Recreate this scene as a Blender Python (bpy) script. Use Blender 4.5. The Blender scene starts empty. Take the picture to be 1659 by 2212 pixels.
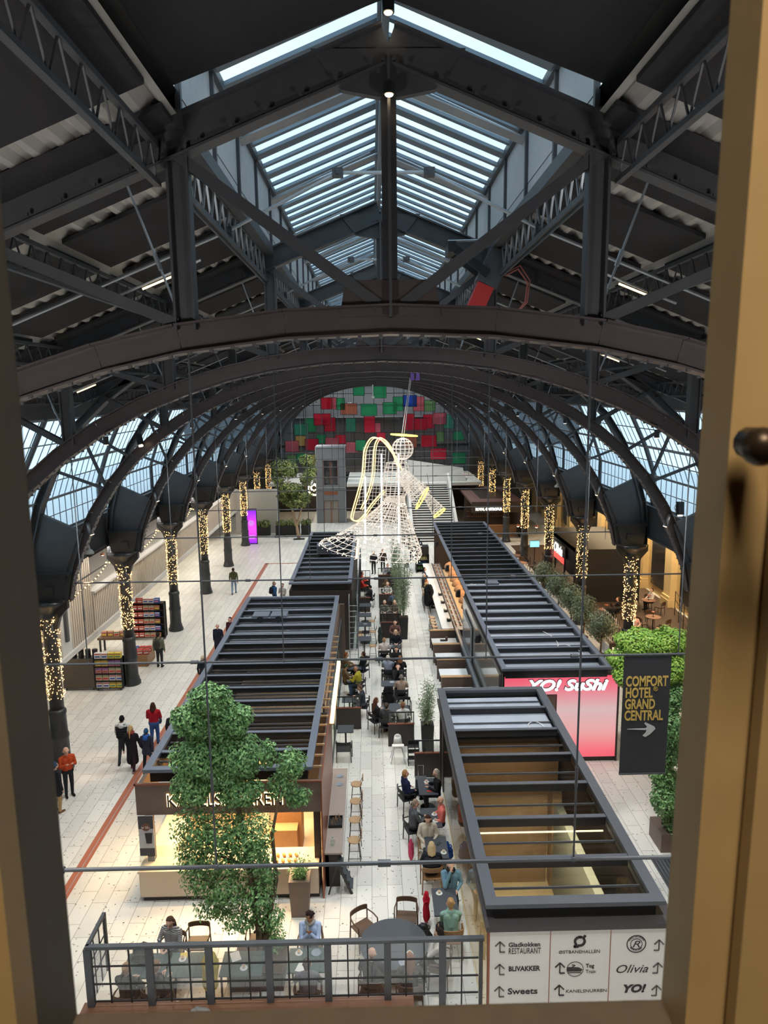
import bpy, math, random
import numpy as np
from mathutils import Vector, Matrix
random.seed(7); rng = np.random.default_rng(7)
SC = bpy.context.scene
COL = bpy.context.scene.collection
PI = math.pi
ORD = ['first','second','third','fourth','fifth','sixth','seventh','eighth','ninth','tenth','eleventh','twelfth','thirteenth','fourteenth','fifteenth','sixteenth']
# ------------------------------------------------------------------ materials
MATS = {}
def nodes(name):
    m = bpy.data.materials.new(name); m.use_nodes = True
    nt = m.node_tree; b = nt.nodes['Principled BSDF']
    MATS[name] = m
    return m, nt, b
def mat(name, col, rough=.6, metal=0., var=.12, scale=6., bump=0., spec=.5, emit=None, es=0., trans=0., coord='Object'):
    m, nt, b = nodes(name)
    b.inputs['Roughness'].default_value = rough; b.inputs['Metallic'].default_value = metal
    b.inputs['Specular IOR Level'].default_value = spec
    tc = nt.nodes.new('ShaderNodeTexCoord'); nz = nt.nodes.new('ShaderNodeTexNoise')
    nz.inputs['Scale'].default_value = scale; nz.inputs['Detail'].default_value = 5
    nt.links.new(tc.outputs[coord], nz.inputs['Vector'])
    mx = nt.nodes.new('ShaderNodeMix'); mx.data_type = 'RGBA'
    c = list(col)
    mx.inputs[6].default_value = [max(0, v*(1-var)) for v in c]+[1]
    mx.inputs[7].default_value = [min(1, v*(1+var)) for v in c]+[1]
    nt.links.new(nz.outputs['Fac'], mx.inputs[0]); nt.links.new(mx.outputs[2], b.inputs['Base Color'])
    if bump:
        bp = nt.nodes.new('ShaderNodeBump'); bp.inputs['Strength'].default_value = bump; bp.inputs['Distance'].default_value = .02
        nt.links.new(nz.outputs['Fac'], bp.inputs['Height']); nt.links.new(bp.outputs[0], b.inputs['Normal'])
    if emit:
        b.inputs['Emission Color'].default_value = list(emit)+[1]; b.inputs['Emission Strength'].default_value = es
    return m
def S(h):  # sRGB 0-255 -> linear
    return tuple(((v/255+.055)/1.055)**2.4 if v > 10 else v/255/12.92 for v in h)
def glass(name, tint=(1,1,1), gl=.06, rough=.02):
    m = bpy.data.materials.new(name); m.use_nodes = True; nt = m.node_tree; nt.nodes.clear()
    o = nt.nodes.new('ShaderNodeOutputMaterial'); t = nt.nodes.new('ShaderNodeBsdfTransparent'); g = nt.nodes.new('ShaderNodeBsdfGlossy')
    t.inputs[0].default_value = list(tint)+[1]; g.inputs['Roughness'].default_value = rough; g.inputs[0].default_value = (1,1,1,1)
    mx = nt.nodes.new('ShaderNodeMixShader'); fr = nt.nodes.new('ShaderNodeFresnel'); fr.inputs[0].default_value = 1.45
    mm = nt.nodes.new('ShaderNodeMath'); mm.operation = 'MULTIPLY'; mm.inputs[1].default_value = gl/.04
    cl = nt.nodes.new('ShaderNodeMath'); cl.operation = 'MINIMUM'; cl.inputs[1].default_value = gl*3
    nt.links.new(fr.outputs[0], mm.inputs[0]); nt.links.new(mm.outputs[0], cl.inputs[0]); nt.links.new(cl.outputs[0], mx.inputs[0])
    nt.links.new(t.outputs[0], mx.inputs[1]); nt.links.new(g.outputs[0], mx.inputs[2]); nt.links.new(mx.outputs[0], o.inputs[0])
    MATS[name] = m; return m
def emis(name, col, s):
    return mat(name, (.02,.02,.02), emit=col, es=s, var=0)
steel = mat('black_steel', S((78,80,84)), .5, .0, .25, 3, spec=.5)
arch_steel = mat('arch_steel', S((86,76,76)), .38, 0, .3, 2, .1)
frame_grey = mat('kiosk_frame_grey', S((112,118,130)), .38, .2, .12, 5)
rivet_m = mat('rivet_steel', S((90,90,92)), .5, 0, .2, 8)
iron = mat('cast_iron', S((58,60,62)), .38, .1, .25, 5, .15)
roof_deck = mat('corrugated_deck', S((190,186,180)), .6, .0, .1, 3)
baffle = mat('acoustic_panel', S((64,63,65)), .95, 0, .18, 30, .1, spec=.1)
alu = mat('galvanised_alu', S((170,176,182)), .4, .6, .1, 6)
upstand = mat('skylight_upstand', S((196,198,200)), .7, 0, .12, 5)
k3frame = mat('kiosk_frame_no_sheen', S((86,88,94)), .45, .1, .12, 5)  # same kiosk frame, colour darkened where it reflects less sky
k3ledge = mat('kiosk_ledge', S((70,64,64)), .5, 0, .12, 5)
barm = mat('glazing_bar', S((120,135,148)), .45, .2, .1, 5)
tan_frame = mat('tan_window_paint', S((172,148,106)), .55, 0, .12, 12, .05)
dark_frame = mat('dark_window_reveal', S((92,86,78)), .7, 0, .15, 12, .05)
sill_m = mat('sill_stone', S((98,90,80)), .7, 0, .2, 30, .1)
brown = mat('brown_panel', S((116,98,88)), .5, 0, .12, 4)
darkbrown = mat('dark_brown_panel', S((52,44,42)), .5, 0, .15, 4)
copper = mat('copper_trim', S((150,92,70)), .35, .5, .15, 8)
counter_m = mat('counter_stone', S((206,188,166)), .45, 0, .08, 40)
white = mat('white_plaster', S((226,224,218)), .6, 0, .04, 6)
whitetop = mat('white_laminate', S((218,222,222)), .35, 0, .03, 6)
black = mat('black_paint', S((30,31,33)), .5, 0, .2, 10)
darktop = mat('dark_table_top', S((66,70,76)), .45, 0, .12, 8)
greentop = mat('green_table_top', S((66,88,84)), .5, 0, .25, 18)
wood = mat('oak_wood', S((150,112,76)), .5, 0, .2, 14, .05)
darkwood = mat('walnut_wood', S((88,66,50)), .5, 0, .2, 14, .05)
lightwood = mat('pale_wood', S((196,160,120)), .5, 0, .15, 14)
yellowwall = mat('yellow_facade', S((226,196,140)), .8, 0, .08, 2)
concrete = mat('pale_concrete', S((206,204,198)), .8, 0, .08, 4, .03)
soil = mat('soil', S((70,50,36)), .95, 0, .4, 60, .3)
bark = mat('bark', S((112,92,72)), .9, 0, .3, 20, .3)
palebark = mat('pale_bark', S((176,150,122)), .9, 0, .2, 16, .2)
copperstrip = mat('terracotta_strip', S((168,98,72)), .6, 0, .12, 10)
bread = mat('bread_crust', S((214,150,80)), .7, 0, .3, 25, .1)
glass_clear = glass('clear_glass', (.97,.99,.98), .04)
glass_green = glass('green_edge_glass', (.88,.97,.94), .06)
glass_roof = glass('kiosk_roof_glass', (.72,.71,.68), .06, .06)
glass_roof_dark = glass('kiosk_roof_glass_dark', (.34,.35,.37), .12, .10)
glass_grey = glass('grey_partition_glass', (.90,.91,.92), .045)
glass_side = glass('side_glass',(.66,.66,.66),.14)
glass_sky = glass('skylight_glass', (.93,.98,1.0), .02)
glass_win = glass('window_glass', (.985,.985,.985), .006)
chrome = mat('chrome', (.75,.76,.78), .2, 1, .03, 4)
warm_bulb = emis('warm_bulb', (1,.55,.18), 5)
warm_lamp = emis('warm_lamp', (1,.72,.42), 8)
white_lamp = emis('white_lamp', (1,.95,.85), .8)
rope_light = emis('rope_light', (1,.62,.22), 2.2)
yellow_neon = emis('yellow_neon', (1,.78,.12), 2.0)
# floor: long terrazzo slabs running down the hall
def floor_mat():
    m, nt, b = nodes('terrazzo_slabs'); L = nt.links.new; N = nt.nodes.new
    tc = N('ShaderNodeTexCoord'); mp = N('ShaderNodeMapping'); mp.inputs['Rotation'].default_value = (0,0,PI/2)
    L(tc.outputs['Object'], mp.inputs[0])
    br = N('ShaderNodeTexBrick'); L(mp.outputs[0], br.inputs['Vector'])
    br.inputs['Color1'].default_value = list(S((226,223,214)))+[1]; br.inputs['Color2'].default_value = list(S((212,209,201)))+[1]
    br.inputs['Mortar'].default_value = list(S((138,132,122)))+[1]
    br.inputs['Scale'].default_value = 1; br.inputs['Mortar Size'].default_value = .007; br.inputs['Brick Width'].default_value = 1.25; br.inputs['Row Height'].default_value = .42; br.inputs['Mortar Smooth'].default_value=.3
    br.offset = .37
    vo = N('ShaderNodeTexVoronoi'); vo.inputs['Scale'].default_value = 7.5; L(tc.outputs['Object'], vo.inputs['Vector'])
    nz = N('ShaderNodeTexNoise'); nz.inputs['Scale'].default_value = 9; L(tc.outputs['Object'], nz.inputs['Vector'])
    ad = N('ShaderNodeMath'); ad.operation='MULTIPLY_ADD'; L(nz.outputs['Fac'], ad.inputs[0]); ad.inputs[1].default_value=.45; L(vo.outputs['Distance'], ad.inputs[2])
    rp = N('ShaderNodeValToRGB'); rp.color_ramp.elements[0].position=.30; rp.color_ramp.elements[0].color=(.26,.25,.24,1); rp.color_ramp.elements[1].position=.40; rp.color_ramp.elements[1].color=(1,1,1,1)
    L(ad.outputs[0], rp.inputs[0])
    mx = N('ShaderNodeMix'); mx.data_type='RGBA'; mx.blend_type='MULTIPLY'; mx.inputs[0].default_value=1.0
    L(br.outputs['Color'], mx.inputs[6]); L(rp.outputs[0], mx.inputs[7]); L(mx.outputs[2], b.inputs['Base Color'])
    b.inputs['Roughness'].default_value=.42; b.inputs['Specular IOR Level'].default_value=.3
    return m
floor_m = floor_mat()
def wave_mat(name, c1, c2, scale, axis='X', rough=.6, bump=.6, rot=0):
    m, nt, b = nodes(name); L = nt.links.new; N = nt.nodes.new
    tc=N('ShaderNodeTexCoord'); w=N('ShaderNodeTexWave'); w.bands_direction=axis; w.inputs['Scale'].default_value=scale
    L(tc.outputs['Object'], w.inputs['Vector'])
    mx=N('ShaderNodeMix'); mx.data_type='RGBA'; mx.inputs[6].default_value=list(c1)+[1]; mx.inputs[7].default_value=list(c2)+[1]
    L(w.outputs['Fac'], mx.inputs[0]); L(mx.outputs[2], b.inputs['Base Color']); b.inputs['Roughness'].default_value=rough
    if bump:
        bp=N('ShaderNodeBump'); bp.inputs['Strength'].default_value=bump; bp.inputs['Distance'].default_value=.02
        L(w.outputs['Fac'], bp.inputs['Height']); L(bp.outputs[0], b.inputs['Normal'])
    return m
sushi_pink = None
def leaf_mat(name, c1, c2):
    m, nt, b = nodes(name); L = nt.links.new; N = nt.nodes.new
    g=N('ShaderNodeNewGeometry'); mx=N('ShaderNodeMix'); mx.data_type='RGBA'
    mx.inputs[6].default_value=list(c1)+[1]; mx.inputs[7].default_value=list(c2)+[1]
    L(g.outputs['Random Per Island'], mx.inputs[0]); L(mx.outputs[2], b.inputs['Base Color']); b.inputs['Roughness'].default_value=.5
    b.inputs['Subsurface Weight'].default_value=0
    return m
leaf_ficus = leaf_mat('ficus_leaf', S((60,112,56)), S((150,192,122)))
leaf_light = leaf_mat('bright_leaf', S((100,150,46)), S((176,210,92)))
leaf_olive = leaf_mat('olive_leaf', S((96,116,92)), S((150,168,140)))
leaf_far = leaf_mat('acacia_leaf', S((92,112,60)), S((150,158,92)))
leaf_bamboo = leaf_mat('bamboo_leaf', S((92,116,86)), S((168,184,142)))
# ------------------------------------------------------------------ mesh helpers
class MB:
    def __init__(s): s.v=[]; s.f=[]; s.mi=[]; s.m=0
    def add(s, vs, fs):
        o=len(s.v); s.v.extend([tuple(v) for v in vs]); s.f.extend([tuple(i+o for i in f) for f in fs]); s.mi.extend([s.m]*len(fs)); return s
    def hexa(s, p):  # 8 points: bottom 4 ccw, top 4 ccw
        return s.add(p, [(3,2,1,0),(4,5,6,7),(0,1,5,4),(1,2,6,5),(2,3,7,6),(3,0,4,7)])
    def box(s, x0,x1,y0,y1,z0,z1):
        return s.hexa([(x0,y0,z0),(x1,y0,z0),(x1,y1,z0),(x0,y1,z0),(x0,y0,z1),(x1,y0,z1),(x1,y1,z1),(x0,y1,z1)])
    def beam(s, p, q, w, h, side=None, off=(0,0)):
        p=Vector(p); q=Vector(q); d=(q-p).normalized()
        sd = Vector(side) if side else (Vector((0,1,0)) if abs(d.y)<.9 else Vector((1,0,0)))
        sd=(sd-d*sd.dot(d)).normalized(); u=d.cross(sd).normalized()
        if u.z<0: u=-u
        p=p+sd*off[0]+u*off[1]; q=q+sd*off[0]+u*off[1]
        a=sd*w/2; b=u*h/2
        return s.hexa([p-a-b,p+a-b,q+a-b,q-a-b,p-a+b,p+a+b,q+a+b,q-a+b])
    def ibeam(s, p, q, w, h, t=.03, side=None):
        s.beam(p,q,t,h-2*t,side); s.beam(p,q,w,t,side,(0,h/2-t/2)); s.beam(p,q,w,t,side,(0,-h/2+t/2)); return s
    def cyl(s, p, q, r0, r1=None, n=10, cap=True):
        r1=r0 if r1 is None else r1
        p=Vector(p); q=Vector(q); d=(q-p).normalized(); a=d.orthogonal().normalized(); b=d.cross(a)
        vs=[]
        for c,r in ((p,r0),(q,r1)):
            for i in range(n):
                t=2*PI*i/n; vs.append(c+a*(r*math.cos(t))+b*(r*math.sin(t)))
        fs=[(i,(i+1)%n,n+(i+1)%n,n+i) for i in range(n)]
        if cap: fs+= [tuple(range(n-1,-1,-1)), tuple(range(n,2*n))]
        return s.add(vs,fs)
    def lathe(s, prof, c=(0,0,0), n=16, sq=False):
        vs=[]; k=len(prof)
        for r,z in prof:
            for i in range(n):
                t=2*PI*(i+.5)/n; rr=r/math.cos(PI/n) if sq else r
                vs.append((c[0]+rr*math.cos(t), c[1]+rr*math.sin(t), c[2]+z))
        fs=[(j*n+i, j*n+(i+1)%n, (j+1)*n+(i+1)%n, (j+1)*n+i) for j in range(k-1) for i in range(n)]
        fs+=[tuple(range(n-1,-1,-1)), tuple(range((k-1)*n,k*n))]
        return s.add(vs,fs)
    def ball(s, c, r, n=10, m=7, sc=(1,1,1)):
        vs=[]
        for j in range(1,m):
            ph=PI*j/m
            for i in range(n):
                t=2*PI*i/n; vs.append((c[0]+sc[0]*r*math.sin(ph)*math.cos(t), c[1]+sc[1]*r*math.sin(ph)*math.sin(t), c[2]+sc[2]*r*math.cos(ph)))
        top=len(vs); vs.append((c[0],c[1],c[2]+sc[2]*r)); vs.append((c[0],c[1],c[2]-sc[2]*r))
        fs=[(j*n+i, (j+1)*n+i, (j+1)*n+(i+1)%n, j*n+(i+1)%n) for j in range(m-2) for i in range(n)]
        fs+=[(top, i, (i+1)%n) for i in range(n)]+[(top+1,(m-2)*n+(i+1)%n,(m-2)*n+i) for i in range(n)]
        return s.add(vs,fs)
    def tube(s, pts, r, n=6, closed=False):
        pts=[Vector(p) for p in pts]; k=len(pts); vs=[]; rs = r if isinstance(r,(list,tuple)) else [r]*k
        up=None
        for i,p in enumerate(pts):
            if closed: d=pts[(i+1)%k]-pts[(i-1)%k]
            else: d=pts[min(i+1,k-1)]-pts[max(i-1,0)]
            d = d.normalized() if d.length>1e-9 else Vector((0,0,1))
            if up is None: up=d.orthogonal().normalized()
            a=(up-d*up.dot(d)); a = a.normalized() if a.length>1e-6 else d.orthogonal().normalized()
            up=a; b=d.cross(a)
            for j in range(n):
                t=2*PI*j/n; vs.append(p+(a*math.cos(t)+b*math.sin(t))*rs[i])
        kk=k if closed else k-1
        fs=[(i*n+j, i*n+(j+1)%n, ((i+1)%k)*n+(j+1)%n, ((i+1)%k)*n+j) for i in range(kk) for j in range(n)]
        if not closed: fs+=[tuple(range(n-1,-1,-1)), tuple(range((k-1)*n,k*n))]
        return s.add(vs,fs)
    def prism(s, poly, ax, a, b):  # extrude 2D polygon along axis ax from a to b. poly in remaining axes order
        def P(u,v,w): return {'x':(w,u,v),'y':(u,w,v),'z':(u,v,w)}[ax]
        n=len(poly); vs=[P(u,v,a) for u,v in poly]+[P(u,v,b) for u,v in poly]
        fs=[(i,(i+1)%n,n+(i+1)%n,n+i) for i in range(n)]+[tuple(range(n-1,-1,-1)),tuple(range(n,2*n))]
        return s.add(vs,fs)
    def build(s, name, m, parent=None, smooth=False, loc=None):
        me=bpy.data.meshes.new(name); me.from_pydata(s.v,[],s.f)
        ms=m if isinstance(m,(list,tuple)) else [m]
        for q in ms: me.materials.append(q)
        if len(ms)>1: me.polygons.foreach_set('material_index', s.mi)
        if smooth: me.polygons.foreach_set('use_smooth',[True]*len(me.polygons))
        me.validate(); me.update()
        o=bpy.data.objects.new(name, me); COL.objects.link(o)
        if parent: o.parent=parent
        if loc: o.location=loc
        return o
def thing(name, label, cat, loc=(0,0,0), rz=0, group=None):
    o=bpy.data.objects.new(name,None); COL.objects.link(o); o.location=loc; o.rotation_euler=(0,0,rz)
    o.empty_display_size=.1
    o['label']=label; o['category']=cat
    if group: o['group']=group
    return o
def tag(o, label, cat, group=None, stuff=False):
    o['label']=label; o['category']=cat
    if group: o['group']=group
    if stuff: o['kind']='stuff'
    return o
def struct(name, mb, m, **k):
    o=mb.build(name,m,**k); o['kind']='structure'; return o
def dup(root, loc=None, rz=None, label=None, group=None, scale=None):
    def cp(o,par):
        c=o.copy(); COL.objects.link(c)
        if par: c.parent=par
        for ch in o.children: cp(ch,c)
        return c
    r=cp(root,None)
    if loc is not None: r.location=loc
    if rz is not None: r.rotation_euler=(0,0,rz)
    if label: r['label']=label
    if group: r['group']=group
    if scale: r.scale=(scale,)*3
    return r
ALLS=[]
class Series:
    """first call uses the prototype itself, later calls copy it"""
    def __init__(s, proto): s.p=proto; s.used=False; ALLS.append(s)
    def __call__(s, loc, rz, label, group=None, scale=None):
        if not s.used:
            s.used=True; o=s.p; o.location=loc; o.rotation_euler=(0,0,rz); o['label']=label
            if group: o['group']=group
            if scale: o.scale=(scale,)*3
            return o
        return dup(s.p, loc, rz, label, group, scale)
SERIES=[]
# text -> flat mesh part standing in a plane
FONTS={}
def text(name, body, size, m, parent=None, loc=(0,0,0), rot=(PI/2,0,0), align='LEFT', extrude=.004, xs=1., shear=0., off=0., fit=0.):
    cu=bpy.data.curves.new(name,'FONT'); cu.body=body; cu.size=size; cu.align_x=align; cu.extrude=extrude; cu.shear=shear; cu.offset=off
    cu.resolution_u=3
    o=bpy.data.objects.new(name,cu); COL.objects.link(o)
    dg=bpy.context.evaluated_depsgraph_get(); me=bpy.data.meshes.new_from_object(o.evaluated_get(dg))
    bpy.data.objects.remove(o); bpy.data.curves.remove(cu)
    me.materials.clear(); me.materials.append(m); me.name=name
    if fit and len(me.vertices):
        vx=[v.co.x for v in me.vertices]; xs=fit/(max(vx)-min(vx))
    o=bpy.data.objects.new(name,me); COL.objects.link(o); o.location=loc; o.rotation_euler=rot; o.scale=(xs,1,1)
    if parent: o.parent=parent
    return o
# ------------------------------------------------------------------ camera
def make_camera():
    f=1550.; cx,cy=829.5,1106.
    a=Vector((802-cx, -(848-cy), -f)).normalized()
    u=Vector((-.014,1,0)); u=(u-a*u.dot(a)).normalized(); r=a.cross(u)
    cam=bpy.data.cameras.new('camera'); o=bpy.data.objects.new('camera',cam); COL.objects.link(o)
    M=Matrix((r,a,u)).to_4x4(); M.translation=Vector((-.25,0,13.5)); o.matrix_world=M
    cam.sensor_fit='VERTICAL'; cam.sensor_height=36; cam.lens=36*f/2212
    cam.clip_start=.05; cam.clip_end=400
    cam.dof.use_dof=True; cam.dof.focus_distance=22; cam.dof.aperture_fstop=11.
    SC.camera=o
make_camera()
SC.view_settings.view_transform='Standard'; SC.view_settings.look='None'; SC.view_settings.gamma=1; SC.view_settings.use_curve_mapping=False
SC.view_settings.exposure=0.62
SC.cycles.max_bounces=4; SC.cycles.diffuse_bounces=2; SC.cycles.glossy_bounces=2; SC.cycles.transparent_max_bounces=24
SC.cycles.sample_clamp_indirect=4; SC.cycles.caustics_reflective=False; SC.cycles.caustics_refractive=False
SC.cycles.use_adaptive_sampling=True; SC.cycles.adaptive_threshold=.15; SC.cycles.adaptive_min_samples=16; SC.cycles.light_sampling_threshold=.04; SC.cycles.time_limit=1100; SC.cycles.use_denoising=True
w=bpy.data.worlds.new('overcast_sky'); SC.world=w; w.use_nodes=True
def world():
    nt=w.node_tree; N=nt.nodes.new; L=nt.links.new; bg=nt.nodes['Background']
    tc=N('ShaderNodeTexCoord'); nz=N('ShaderNodeTexNoise'); nz.inputs['Scale'].default_value=3
    L(tc.outputs['Generated'],nz.inputs['Vector']); rp=N('ShaderNodeValToRGB')
    rp.color_ramp.elements[0].position=.3; rp.color_ramp.elements[0].color=list(S((178,208,228)))+[1]
    rp.color_ramp.elements[1].position=.7; rp.color_ramp.elements[1].color=list(S((214,234,244)))+[1]
    L(nz.outputs['Fac'],rp.inputs[0]); L(rp.outputs[0],bg.inputs[0]); bg.inputs[1].default_value=1.15
world()
def area(name, loc, sx, sy, power, col=(1,1,1), rot=(0,0,0), spread=PI):
    l=bpy.data.lights.new(name,'AREA'); l.shape='RECTANGLE'; l.size=sx; l.size_y=sy; l.energy=power; l.color=col; l.spread=spread
    o=bpy.data.objects.new(name,l); COL.objects.link(o); o.location=loc; o.rotation_euler=rot; return o
def spot(name, loc, power, angle, col=(1,1,1), rot=(0,0,0), blend=.6, r=.12):
    l=bpy.data.lights.new(name,'SPOT'); l.energy=power; l.color=col; l.spot_size=angle; l.spot_blend=blend; l.shadow_soft_size=r
    o=bpy.data.objects.new(name,l); COL.objects.link(o); o.location=loc; o.rotation_euler=rot; return o
def point(name, loc, power, col, r=.1):
    l=bpy.data.lights.new(name,'POINT'); l.energy=power; l.color=col; l.shadow_soft_size=r
    o=bpy.data.objects.new(name,l); COL.objects.link(o); o.location=loc; return o
HALL=1200; ROOM=58; GAB=200
# ------------------------------------------------------------------ people
SKIN=[mat('skin_fair',S((222,176,152)),.55,0,.06,10), mat('skin_tan',S((178,126,96)),.55,0,.06,10)]
CM={}
def cloth(c):
    c=tuple(c)
    if c not in CM: CM[c]=mat('cloth_%02x%02x%02x'%c, S(c), .85, 0, .16, 18, .25, spec=.2)
    return CM[c]
stripe_m=wave_mat('striped_knit',(.015,.015,.02),(.6,.58,.56),9,'Z',.85,0)
def capsule(mb,p,q,r0,r1,n=10):
    p=Vector(p); q=Vector(q); d=q-p
    if d.length<1e-4: d=Vector((0,0,1e-3)); q=p+d
    d.normalize(); prof=[]
    k=3
    for i in range(k): a=PI/2*(i/k); prof.append((p-d*r0*math.cos(a), r0*math.sin(a)+1e-4))
    prof.append((p,r0)); prof.append((q,r1))
    for i in range(1,k+1): a=PI/2*(i/k); prof.append((q+d*r1*math.sin(a), r1*math.cos(a)+1e-4))
    a_=d.orthogonal().normalized(); b_=d.cross(a_); vs=[]
    for c,r in prof:
        for j in range(n):
            t=2*PI*j/n; vs.append(c+a_*(r*math.cos(t))+b_*(r*math.sin(t)))
    m=len(prof); fs=[(i*n+j,i*n+(j+1)%n,(i+1)*n+(j+1)%n,(i+1)*n+j) for i in range(m-1) for j in range(n)]
    fs+=[tuple(range(n-1,-1,-1)),tuple(range((m-1)*n,m*n))]
    mb.add(vs,fs)
# zones: 0 skin, 1 top, 2 trousers, 3 shoes
PEOPLE=[]
def person(label, loc, face, pose='stand', arms='down', top=(40,42,50), legs=(40,42,50), shoes=(30,28,28), hair=(70,50,36), hs='short',
           lean=0., headp=0., heady=0., coat=0., h=1.75, walk=0., skin=0, scarf=None, pack=None, bulk=1., seat=.47, group=None, cross=0, hood=None, vest=None, stripe=False, prop=None, turn=0.):
    """face: compass direction of the gaze in the floor plan, degrees, 0 = +Y (down the hall), 90 = -X"""
    caps=[]
    def C(z,p,q,r0,r1): caps.append((z,Vector(p),Vector(q),r0,r1))
    sit = pose=='sit'
    hz = seat+.10 if sit else .93
    lr=math.radians(lean)
    def T(x,y,z):   # torso point, z measured above the hip; leans forward about the hip, turns about the spine
        t=math.radians(turn)*min(1,z/.45)
        x,y=x*math.cos(t)-y*math.sin(t), x*math.sin(t)+y*math.cos(t)
        return Vector((x, y*math.cos(lr)+z*math.sin(lr), hz+z*math.cos(lr)-y*math.sin(lr)))
    b=bulk
    C(2,(-.075,0,hz),(.075,0,hz),.125*b,.125*b)
    for s in (-1,1):
        C(1,T(s*.06,0,.08),T(s*.085,.0,.40),.115*b,.118*b)
        C(1,T(s*.05,-.03,.2),T(s*.1,-.03,.42),.10*b,.10*b)
    C(1,T(-.15,-.01,.49),T(.15,-.01,.49),.07*b,.07*b); C(1,T(-.07,-.01,.52),T(.07,-.01,.52),.065,.065)
    C(0,T(0,-.005,.52),T(0,.015,.64),.056,.052)
    # head
    hp=math.radians(headp); hy=math.radians(heady); n0=T(0,.015,.64)
    def H(x,y,z):
        y2=y*math.cos(hp)+z*math.sin(hp); z2=z*math.cos(hp)-y*math.sin(hp)
        return n0+Vector((x*math.cos(hy)-y2*math.sin(hy), x*math.sin(hy)+y2*math.cos(hy), z2))
    C(0,H(0,-.015,.09),H(0,-.01,.115),.092,.09); C(0,H(0,.02,.03),H(0,.02,.09),.068,.08)
    C(0,H(0,.062,.0),H(0,.066,.0),.032,.03); C(0,H(0,.105,.06),H(0,.118,.035),.012,.018)
    for s in (-1,1): C(0,H(s*.092,-.005,.05),H(s*.096,-.008,.075),.016,.02); C(0,H(s*.035,.088,.085),H(s*.012,.092,.085),.012,.01)
    C(0,H(-.018,.095,.008),H(.018,.095,.008),.012,.012)
    # arms
    for s in (-1,1):
        sh=T(s*.205*(.9+.1*b),-.01,.475); tz=.1+.16*(walk*s)
        A=arms if isinstance(arms,str) else arms[0 if s<0 else 1]
        if A=='down': el=sh+Vector((s*.06,-.03-.12*walk*s,-.28)); wr=el+Vector((s*.0,.06-.12*walk*s,-.25))
        elif A=='table': el=sh+Vector((s*.07,.12,-.24)); wr=Vector((s*.10, sh.y+.34, max(.78,sh.z-.36)))
        elif A=='face': el=T(s*.17,.22,.22); wr=H(s*.03,.13,-.06)
        elif A=='pray': el=T(s*.20,.20,.20); wr=T(s*.03,.26,.44)
        elif A=='hold': el=sh+Vector((s*.05,.06,-.27)); wr=el+Vector((-s*.12,.22,.06))
        elif A=='lap': el=sh+Vector((s*.07,.04,-.27)); wr=el+Vector((-s*.12,.20,-.06))
        elif A=='hip': el=sh+Vector((s*.20,-.08,-.24)); wr=Vector((s*.17,.10,hz+.08))
        elif A=='phone': el=sh+Vector((s*.04,.08,-.26)); wr=el+Vector((-s*.13,.2,.12))
        C(1,sh,el,.066*b,.055*b); C(1,el,wr,.054*b,.040*b)
        d=(wr-el).normalized(); hand=wr+d*.075; C(0,wr-d*.01,hand,.026,.03)
        if A in('down',): fd=(d+Vector((0,.25,0))).normalized()
        else: fd=(d+Vector((0,.1,-.35))).normalized()
        sx=Vector((1,0,0)); sx=(sx-d*sx.dot(d)).normalized()
        for i,(o,l) in enumerate(((-.025,.055),(-.009,.065),(.008,.062),(.024,.048))):
            k=hand+sx*o; m=k+(d*.6+fd*.4)*l*.6; C(0,k,m,.0105,.0105); C(0,m,m+fd*l*.55,.0105,.009)
        th=wr+d*.03-sx*s*.02; C(0,th,th+(d*.5-sx*s).normalized()*.05,.012,.011)
    # legs
    for s in (-1,1):
        hip=Vector((s*.09,0,hz-.02))
        if sit:
            kn=Vector((s*.11,.42,seat+.07)); an=Vector((s*.11,.36+.10*cross*s,.09))
            if cross and s>0: kn=Vector((.0,.43,seat+.16)); an=Vector((-.12,.58,.22))
        else:
            kn=hip+Vector((s*.01,.02+.20*walk*s,-.43)); an=kn+Vector((0,-.04+.10*walk*s-(.10*abs(walk) if walk*s<0 else 0),-.40)); an.z=max(an.z,.085)
        C(2,hip,kn,.088*b,.066*b); C(2,kn,an,.064*b,.048*b)
        toe=an+Vector((s*.02,.15,-.045)); heel=an+Vector((0,-.03,-.035))
        C(3,heel,toe,.045,.036); C(3,an,heel,.047,.04)
    if coat:
        if sit:
            for s in (-1,1): C(1,(s*.1,0,hz),(s*.12,.28,seat+.09),.12,.105)
        else:
            for s in (-1,1): C(1,(s*.06,0,hz+.05),(s*.09,0,hz-coat),.13*b,.135*b)
    # hair / hat as its own mesh
    hc=[]
    def HC(p,q,r0,r1): hc.append((p,q,r0,r1))
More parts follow.
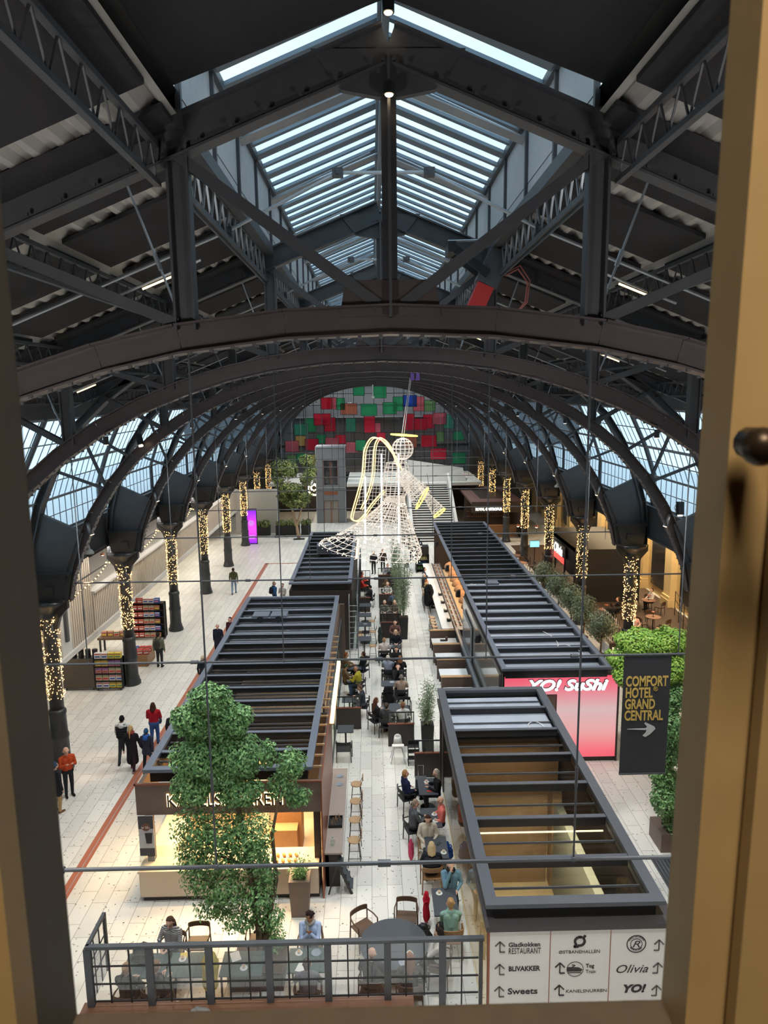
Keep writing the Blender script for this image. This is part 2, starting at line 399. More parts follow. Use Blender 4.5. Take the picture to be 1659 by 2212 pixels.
    if hs!='bald':
        if hs in('beanie','cap'):
            HC(H(0,-.015,.105),H(0,-.02,.145),.102,.085); HC(H(0,-.06,.06),H(0,-.05,.1),.07,.09)
            if hs=='cap': HC(H(-.03,.08,.115),H(-.03,.12,.105),.02,.015); HC(H(.03,.08,.115),H(.03,.12,.105),.02,.015)
        else:
            HC(H(0,-.028,.10),H(0,-.022,.132),.098,.088); HC(H(0,-.055,.03),H(0,-.05,.09),.068,.085)
            if hs=='curly':
                for _ in range(22):
                    a=random.uniform(0,2*PI); e=random.uniform(.1,1.4); HC(H(.10*math.cos(a)*math.cos(e),-.03+.10*math.sin(a)*math.cos(e)*.9,.09+.10*math.sin(e)),H(.11*math.cos(a)*math.cos(e),-.03+.11*math.sin(a)*math.cos(e)*.9,.09+.11*math.sin(e)),.03,.026)
            if hs in('long','bob'):
                L=.30 if hs=='long' else .1
                for s in (-1,1):
                    HC(H(s*.075,-.02,.07),H(s*.085,-.03,-.02),.038,.038); HC(H(s*.085,-.03,-.02),T(s*.085,-.06,.62-L),.038,.026)
                HC(H(0,-.06,.03),T(0,-.10,.64-L),.07,.05); HC(H(-.05,-.06,.03),T(-.05,-.09,.64-L),.05,.035); HC(H(.05,-.06,.03),T(.05,-.09,.64-L),.05,.035)
            if hs=='tail': HC(H(0,-.11,.09),H(0,-.15,.02),.03,.034); HC(H(0,-.15,.02),T(0,-.17,.42),.034,.014)
            if hs=='bun': HC(H(0,-.09,.13),H(0,-.11,.14),.045,.045)
    PEOPLE.append(dict(label=label,loc=loc,face=face,caps=caps,hc=hc,top=stripe_m if stripe else cloth(top),legs=cloth(legs),shoes=cloth(shoes),hair=cloth(hair),
        hs=hs,skin=SKIN[skin],scale=h/1.76,group=group,T=T,H=H,scarf=scarf,pack=pack,hood=hood,vest=vest,hz=hz,prop=prop))
def finish_people():
    tmp=[]
    def rm(caps,vox):
        mb=MB()
        for c in caps: capsule(mb,*c)
        o=mb.build('tmp_body',black); m=o.modifiers.new('r','REMESH'); m.mode='VOXEL'; m.voxel_size=vox; m.use_smooth_shade=True
        sm=o.modifiers.new('s','SMOOTH'); sm.factor=.5; sm.iterations=2
        return o
    for P in PEOPLE:
        near=P['loc'][1]<26
        vox=.011 if near else .016
        P['o']=rm([c[1:] for c in P['caps']],vox); tmp.append(P['o'])
        P['ho']=rm(P['hc'],.013) if P['hc'] else None
        if P['ho']: tmp.append(P['ho'])
    dg=bpy.context.evaluated_depsgraph_get()
    for P in PEOPLE:
        root=thing('person',P['label'],'person',P['loc'],math.radians(P['face']),P['group']); root.scale=(P['scale'],)*3
        me=bpy.data.meshes.new_from_object(P['o'].evaluated_get(dg)); me.name='body'; me.materials.clear()
        for m in (P['skin'],P['top'],P['legs'],P['shoes']): me.materials.append(m)
        n=len(me.polygons); cen=np.empty(n*3,'f'); me.polygons.foreach_get('center',cen); cen=cen.reshape(-1,3)
        best=np.full(n,9.,'f'); zone=np.zeros(n,'i')
        for z,p,q,r0,r1 in P['caps']:
            p=np.array(p,'f'); q=np.array(q,'f'); d=q-p; L2=max(float(d@d),1e-9)
            t=np.clip((cen-p)@d/L2,0,1); ds=np.linalg.norm(cen-(p+t[:,None]*d),axis=1)-(r0+(r1-r0)*t)
            if z==1: ds=ds-.004
            k=ds<best; best[k]=ds[k]; zone[k]=z
        me.polygons.foreach_set('material_index',zone); me.update()
        o=bpy.data.objects.new('body',me); COL.objects.link(o); o.parent=root
        if P['ho']:
            me=bpy.data.meshes.new_from_object(P['ho'].evaluated_get(dg)); me.materials.clear(); me.materials.append(P['hair'])
            nm={'beanie':'beanie','cap':'cap'}.get(P['hs'],'hair'); me.name=nm
            o=bpy.data.objects.new(nm,me); COL.objects.link(o); o.parent=root
        T,H=P['T'],P['H']
        # eyes
        mb=MB()
        for s in (-1,1): mb.ball(H(s*.034,.092,.062),.010,6,4)
        mb.build('eyes',black,root,True)
        if P['scarf']:
            mb=MB(); mb.tube([T(.085*math.cos(a),.085*math.sin(a)+.01,.575+.012*math.sin(3*a)) for a in np.linspace(0,2*PI,15)[:-1]],.045,7,True); mb.tube([T(.05,.09,.56),T(.06,.14,.45),T(.05,.15,.30)],[.04,.035,.03],6); mb.build('scarf',cloth(P['scarf']),root,True)
        if P['hood']:
            mb=MB(); mb.tube([T(.10*math.cos(a),-.03+.085*math.sin(a),.57) for a in np.linspace(0,2*PI,13)[:-1]],.045,7,True); mb.ball(T(0,-.13,.50),.10,9,6,(1.1,.6,1)); mb.build('hood',cloth(P['hood']),root,True)
        if P['pack']:
            mb=MB(); a=T(0,-.20,.15); c=T(0,-.21,.46)
            mb.ball((a+c)/2,.2,12,8,(.85,.55,1.15)); mb.ball(a+Vector((0,-.07,.05)),.13,10,6,(1,.6,.8))
            for s in (-1,1): mb.tube([T(s*.1,-.13,.52),T(s*.11,.0,.585),T(s*.11,.12,.45),T(s*.14,.08,.2),T(s*.13,-.1,.1)],.018,5)
            mb.build('backpack',cloth(P['pack']),root,True)
        if P['vest']:
            mb=MB()
            for k in range(5):
                z=.06+.09*k; rx=.20+.006*k
                mb.tube([T(rx*math.cos(a),.015+.155*math.sin(a)*(1 if z<.4 else .92),z) for a in np.linspace(0,2*PI,17)[:-1]],.05,7,True)
            mb.build('quilted_vest',cloth(P['vest']),root,True)
        if P['prop']=='bag':
            mb=MB(); mb.box(.22,.27,-.02,.16,hz0(P)-.05,hz0(P)+.2); mb.build('folder',cloth((60,70,90)),root)
    for o in tmp:
        m=o.data; bpy.data.objects.remove(o); bpy.data.meshes.remove(m)
def hz0(P): return P['hz']
# ------------------------------------------------------------------ hall geometry
Y0, DY, NT = 9.1, 7.8, 10
TY=[Y0+DY*k for k in range(NT)]; YE=84.0
def roofz(x): return 17.7-.40*abs(x)          # top of the rafters
ARC=[(0,14.38),(1.3,14.33),(2.6,14.17),(3.6,13.95),(4.6,13.64),(5.6,13.25),(6.6,12.74),(7.5,12.15),(8.4,11.4),(9.2,10.5),(9.9,9.45),(10.45,8.35),(10.9,7.3),(11.1,6.4)]
OUT=[(8.3,14.05),(9.3,13.35),(10.3,12.4),(11.1,11.2),(11.75,9.8),(12.15,8.4),(12.3,7.2),(12.3,6.4)]
def arcz(x):
    x=abs(x)
    for (a,za),(b,zb) in zip(ARC,ARC[1:]):
        if a<=x<=b: return za+(zb-za)*(x-a)/(b-a)
    return 6.4
struct('floor', MB().box(-22,24,0.6,YE+8,-.2,0), floor_m)
# truss
def make_truss():
    root=thing('roof_truss','','roof truss',(0,0,0))
    # rafters
    for s in (-1,1):
        mb=MB(); p=(0,0,17.48); q=(s*11.4,0,roofz(11.4)-.22)
        mb.ibeam(p,q,.24,.44,.03)
        for k in range(28):
            t=(k+.5)/28; x=s*11.4*t; z=roofz(x)-.40
            mb.box(x-.02,x+.02,-.155,-.12,z,z+.04)
        mb.build('rafter',steel,root)
    mb=MB(); mb.prism([(-.9,17.42),(.9,17.42),(.55,16.98),(.12,16.9),(-.12,16.9),(-.55,16.98)],'y',-.05,.05); mb.build('ridge_gusset',steel,root)
    # bottom chord arch
    mb=MB()
    full=[(-x,z) for x,z in reversed(ARC)]+ARC[1:]
    for (x0,z0),(x1,z1) in zip(full,full[1:]):
        mb.ibeam((x0,0,z0),(x1,0,z1),.34,.36,.025)
    mb.build('arch_chord',arch_steel,root)
    rv=MB()
    for (x0,z0),(x1,z1) in zip(full,full[1:]):
        d=math.hypot(x1-x0,z1-z0); n=max(1,int(d/.22)); nx,nz=(z1-z0)/d,-(x1-x0)/d
        if nz>0: nx,nz=-nx,-nz
        for k in range(n):
            t=(k+.5)/n; x=x0+(x1-x0)*t+nx*.19; z=z0+(z1-z0)*t+nz*.19
            for y in (-.13,.13): rv.box(x-.022,x+.022,y-.022,y+.022,z-.02,z+.02)
    rv.build('rivets',rivet_m,root)['kind']='stuff'
    # posts
    mb=MB(); mb.beam((0,-.09,14.4),(0,-.09,17.3),.035,.16,(1,0,0)); mb.beam((0,.09,14.4),(0,.09,17.3),.035,.16,(1,0,0)); mb.box(-.09,.09,-.012,.012,14.4,17.3); mb.build('king_post',steel,root)
    mb=MB(); mb.prism([(-.62,14.42),(.62,14.42),(.55,14.85),(-.55,14.85)],'y',-.04,.04); mb.build('king_gusset',arch_steel,root)
    for s in (-1,1):
        for x in (2.5,4.9,7.3):
            zt=roofz(x)-.3; zb=arcz(x)+.1
            mb=MB(); mb.box(s*x-.11,s*x+.11,-.012,.012,zb,zt); mb.box(s*x-.13,s*x-.10,-.1,.1,zb,zt); mb.box(s*x+.10,s*x+.13,-.1,.1,zb,zt); mb.build('post',steel,root)
        # diagonals
        for xa,xb in ((2.5,.15),(4.9,2.6),(7.3,5.0),(9.4,7.4)):
            mb=MB(); p=(s*xa,0,roofz(xa)-.42); q=(s*xb,0,arcz(xb)+.18)
            for y in (-.06,.06): mb.beam(p,q,.03,.13,None,(y,0))
            mb.build('diagonal',steel,root)
        # thin tie rods with turnbuckles
        for xa,xb in ((3.2,2.55),(5.6,4.95),(8.0,7.35)):
            mb=MB(); p=Vector((s*xa,.12,roofz(xa)-.3)); q=Vector((s*xb,.12,arcz(xb)+.1)); mb.cyl(p,q,.016,n=5); mb.cyl(p.lerp(q,.5),p.lerp(q,.6),.03,n=6); mb.build('tie_rod',alu,root)
        # outer haunch rib
        mb=MB()
        for (x0,z0),(x1,z1) in zip(OUT,OUT[1:]): mb.ibeam((s*x0,0,z0),(s*x1,0,z1),.42,.26,.03)
        for (x0,z0),(x1,z1) in zip(OUT,OUT[1:]):
            for t in (.25,.75):
                x=x0+(x1-x0)*t-.14; z=z0+(z1-z0)*t-.02
                for y in (-.17,.17): mb.box(s*x-.02,s*x+.02,y-.02,y+.02,z-.02,z+.02)
        mb.build('haunch_rib',steel,root)
        mb=MB(); mb.prism([(s*x,z) for x,z in ((11.0,6.4),(12.3,6.4),(12.3,7.4),(12.1,8.5),(11.75,9.5),(10.3,8.8),(10.75,7.6),(10.9,7.0))],'y',-.10,.10); mb.build('haunch_plate',steel,root)
        for (xa,za),(xb,zb) in (((9.4,10.3),(11.2,11.0)),((8.5,11.4),(10.2,12.4)),((9.4,10.3),(10.2,12.4))):
            mb=MB(); mb.beam((s*xa,0,za),(s*xb,0,zb),.07,.1); mb.build('haunch_strut',steel,root)
        # box pedestal above the column
        mb=MB(); mb.prism([(s*x,z) for x,z in ((10.95,7.35),(12.3,7.35),(12.2,6.45),(11.2,6.45))],'y',-.32,.32); mb.box(min(s*10.85,s*12.35),max(s*10.85,s*12.35),-.36,.36,7.35,7.43); mb.box(min(s*11.1,s*12.3),max(s*11.1,s*12.3),-.36,.36,6.38,6.46)
        mb.box(min(s*11.4,s*11.7),max(s*11.4,s*11.7),-.4,-.32,6.7,6.95)
        mb.build('pedestal',iron,root)
    # horizontal tie bar and hangers
    mb=MB(); mb.cyl((-10.9,0,7.0),(10.9,0,7.0),.028,n=8)
    for x in (-.16,4.7,-4.7): mb.cyl((x-.09,0,7.0),(x+.09,0,7.0),.05,n=8)
    mb.build('tie_bar',steel,root)
    for x in (-2.5,2.5,7.3,-7.3):
        mb=MB(); mb.cyl((x,0,7.0),(x,0,arcz(x)),.014,n=6); mb.ball((x,0,7.0),.045,6,4); mb.cyl((x,0,8.1),(x,0,8.4),.022,n=6); mb.build('hanger',steel,root)
    return root
tr=Series(make_truss())
desc=['nearest, spanning the top of the view','second from the window','third from the window','fourth from the window','fifth from the window','sixth from the window','seventh from the window','eighth from the window','ninth from the window','last one before the coloured end wall']
for k,y in enumerate(TY): tr((0,y,0),0,'black riveted roof truss with arched lower chord, %s'%desc[k],'arched roof trusses')
# columns
def make_column():
    root=thing('cast_iron_column','','column')
    mb=MB(); mb.lathe([(.42,0),(.42,.12),(.37,.2),(.36,.32),(.32,.42),(.315,1.2),(.335,1.25),(.335,1.35),(.30,1.42),(.285,2.1),(.31,2.15),(.31,2.25),(.245,2.34)],n=20); mb.build('base',iron,root,True)
    mb=MB(); mb.lathe([(.245,2.3),(.22,6.0)],n=20); mb.build('shaft',iron,root,True)
    mb=MB(); mb.lathe([(.22,5.7),(.30,5.76),(.30,5.86),(.26,5.92),(.34,6.05),(.52,6.22),(.66,6.32),(.68,6.38)],n=16); mb.build('capital',iron,root,True)
    for s in (-1,1):
        mb=MB(); mb.prism([(s*.22,5.3),(s*.30,5.35),(s*.42,5.75),(s*.72,6.1),(s*.72,6.38),(s*.25,6.38)],'x' if 0 else 'y',-.10,.10); mb.build('bracket',iron,root)
    return root
def string_lights_proto():
    # bulbs in many turns around the shaft
    vb=[];fb=[]
    mb=MB(); pts=[]
    for i in range(0,560):
        t=i/559; a=t*30*2*PI; z=2.75+3.05*t; pts.append((.265*math.cos(a),.265*math.sin(a),z))
    mb.tube(pts,.008,3)
    wire=mb.build('string_lights',black); wire.hide_render=False
    mb=MB()
    for i in range(430):
        a=random.uniform(0,2*PI); z=random.uniform(2.75,5.85); r=random.uniform(.25,.33)
        q=.019
        c=(r*math.cos(a),r*math.sin(a),z); mb.add([(c[0]+q,c[1],c[2]),(c[0],c[1]+q,c[2]),(c[0]-q,c[1],c[2]),(c[0],c[1]-q,c[2]),(c[0],c[1],c[2]+q),(c[0],c[1],c[2]-q)],[(0,1,4),(1,2,4),(2,3,4),(3,0,4),(1,0,5),(2,1,5),(3,2,5),(0,3,5)])
    b=mb.build('bulbs',warm_bulb,wire); b['kind']='stuff'
    return wire
cs=Series(make_column()); sl=Series(string_lights_proto())
sl.p['category']='string lights'; cs.p['category']='column'
for side,sx in (('left',-11.8),('right',11.8)):
    for k in range(1,NT):
        y=TY[k]
        if k==1: y=TY[1]
        kk=k-1
        if k==1 : continue
        cs((sx,y,0),PI if sx>0 else 0,'black cast iron column of the %s row, standing %s from the window'%(side,ORD[k-2]),'cast iron columns of the %s row'%side)
        sl((sx,y,0),k*1.3,'warm string lights wound round the %s column of the %s row'%(ORD[k-2],side),'string lights on the %s columns'%side)
# ------------------------------------------------------------------ roof: deck, baffles, purlins, skylight
XW=2.45
for s,nm in ((-1,'left'),(1,'right')):
    # corrugated deck, ribs run down the hall
    mb=MB(); n=128; xs=[XW+(11.5-XW)*i/n for i in range(n+1)]
    vs=[]; 
    for i,x in enumerate(xs):
        z=roofz(x)-.02+(.07 if (i//2)%2 else 0); vs+= [(s*x,.6,z),(s*x,YE+2,z)]
    mb.add(vs,[(2*i,2*i+1,2*i+3,2*i+2) for i in range(n)])
    mb.box(min(s*XW,s*11.5),max(s*XW,s*11.5),.6,YE+2,22,22.1) if 0 else None
    o=struct('ceiling',mb,roof_deck); 
    mb=MB(); mb.add([(s*XW,.6,roofz(XW)+.25),(s*11.6,.6,roofz(11.6)+.25),(s*11.6,YE+2,roofz(11.6)+.25),(s*XW,YE+2,roofz(XW)+.25)],[(0,1,2,3)]); struct('ceiling',mb,black)
    # acoustic panels: three per bay hung under the deck, gaps between
    mb=MB()
    yy=.7
    while yy<YE:
        y1=yy+2.0
        for a,b in ((XW+.05,4.75),(4.95,7.2),(7.4,11.2)):
            za,zb=roofz(a)-.04,roofz(b)-.04
            mb.hexa([(s*a,yy,za-.06),(s*b,yy,zb-.06),(s*b,y1,zb-.06),(s*a,y1,za-.06),(s*a,yy,za),(s*b,yy,zb),(s*b,y1,zb),(s*a,y1,za)])
        yy+=2.6
    struct('ceiling',mb,baffle)
# near, unglazed part of the ridge
mb=MB()
for s in (-1,1):
    mb.add([(0,.6,17.9),(s*2.6,.6,16.95),(s*2.6,8.95,16.95),(0,8.95,17.9)],[(0,1,2,3)])
struct('ceiling',mb,baffle)
# longitudinal lattice girders at x=+-2.45, one per bay
def make_girder():
    root=thing('lattice_girder','','girder')
    for z,nm in ((16.62,'top_chord'),(16.02,'bottom_chord')):
        mb=MB(); mb.box(-.06,.06,0,DY,z-.04,z+.04); mb.box(-.012,.012,0,DY,z-.09,z+.04); mb.build(nm,steel,root)
    mb=MB(); n=14
    for i in range(n):
        y0=DY*i/n; y1=DY*(i+.5)/n
        mb.beam((0,y0,16.04),(0,y1,16.6),.03,.03,(1,0,0)); mb.beam((0,y1,16.6),(0,y0+DY/n,16.04),.03,.03,(1,0,0))
    mb.build('lacing',alu,root); return root
gs=Series(make_girder()); gs.p['category']='girder'
for s,nm in ((-1,'left'),(1,'right')):
    for k in range(NT):
        y=TY[k] if k<NT-1 else TY[k]
        gs((s*2.6,y,0),0,'lattice girder under the %s edge of the skylight, in the %s bay from the window'%(nm,ORD[k]),'lattice girders beside the skylight')
def make_purlin():
    root=thing('lattice_purlin','','purlin')
    mb=MB(); mb.box(-.04,.04,0,DY,-.03,.03); mb.build('top_chord',steel,root)
    mb=MB(); mb.box(-.04,.04,0,DY,-.46,-.40); mb.build('bottom_chord',steel,root)
    mb=MB(); n=16
    for i in range(n):
        y0=DY*i/n; y1=DY*(i+.5)/n
        mb.beam((0,y0,-.42),(0,y1,0),.02,.02,(1,0,0)); mb.beam((0,y1,0),(0,y0+DY/n,-.42),.02,.02,(1,0,0))
    mb.build('lacing',steel,root); return root
pz_=Series(make_purlin()); pz_.p['category']='purlin'
for s,nm in ((-1,'left'),(1,'right')):
    for x in (4.85,7.3,9.5):
        for k in range(NT-1):
            pz_((s*x,TY[k],roofz(x)-.2),0,'black lattice purlin %.1f m %s of the ridge, %s bay from the window'%(x,nm,ORD[k]),'lattice purlins under the roof')
# near purlins before the first truss
for s,nm in ((-1,'left'),(1,'right')):
    pz_((s*2.75,TY[0]-DY,roofz(2.75)-.2),0,'lattice purlin overhead before the first truss, %s of the ridge'%nm,'lattice purlins under the roof')
# horizontal pipe runs crossing under the skylight, mid bay
def make_pipe():
    root=thing('wind_brace_pipe','','pipe'); 
    mb=MB(); zz=16.95
    mb.tube([(-8,0,roofz(8)-.5),(-2.6,0,16.15),(-.75,0,17.05),(.75,0,17.05),(2.6,0,16.15),(8,0,roofz(8)-.5)],.03,7); mb.build('pipe',alu,root)
    mb=MB()
    for x,z in ((-2.6,16.15),(-.75,17.05),(.75,17.05),(2.6,16.15)):
        mb.box(x-.09,x+.09,-.06,.06,z-.07,z+.07); mb.ball((x,0,z),.085,7,5)
    mb.build('clamps',steel,root); return root
pp=Series(make_pipe()); pp.p['category']='pipe'
for k in range(8):
    pp((0,TY[k]+3.4,0),0,'thin grey pipe crossing under the skylight with clamps, in the %s bay from the window'%ORD[k],'pipes crossing under the skylight')
# skylight : upstand walls, glazing, bars
for s,nm in ((-1,'left'),(1,'right')):
    mb=MB(); y=9.05; 
    while y<YE+1:
        mb.hexa([(s*2.46,y+.06,16.75),(s*2.5,y+.06,16.75),(s*2.5,y+1.9,16.75),(s*2.46,y+1.9,16.75),(s*2.46,y+.06,18.0),(s*2.5,y+.06,18.0),(s*2.5,y+1.9,18.0),(s*2.46,y+1.9,18.0)])
        y+=1.95
    struct('wall_skylight_%s'%nm,mb,upstand)
    mb=MB(); y=9.05
    while y<YE+1: mb.box(s*2.44-.03,s*2.44+.03,y-.04,y+.04,16.6,18.02); y+=1.95
    mb.box(min(s*2.38,s*2.52),max(s*2.38,s*2.52),8.95,YE+1,17.96,18.1); mb.box(min(s*2.4,s*2.6),max(s*2.4,s*2.6),8.95,YE+1,16.55,16.75)
    struct('trim_%d'%(1 if s<0 else 2),mb,steel)
    mb=MB(); mb.add([(0,8.95,19.06),(s*2.45,8.95,18.08),(s*2.45,YE+1,18.08),(0,YE+1,19.06)],[(0,1,2,3)]); struct('window_1' if s<0 else 'window_2',mb,glass_sky)
    mb=MB(); y=9.05;i=0
    while y<YE+1:
        mb.beam((0,y,19.0),(s*2.45,y,18.02),.30 if i%2 else .12,.06); y+=.65;i+=1
    struct('trim_%d'%(3 if s<0 else 4),mb,barm)
    mb=MB(); y=12.95
    while y<YE: mb.beam((0,y+.32,18.75),(s*2.45,y+.32,17.77),.34,.025); mb.cyl((s*.2,y+.32,18.8),(s*2.4,y+.32,17.85),.02,n=5); y+=3.9
    o=mb.build('skylight_blind',MATS['galvanised_alu']); tag(o,'pale slatted blinds under the %s slope of the skylight'%nm,'blind')
mb=MB(); mb.box(-.09,.09,8.95,YE+1,18.85,19.0); mb.box(-.03,.03,8.95,YE+1,18.6,18.9); struct('trim_5',mb,barm)
# closing roof outside, blocks light above the deck sides
# ------------------------------------------------------------------ side windows and beams, aisles
for s,nm in ((-1,'left'),(1,'right')):
    def bx(mb,x0,x1,*r): mb.box(min(s*x0,s*x1),max(s*x0,s*x1),*r)
    mb=MB(); bx(mb,12.45,12.75,.6,YE,6.75,8.2); bx(mb,12.4,12.85,.6,YE,8.12,8.24); bx(mb,12.38,12.45,.6,YE,6.75,6.85); struct('wall_%s_beam'%nm,mb,steel)
    P=[(12.7,8.24),(12.7,9.62),(12.25,10.9),(11.35,12.75)]
    mb=MB()
    for (x0,z0),(x1,z1) in zip(P,P[1:]): mb.add([(s*x0,.6,z0),(s*x1,.6,z1),(s*x1,YE,z1),(s*x0,YE,z0)],[(0,1,2,3)])
    struct('window_3' if s<0 else 'window_4',mb,glass_sky)
    mb=MB()
    for x,z,w in ((12.66,8.28,.1),(12.66,8.95,.04),(12.66,9.6,.12),(12.42,10.3,.05),(12.2,10.95,.14),(11.78,11.8,.05),(11.35,12.7,.14)):
        bx(mb,x-.05,x,.6,YE,z-w/2*.8,z+w/2*.8)
    struct('trim_6' if s<0 else 'trim_7',mb,alu)
    mb=MB(); y=.9
    while y<YE:
        for (x0,z0),(x1,z1) in zip(P,P[1:]): mb.beam((s*(x0-.02),y,z0),(s*(x1-.02),y,z1),.03,.025)
        y+=.56
    struct('trim_8' if s<0 else 'trim_9',mb,barm)
    mb=MB()
    for k in range(NT):
        for (x0,z0),(x1,z1) in zip(P,P[1:]): mb.beam((s*(x0-.04),TY[k],z0),(s*(x1-.04),TY[k],z1),.2,.1)
    struct('trim_10' if s<0 else 'trim_11',mb,steel)
    # boxed eave between deck and windows
    mb=MB(); bx(mb,10.9,11.6,.6,YE,12.75,13.3); struct('ceiling',mb,steel)
# end wall
def endwall():
    full=[(-x,z) for x,z in reversed(ARC)]+ARC[1:]
    mb=MB()
    for (x0,z0),(x1,z1) in zip(full,full[1:]): mb.add([(x0,YE,z0),(x1,YE,z1),(x1,YE,19.5),(x0,YE,19.5)],[(0,1,2,3)])
    mb.add([(-22,YE,0),(-10.95,YE,0),(-10.95,YE,19.5),(-22,YE,19.5)],[(0,1,2,3)]); mb.add([(10.95,YE,0),(24,YE,0),(24,YE,19.5),(10.95,YE,19.5)],[(0,1,2,3)])
    struct('wall_back',mb,steel)
    # glazed gallery end with mullions and the building behind it
    mb=MB(); mb.add([(-11,YE+.3,4.2),(11,YE+.3,4.2),(11,YE+.3,14.8),(-11,YE+.3,14.8)],[(0,1,2,3)]); struct('window_5',mb,glass_win)
    mb=MB()
    for x in np.arange(-10.5,11,1.17): mb.box(x-.03,x+.03,YE+.15,YE+.3,4.2,14.6)
    for z in (4.3,6.0,7.4,8.9,10.6,12.1,13.4): mb.box(-11,11,YE+.15,YE+.3,z-.035,z+.035)
    struct('trim_12',mb,black)
    mb=MB(); mb.box(-22,24,YE+7,YE+7.3,0,20); struct('wall_behind',mb,mat('grey_facade',S((126,128,130)),.8,0,.25,.5))
    mb=MB(); mb.box(-11,11,YE+.5,YE+7,7.2,7.5); mb.box(-11,11,YE+.5,YE+7,10.3,10.6); mb.box(-11,11,YE+.5,YE+7,4.0,4.3); struct('floor_gallery',mb,mat('dark_slab',S((96,94,92)),.8,0,.1,2))
endwall()
def film(name,c):
    m=bpy.data.materials.new(name); m.use_nodes=True; nt=m.node_tree; nt.nodes.clear(); N=nt.nodes.new; L=nt.links.new
    o=N('ShaderNodeOutputMaterial'); t=N('ShaderNodeBsdfTransparent'); t.inputs[0].default_value=[v**.4 for v in c]+[1]; d=N('ShaderNodeBsdfDiffuse'); d.inputs[0].default_value=list(c)+[1]
    tl=N('ShaderNodeBsdfTranslucent'); tl.inputs[0].default_value=list(c)+[1]; a=N('ShaderNodeMixShader'); a.inputs[0].default_value=.5; L(d.outputs[0],a.inputs[1]); L(tl.outputs[0],a.inputs[2])
    b=N('ShaderNodeMixShader'); b.inputs[0].default_value=.62; L(t.outputs[0],b.inputs[1]); L(a.outputs[0],b.inputs[2]); L(b.outputs[0],o.inputs[0]); return m
pan={k:film('film_'+k,S(c)) for k,c in dict(r=(255,84,112),g=(96,206,152),p=(250,150,164),o=(236,160,134),y=(246,212,140),b=(84,130,230),t=(110,200,170),l=(164,206,150)).items()}
cn=dict(r='red',g='green',p='pink',o='salmon',y='yellow',b='blue',t='teal',l='pale green')
# (px0,py0,px1,py1) measured on a zoom of the photograph, scale 410/1659 from (600,820); converted to metres on the end wall
PANELS=[(372,150,470,245,'r'),(430,150,505,245,'p'),(505,155,575,250,'g'),(647,60,743,137,'g'),(812,62,925,158,'g'),(540,200,678,290,'o'),(710,205,845,300,'g'),(895,195,1010,290,'g'),(980,150,1068,265,'g'),(1065,138,1180,232,'b'),(1150,150,1242,268,'p'),(1242,180,1338,270,'l'),
 (312,280,455,375,'r'),(400,312,495,428,'r'),(233,315,328,430,'g'),(145,362,262,455,'t'),(735,308,828,442,'r'),(795,360,875,440,'p'),(1068,290,1160,425,'r'),(1150,328,1265,424,'r'),(1232,298,1330,412,'r'),(1315,285,1430,380,'p'),(1408,300,1493,415,'t'),
 (155,460,245,545,'y'),(65,500,180,592,'p'),(233,485,348,580,'r'),(330,452,412,525,'g'),(405,478,520,575,'p'),(490,457,578,530,'r'),(550,515,683,608,'p'),(1215,468,1348,566,'r'),(1490,438,1580,512,'g'),(1085,480,1180,570,'o'),(1345,440,1410,525,'l'),
 (75,618,155,715,'l'),(158,605,258,665,'g'),(250,620,328,700,'y'),(1295,578,1430,670,'r'),(1483,615,1597,708,'g'),(1380,750,1505,845,'g'),(1487,752,1578,880,'r'),(1152,757,1247,868,'o'),(443,625,503,705,'r'),(660,500,745,590,'g'),(840,440,915,520,'r'),(580,320,665,430,'t')]
s_=410/1659; m_=1550/86.6
for i,(a,b,c,d,k) in enumerate(PANELS):
    X=lambda u:(600+u*s_-802)/m_; Z=lambda v:13.5-(820+v*s_-848)/m_*1.02
    mb=MB(); y=YE+.05+(i%3)*.03; mb.box(X(a),X(c),y,y+.02,Z(d),Z(b))
    root=thing('coloured_glass_panel','','glass panel',((X(a)+X(c))/2,y,Z(d)),0,'coloured panels on the end wall')
    for v in mb.v[:]: pass
    cx_,cz_=root.location.x,root.location.z
    mb.v=[(v[0]-cx_,v[1]-y,v[2]-cz_) for v in mb.v]; mb.build('pane',pan[k],root)
    fr=MB(); x0,x1,z0,z1=X(a)-cx_,X(c)-cx_,0,Z(b)-cz_
    for q in ((x0,x1,z0-.02,z0+.02),(x0,x1,z1-.02,z1+.02)): fr.box(q[0],q[1],-.01,.03,q[2],q[3])
    for q in (x0,x1): fr.box(q-.02,q+.02,-.01,.03,z0,z1)
    fr.build('frame',black,root)
    rw='top' if b<240 else 'second' if b<430 else 'third' if b<600 else 'lowest'
    root['label']='%s glass panel on the end wall, %s row, %.1f m %s of centre'%(cn[k],rw,abs(cx_),'left' if cx_<0 else 'right')
# gable wall round the camera window
mb=MB(); 
for a in ((-22,-.95,.62,.75,0,20),(.72,24,.62,.75,0,20),(-.95,.72,.62,.75,0,12.3),(-.95,.72,.62,.75,15.3,20)): mb.box(*a)
struct('wall_front',mb,mat('gable_wall',S((110,104,98)),.9,0,.1,3))
bounce_roof=mat('pale_bounce_roof',S((214,220,224)),.5,0,.12,1.5)  # pale outer aisle roof, added to bounce sky into the lower side glazing
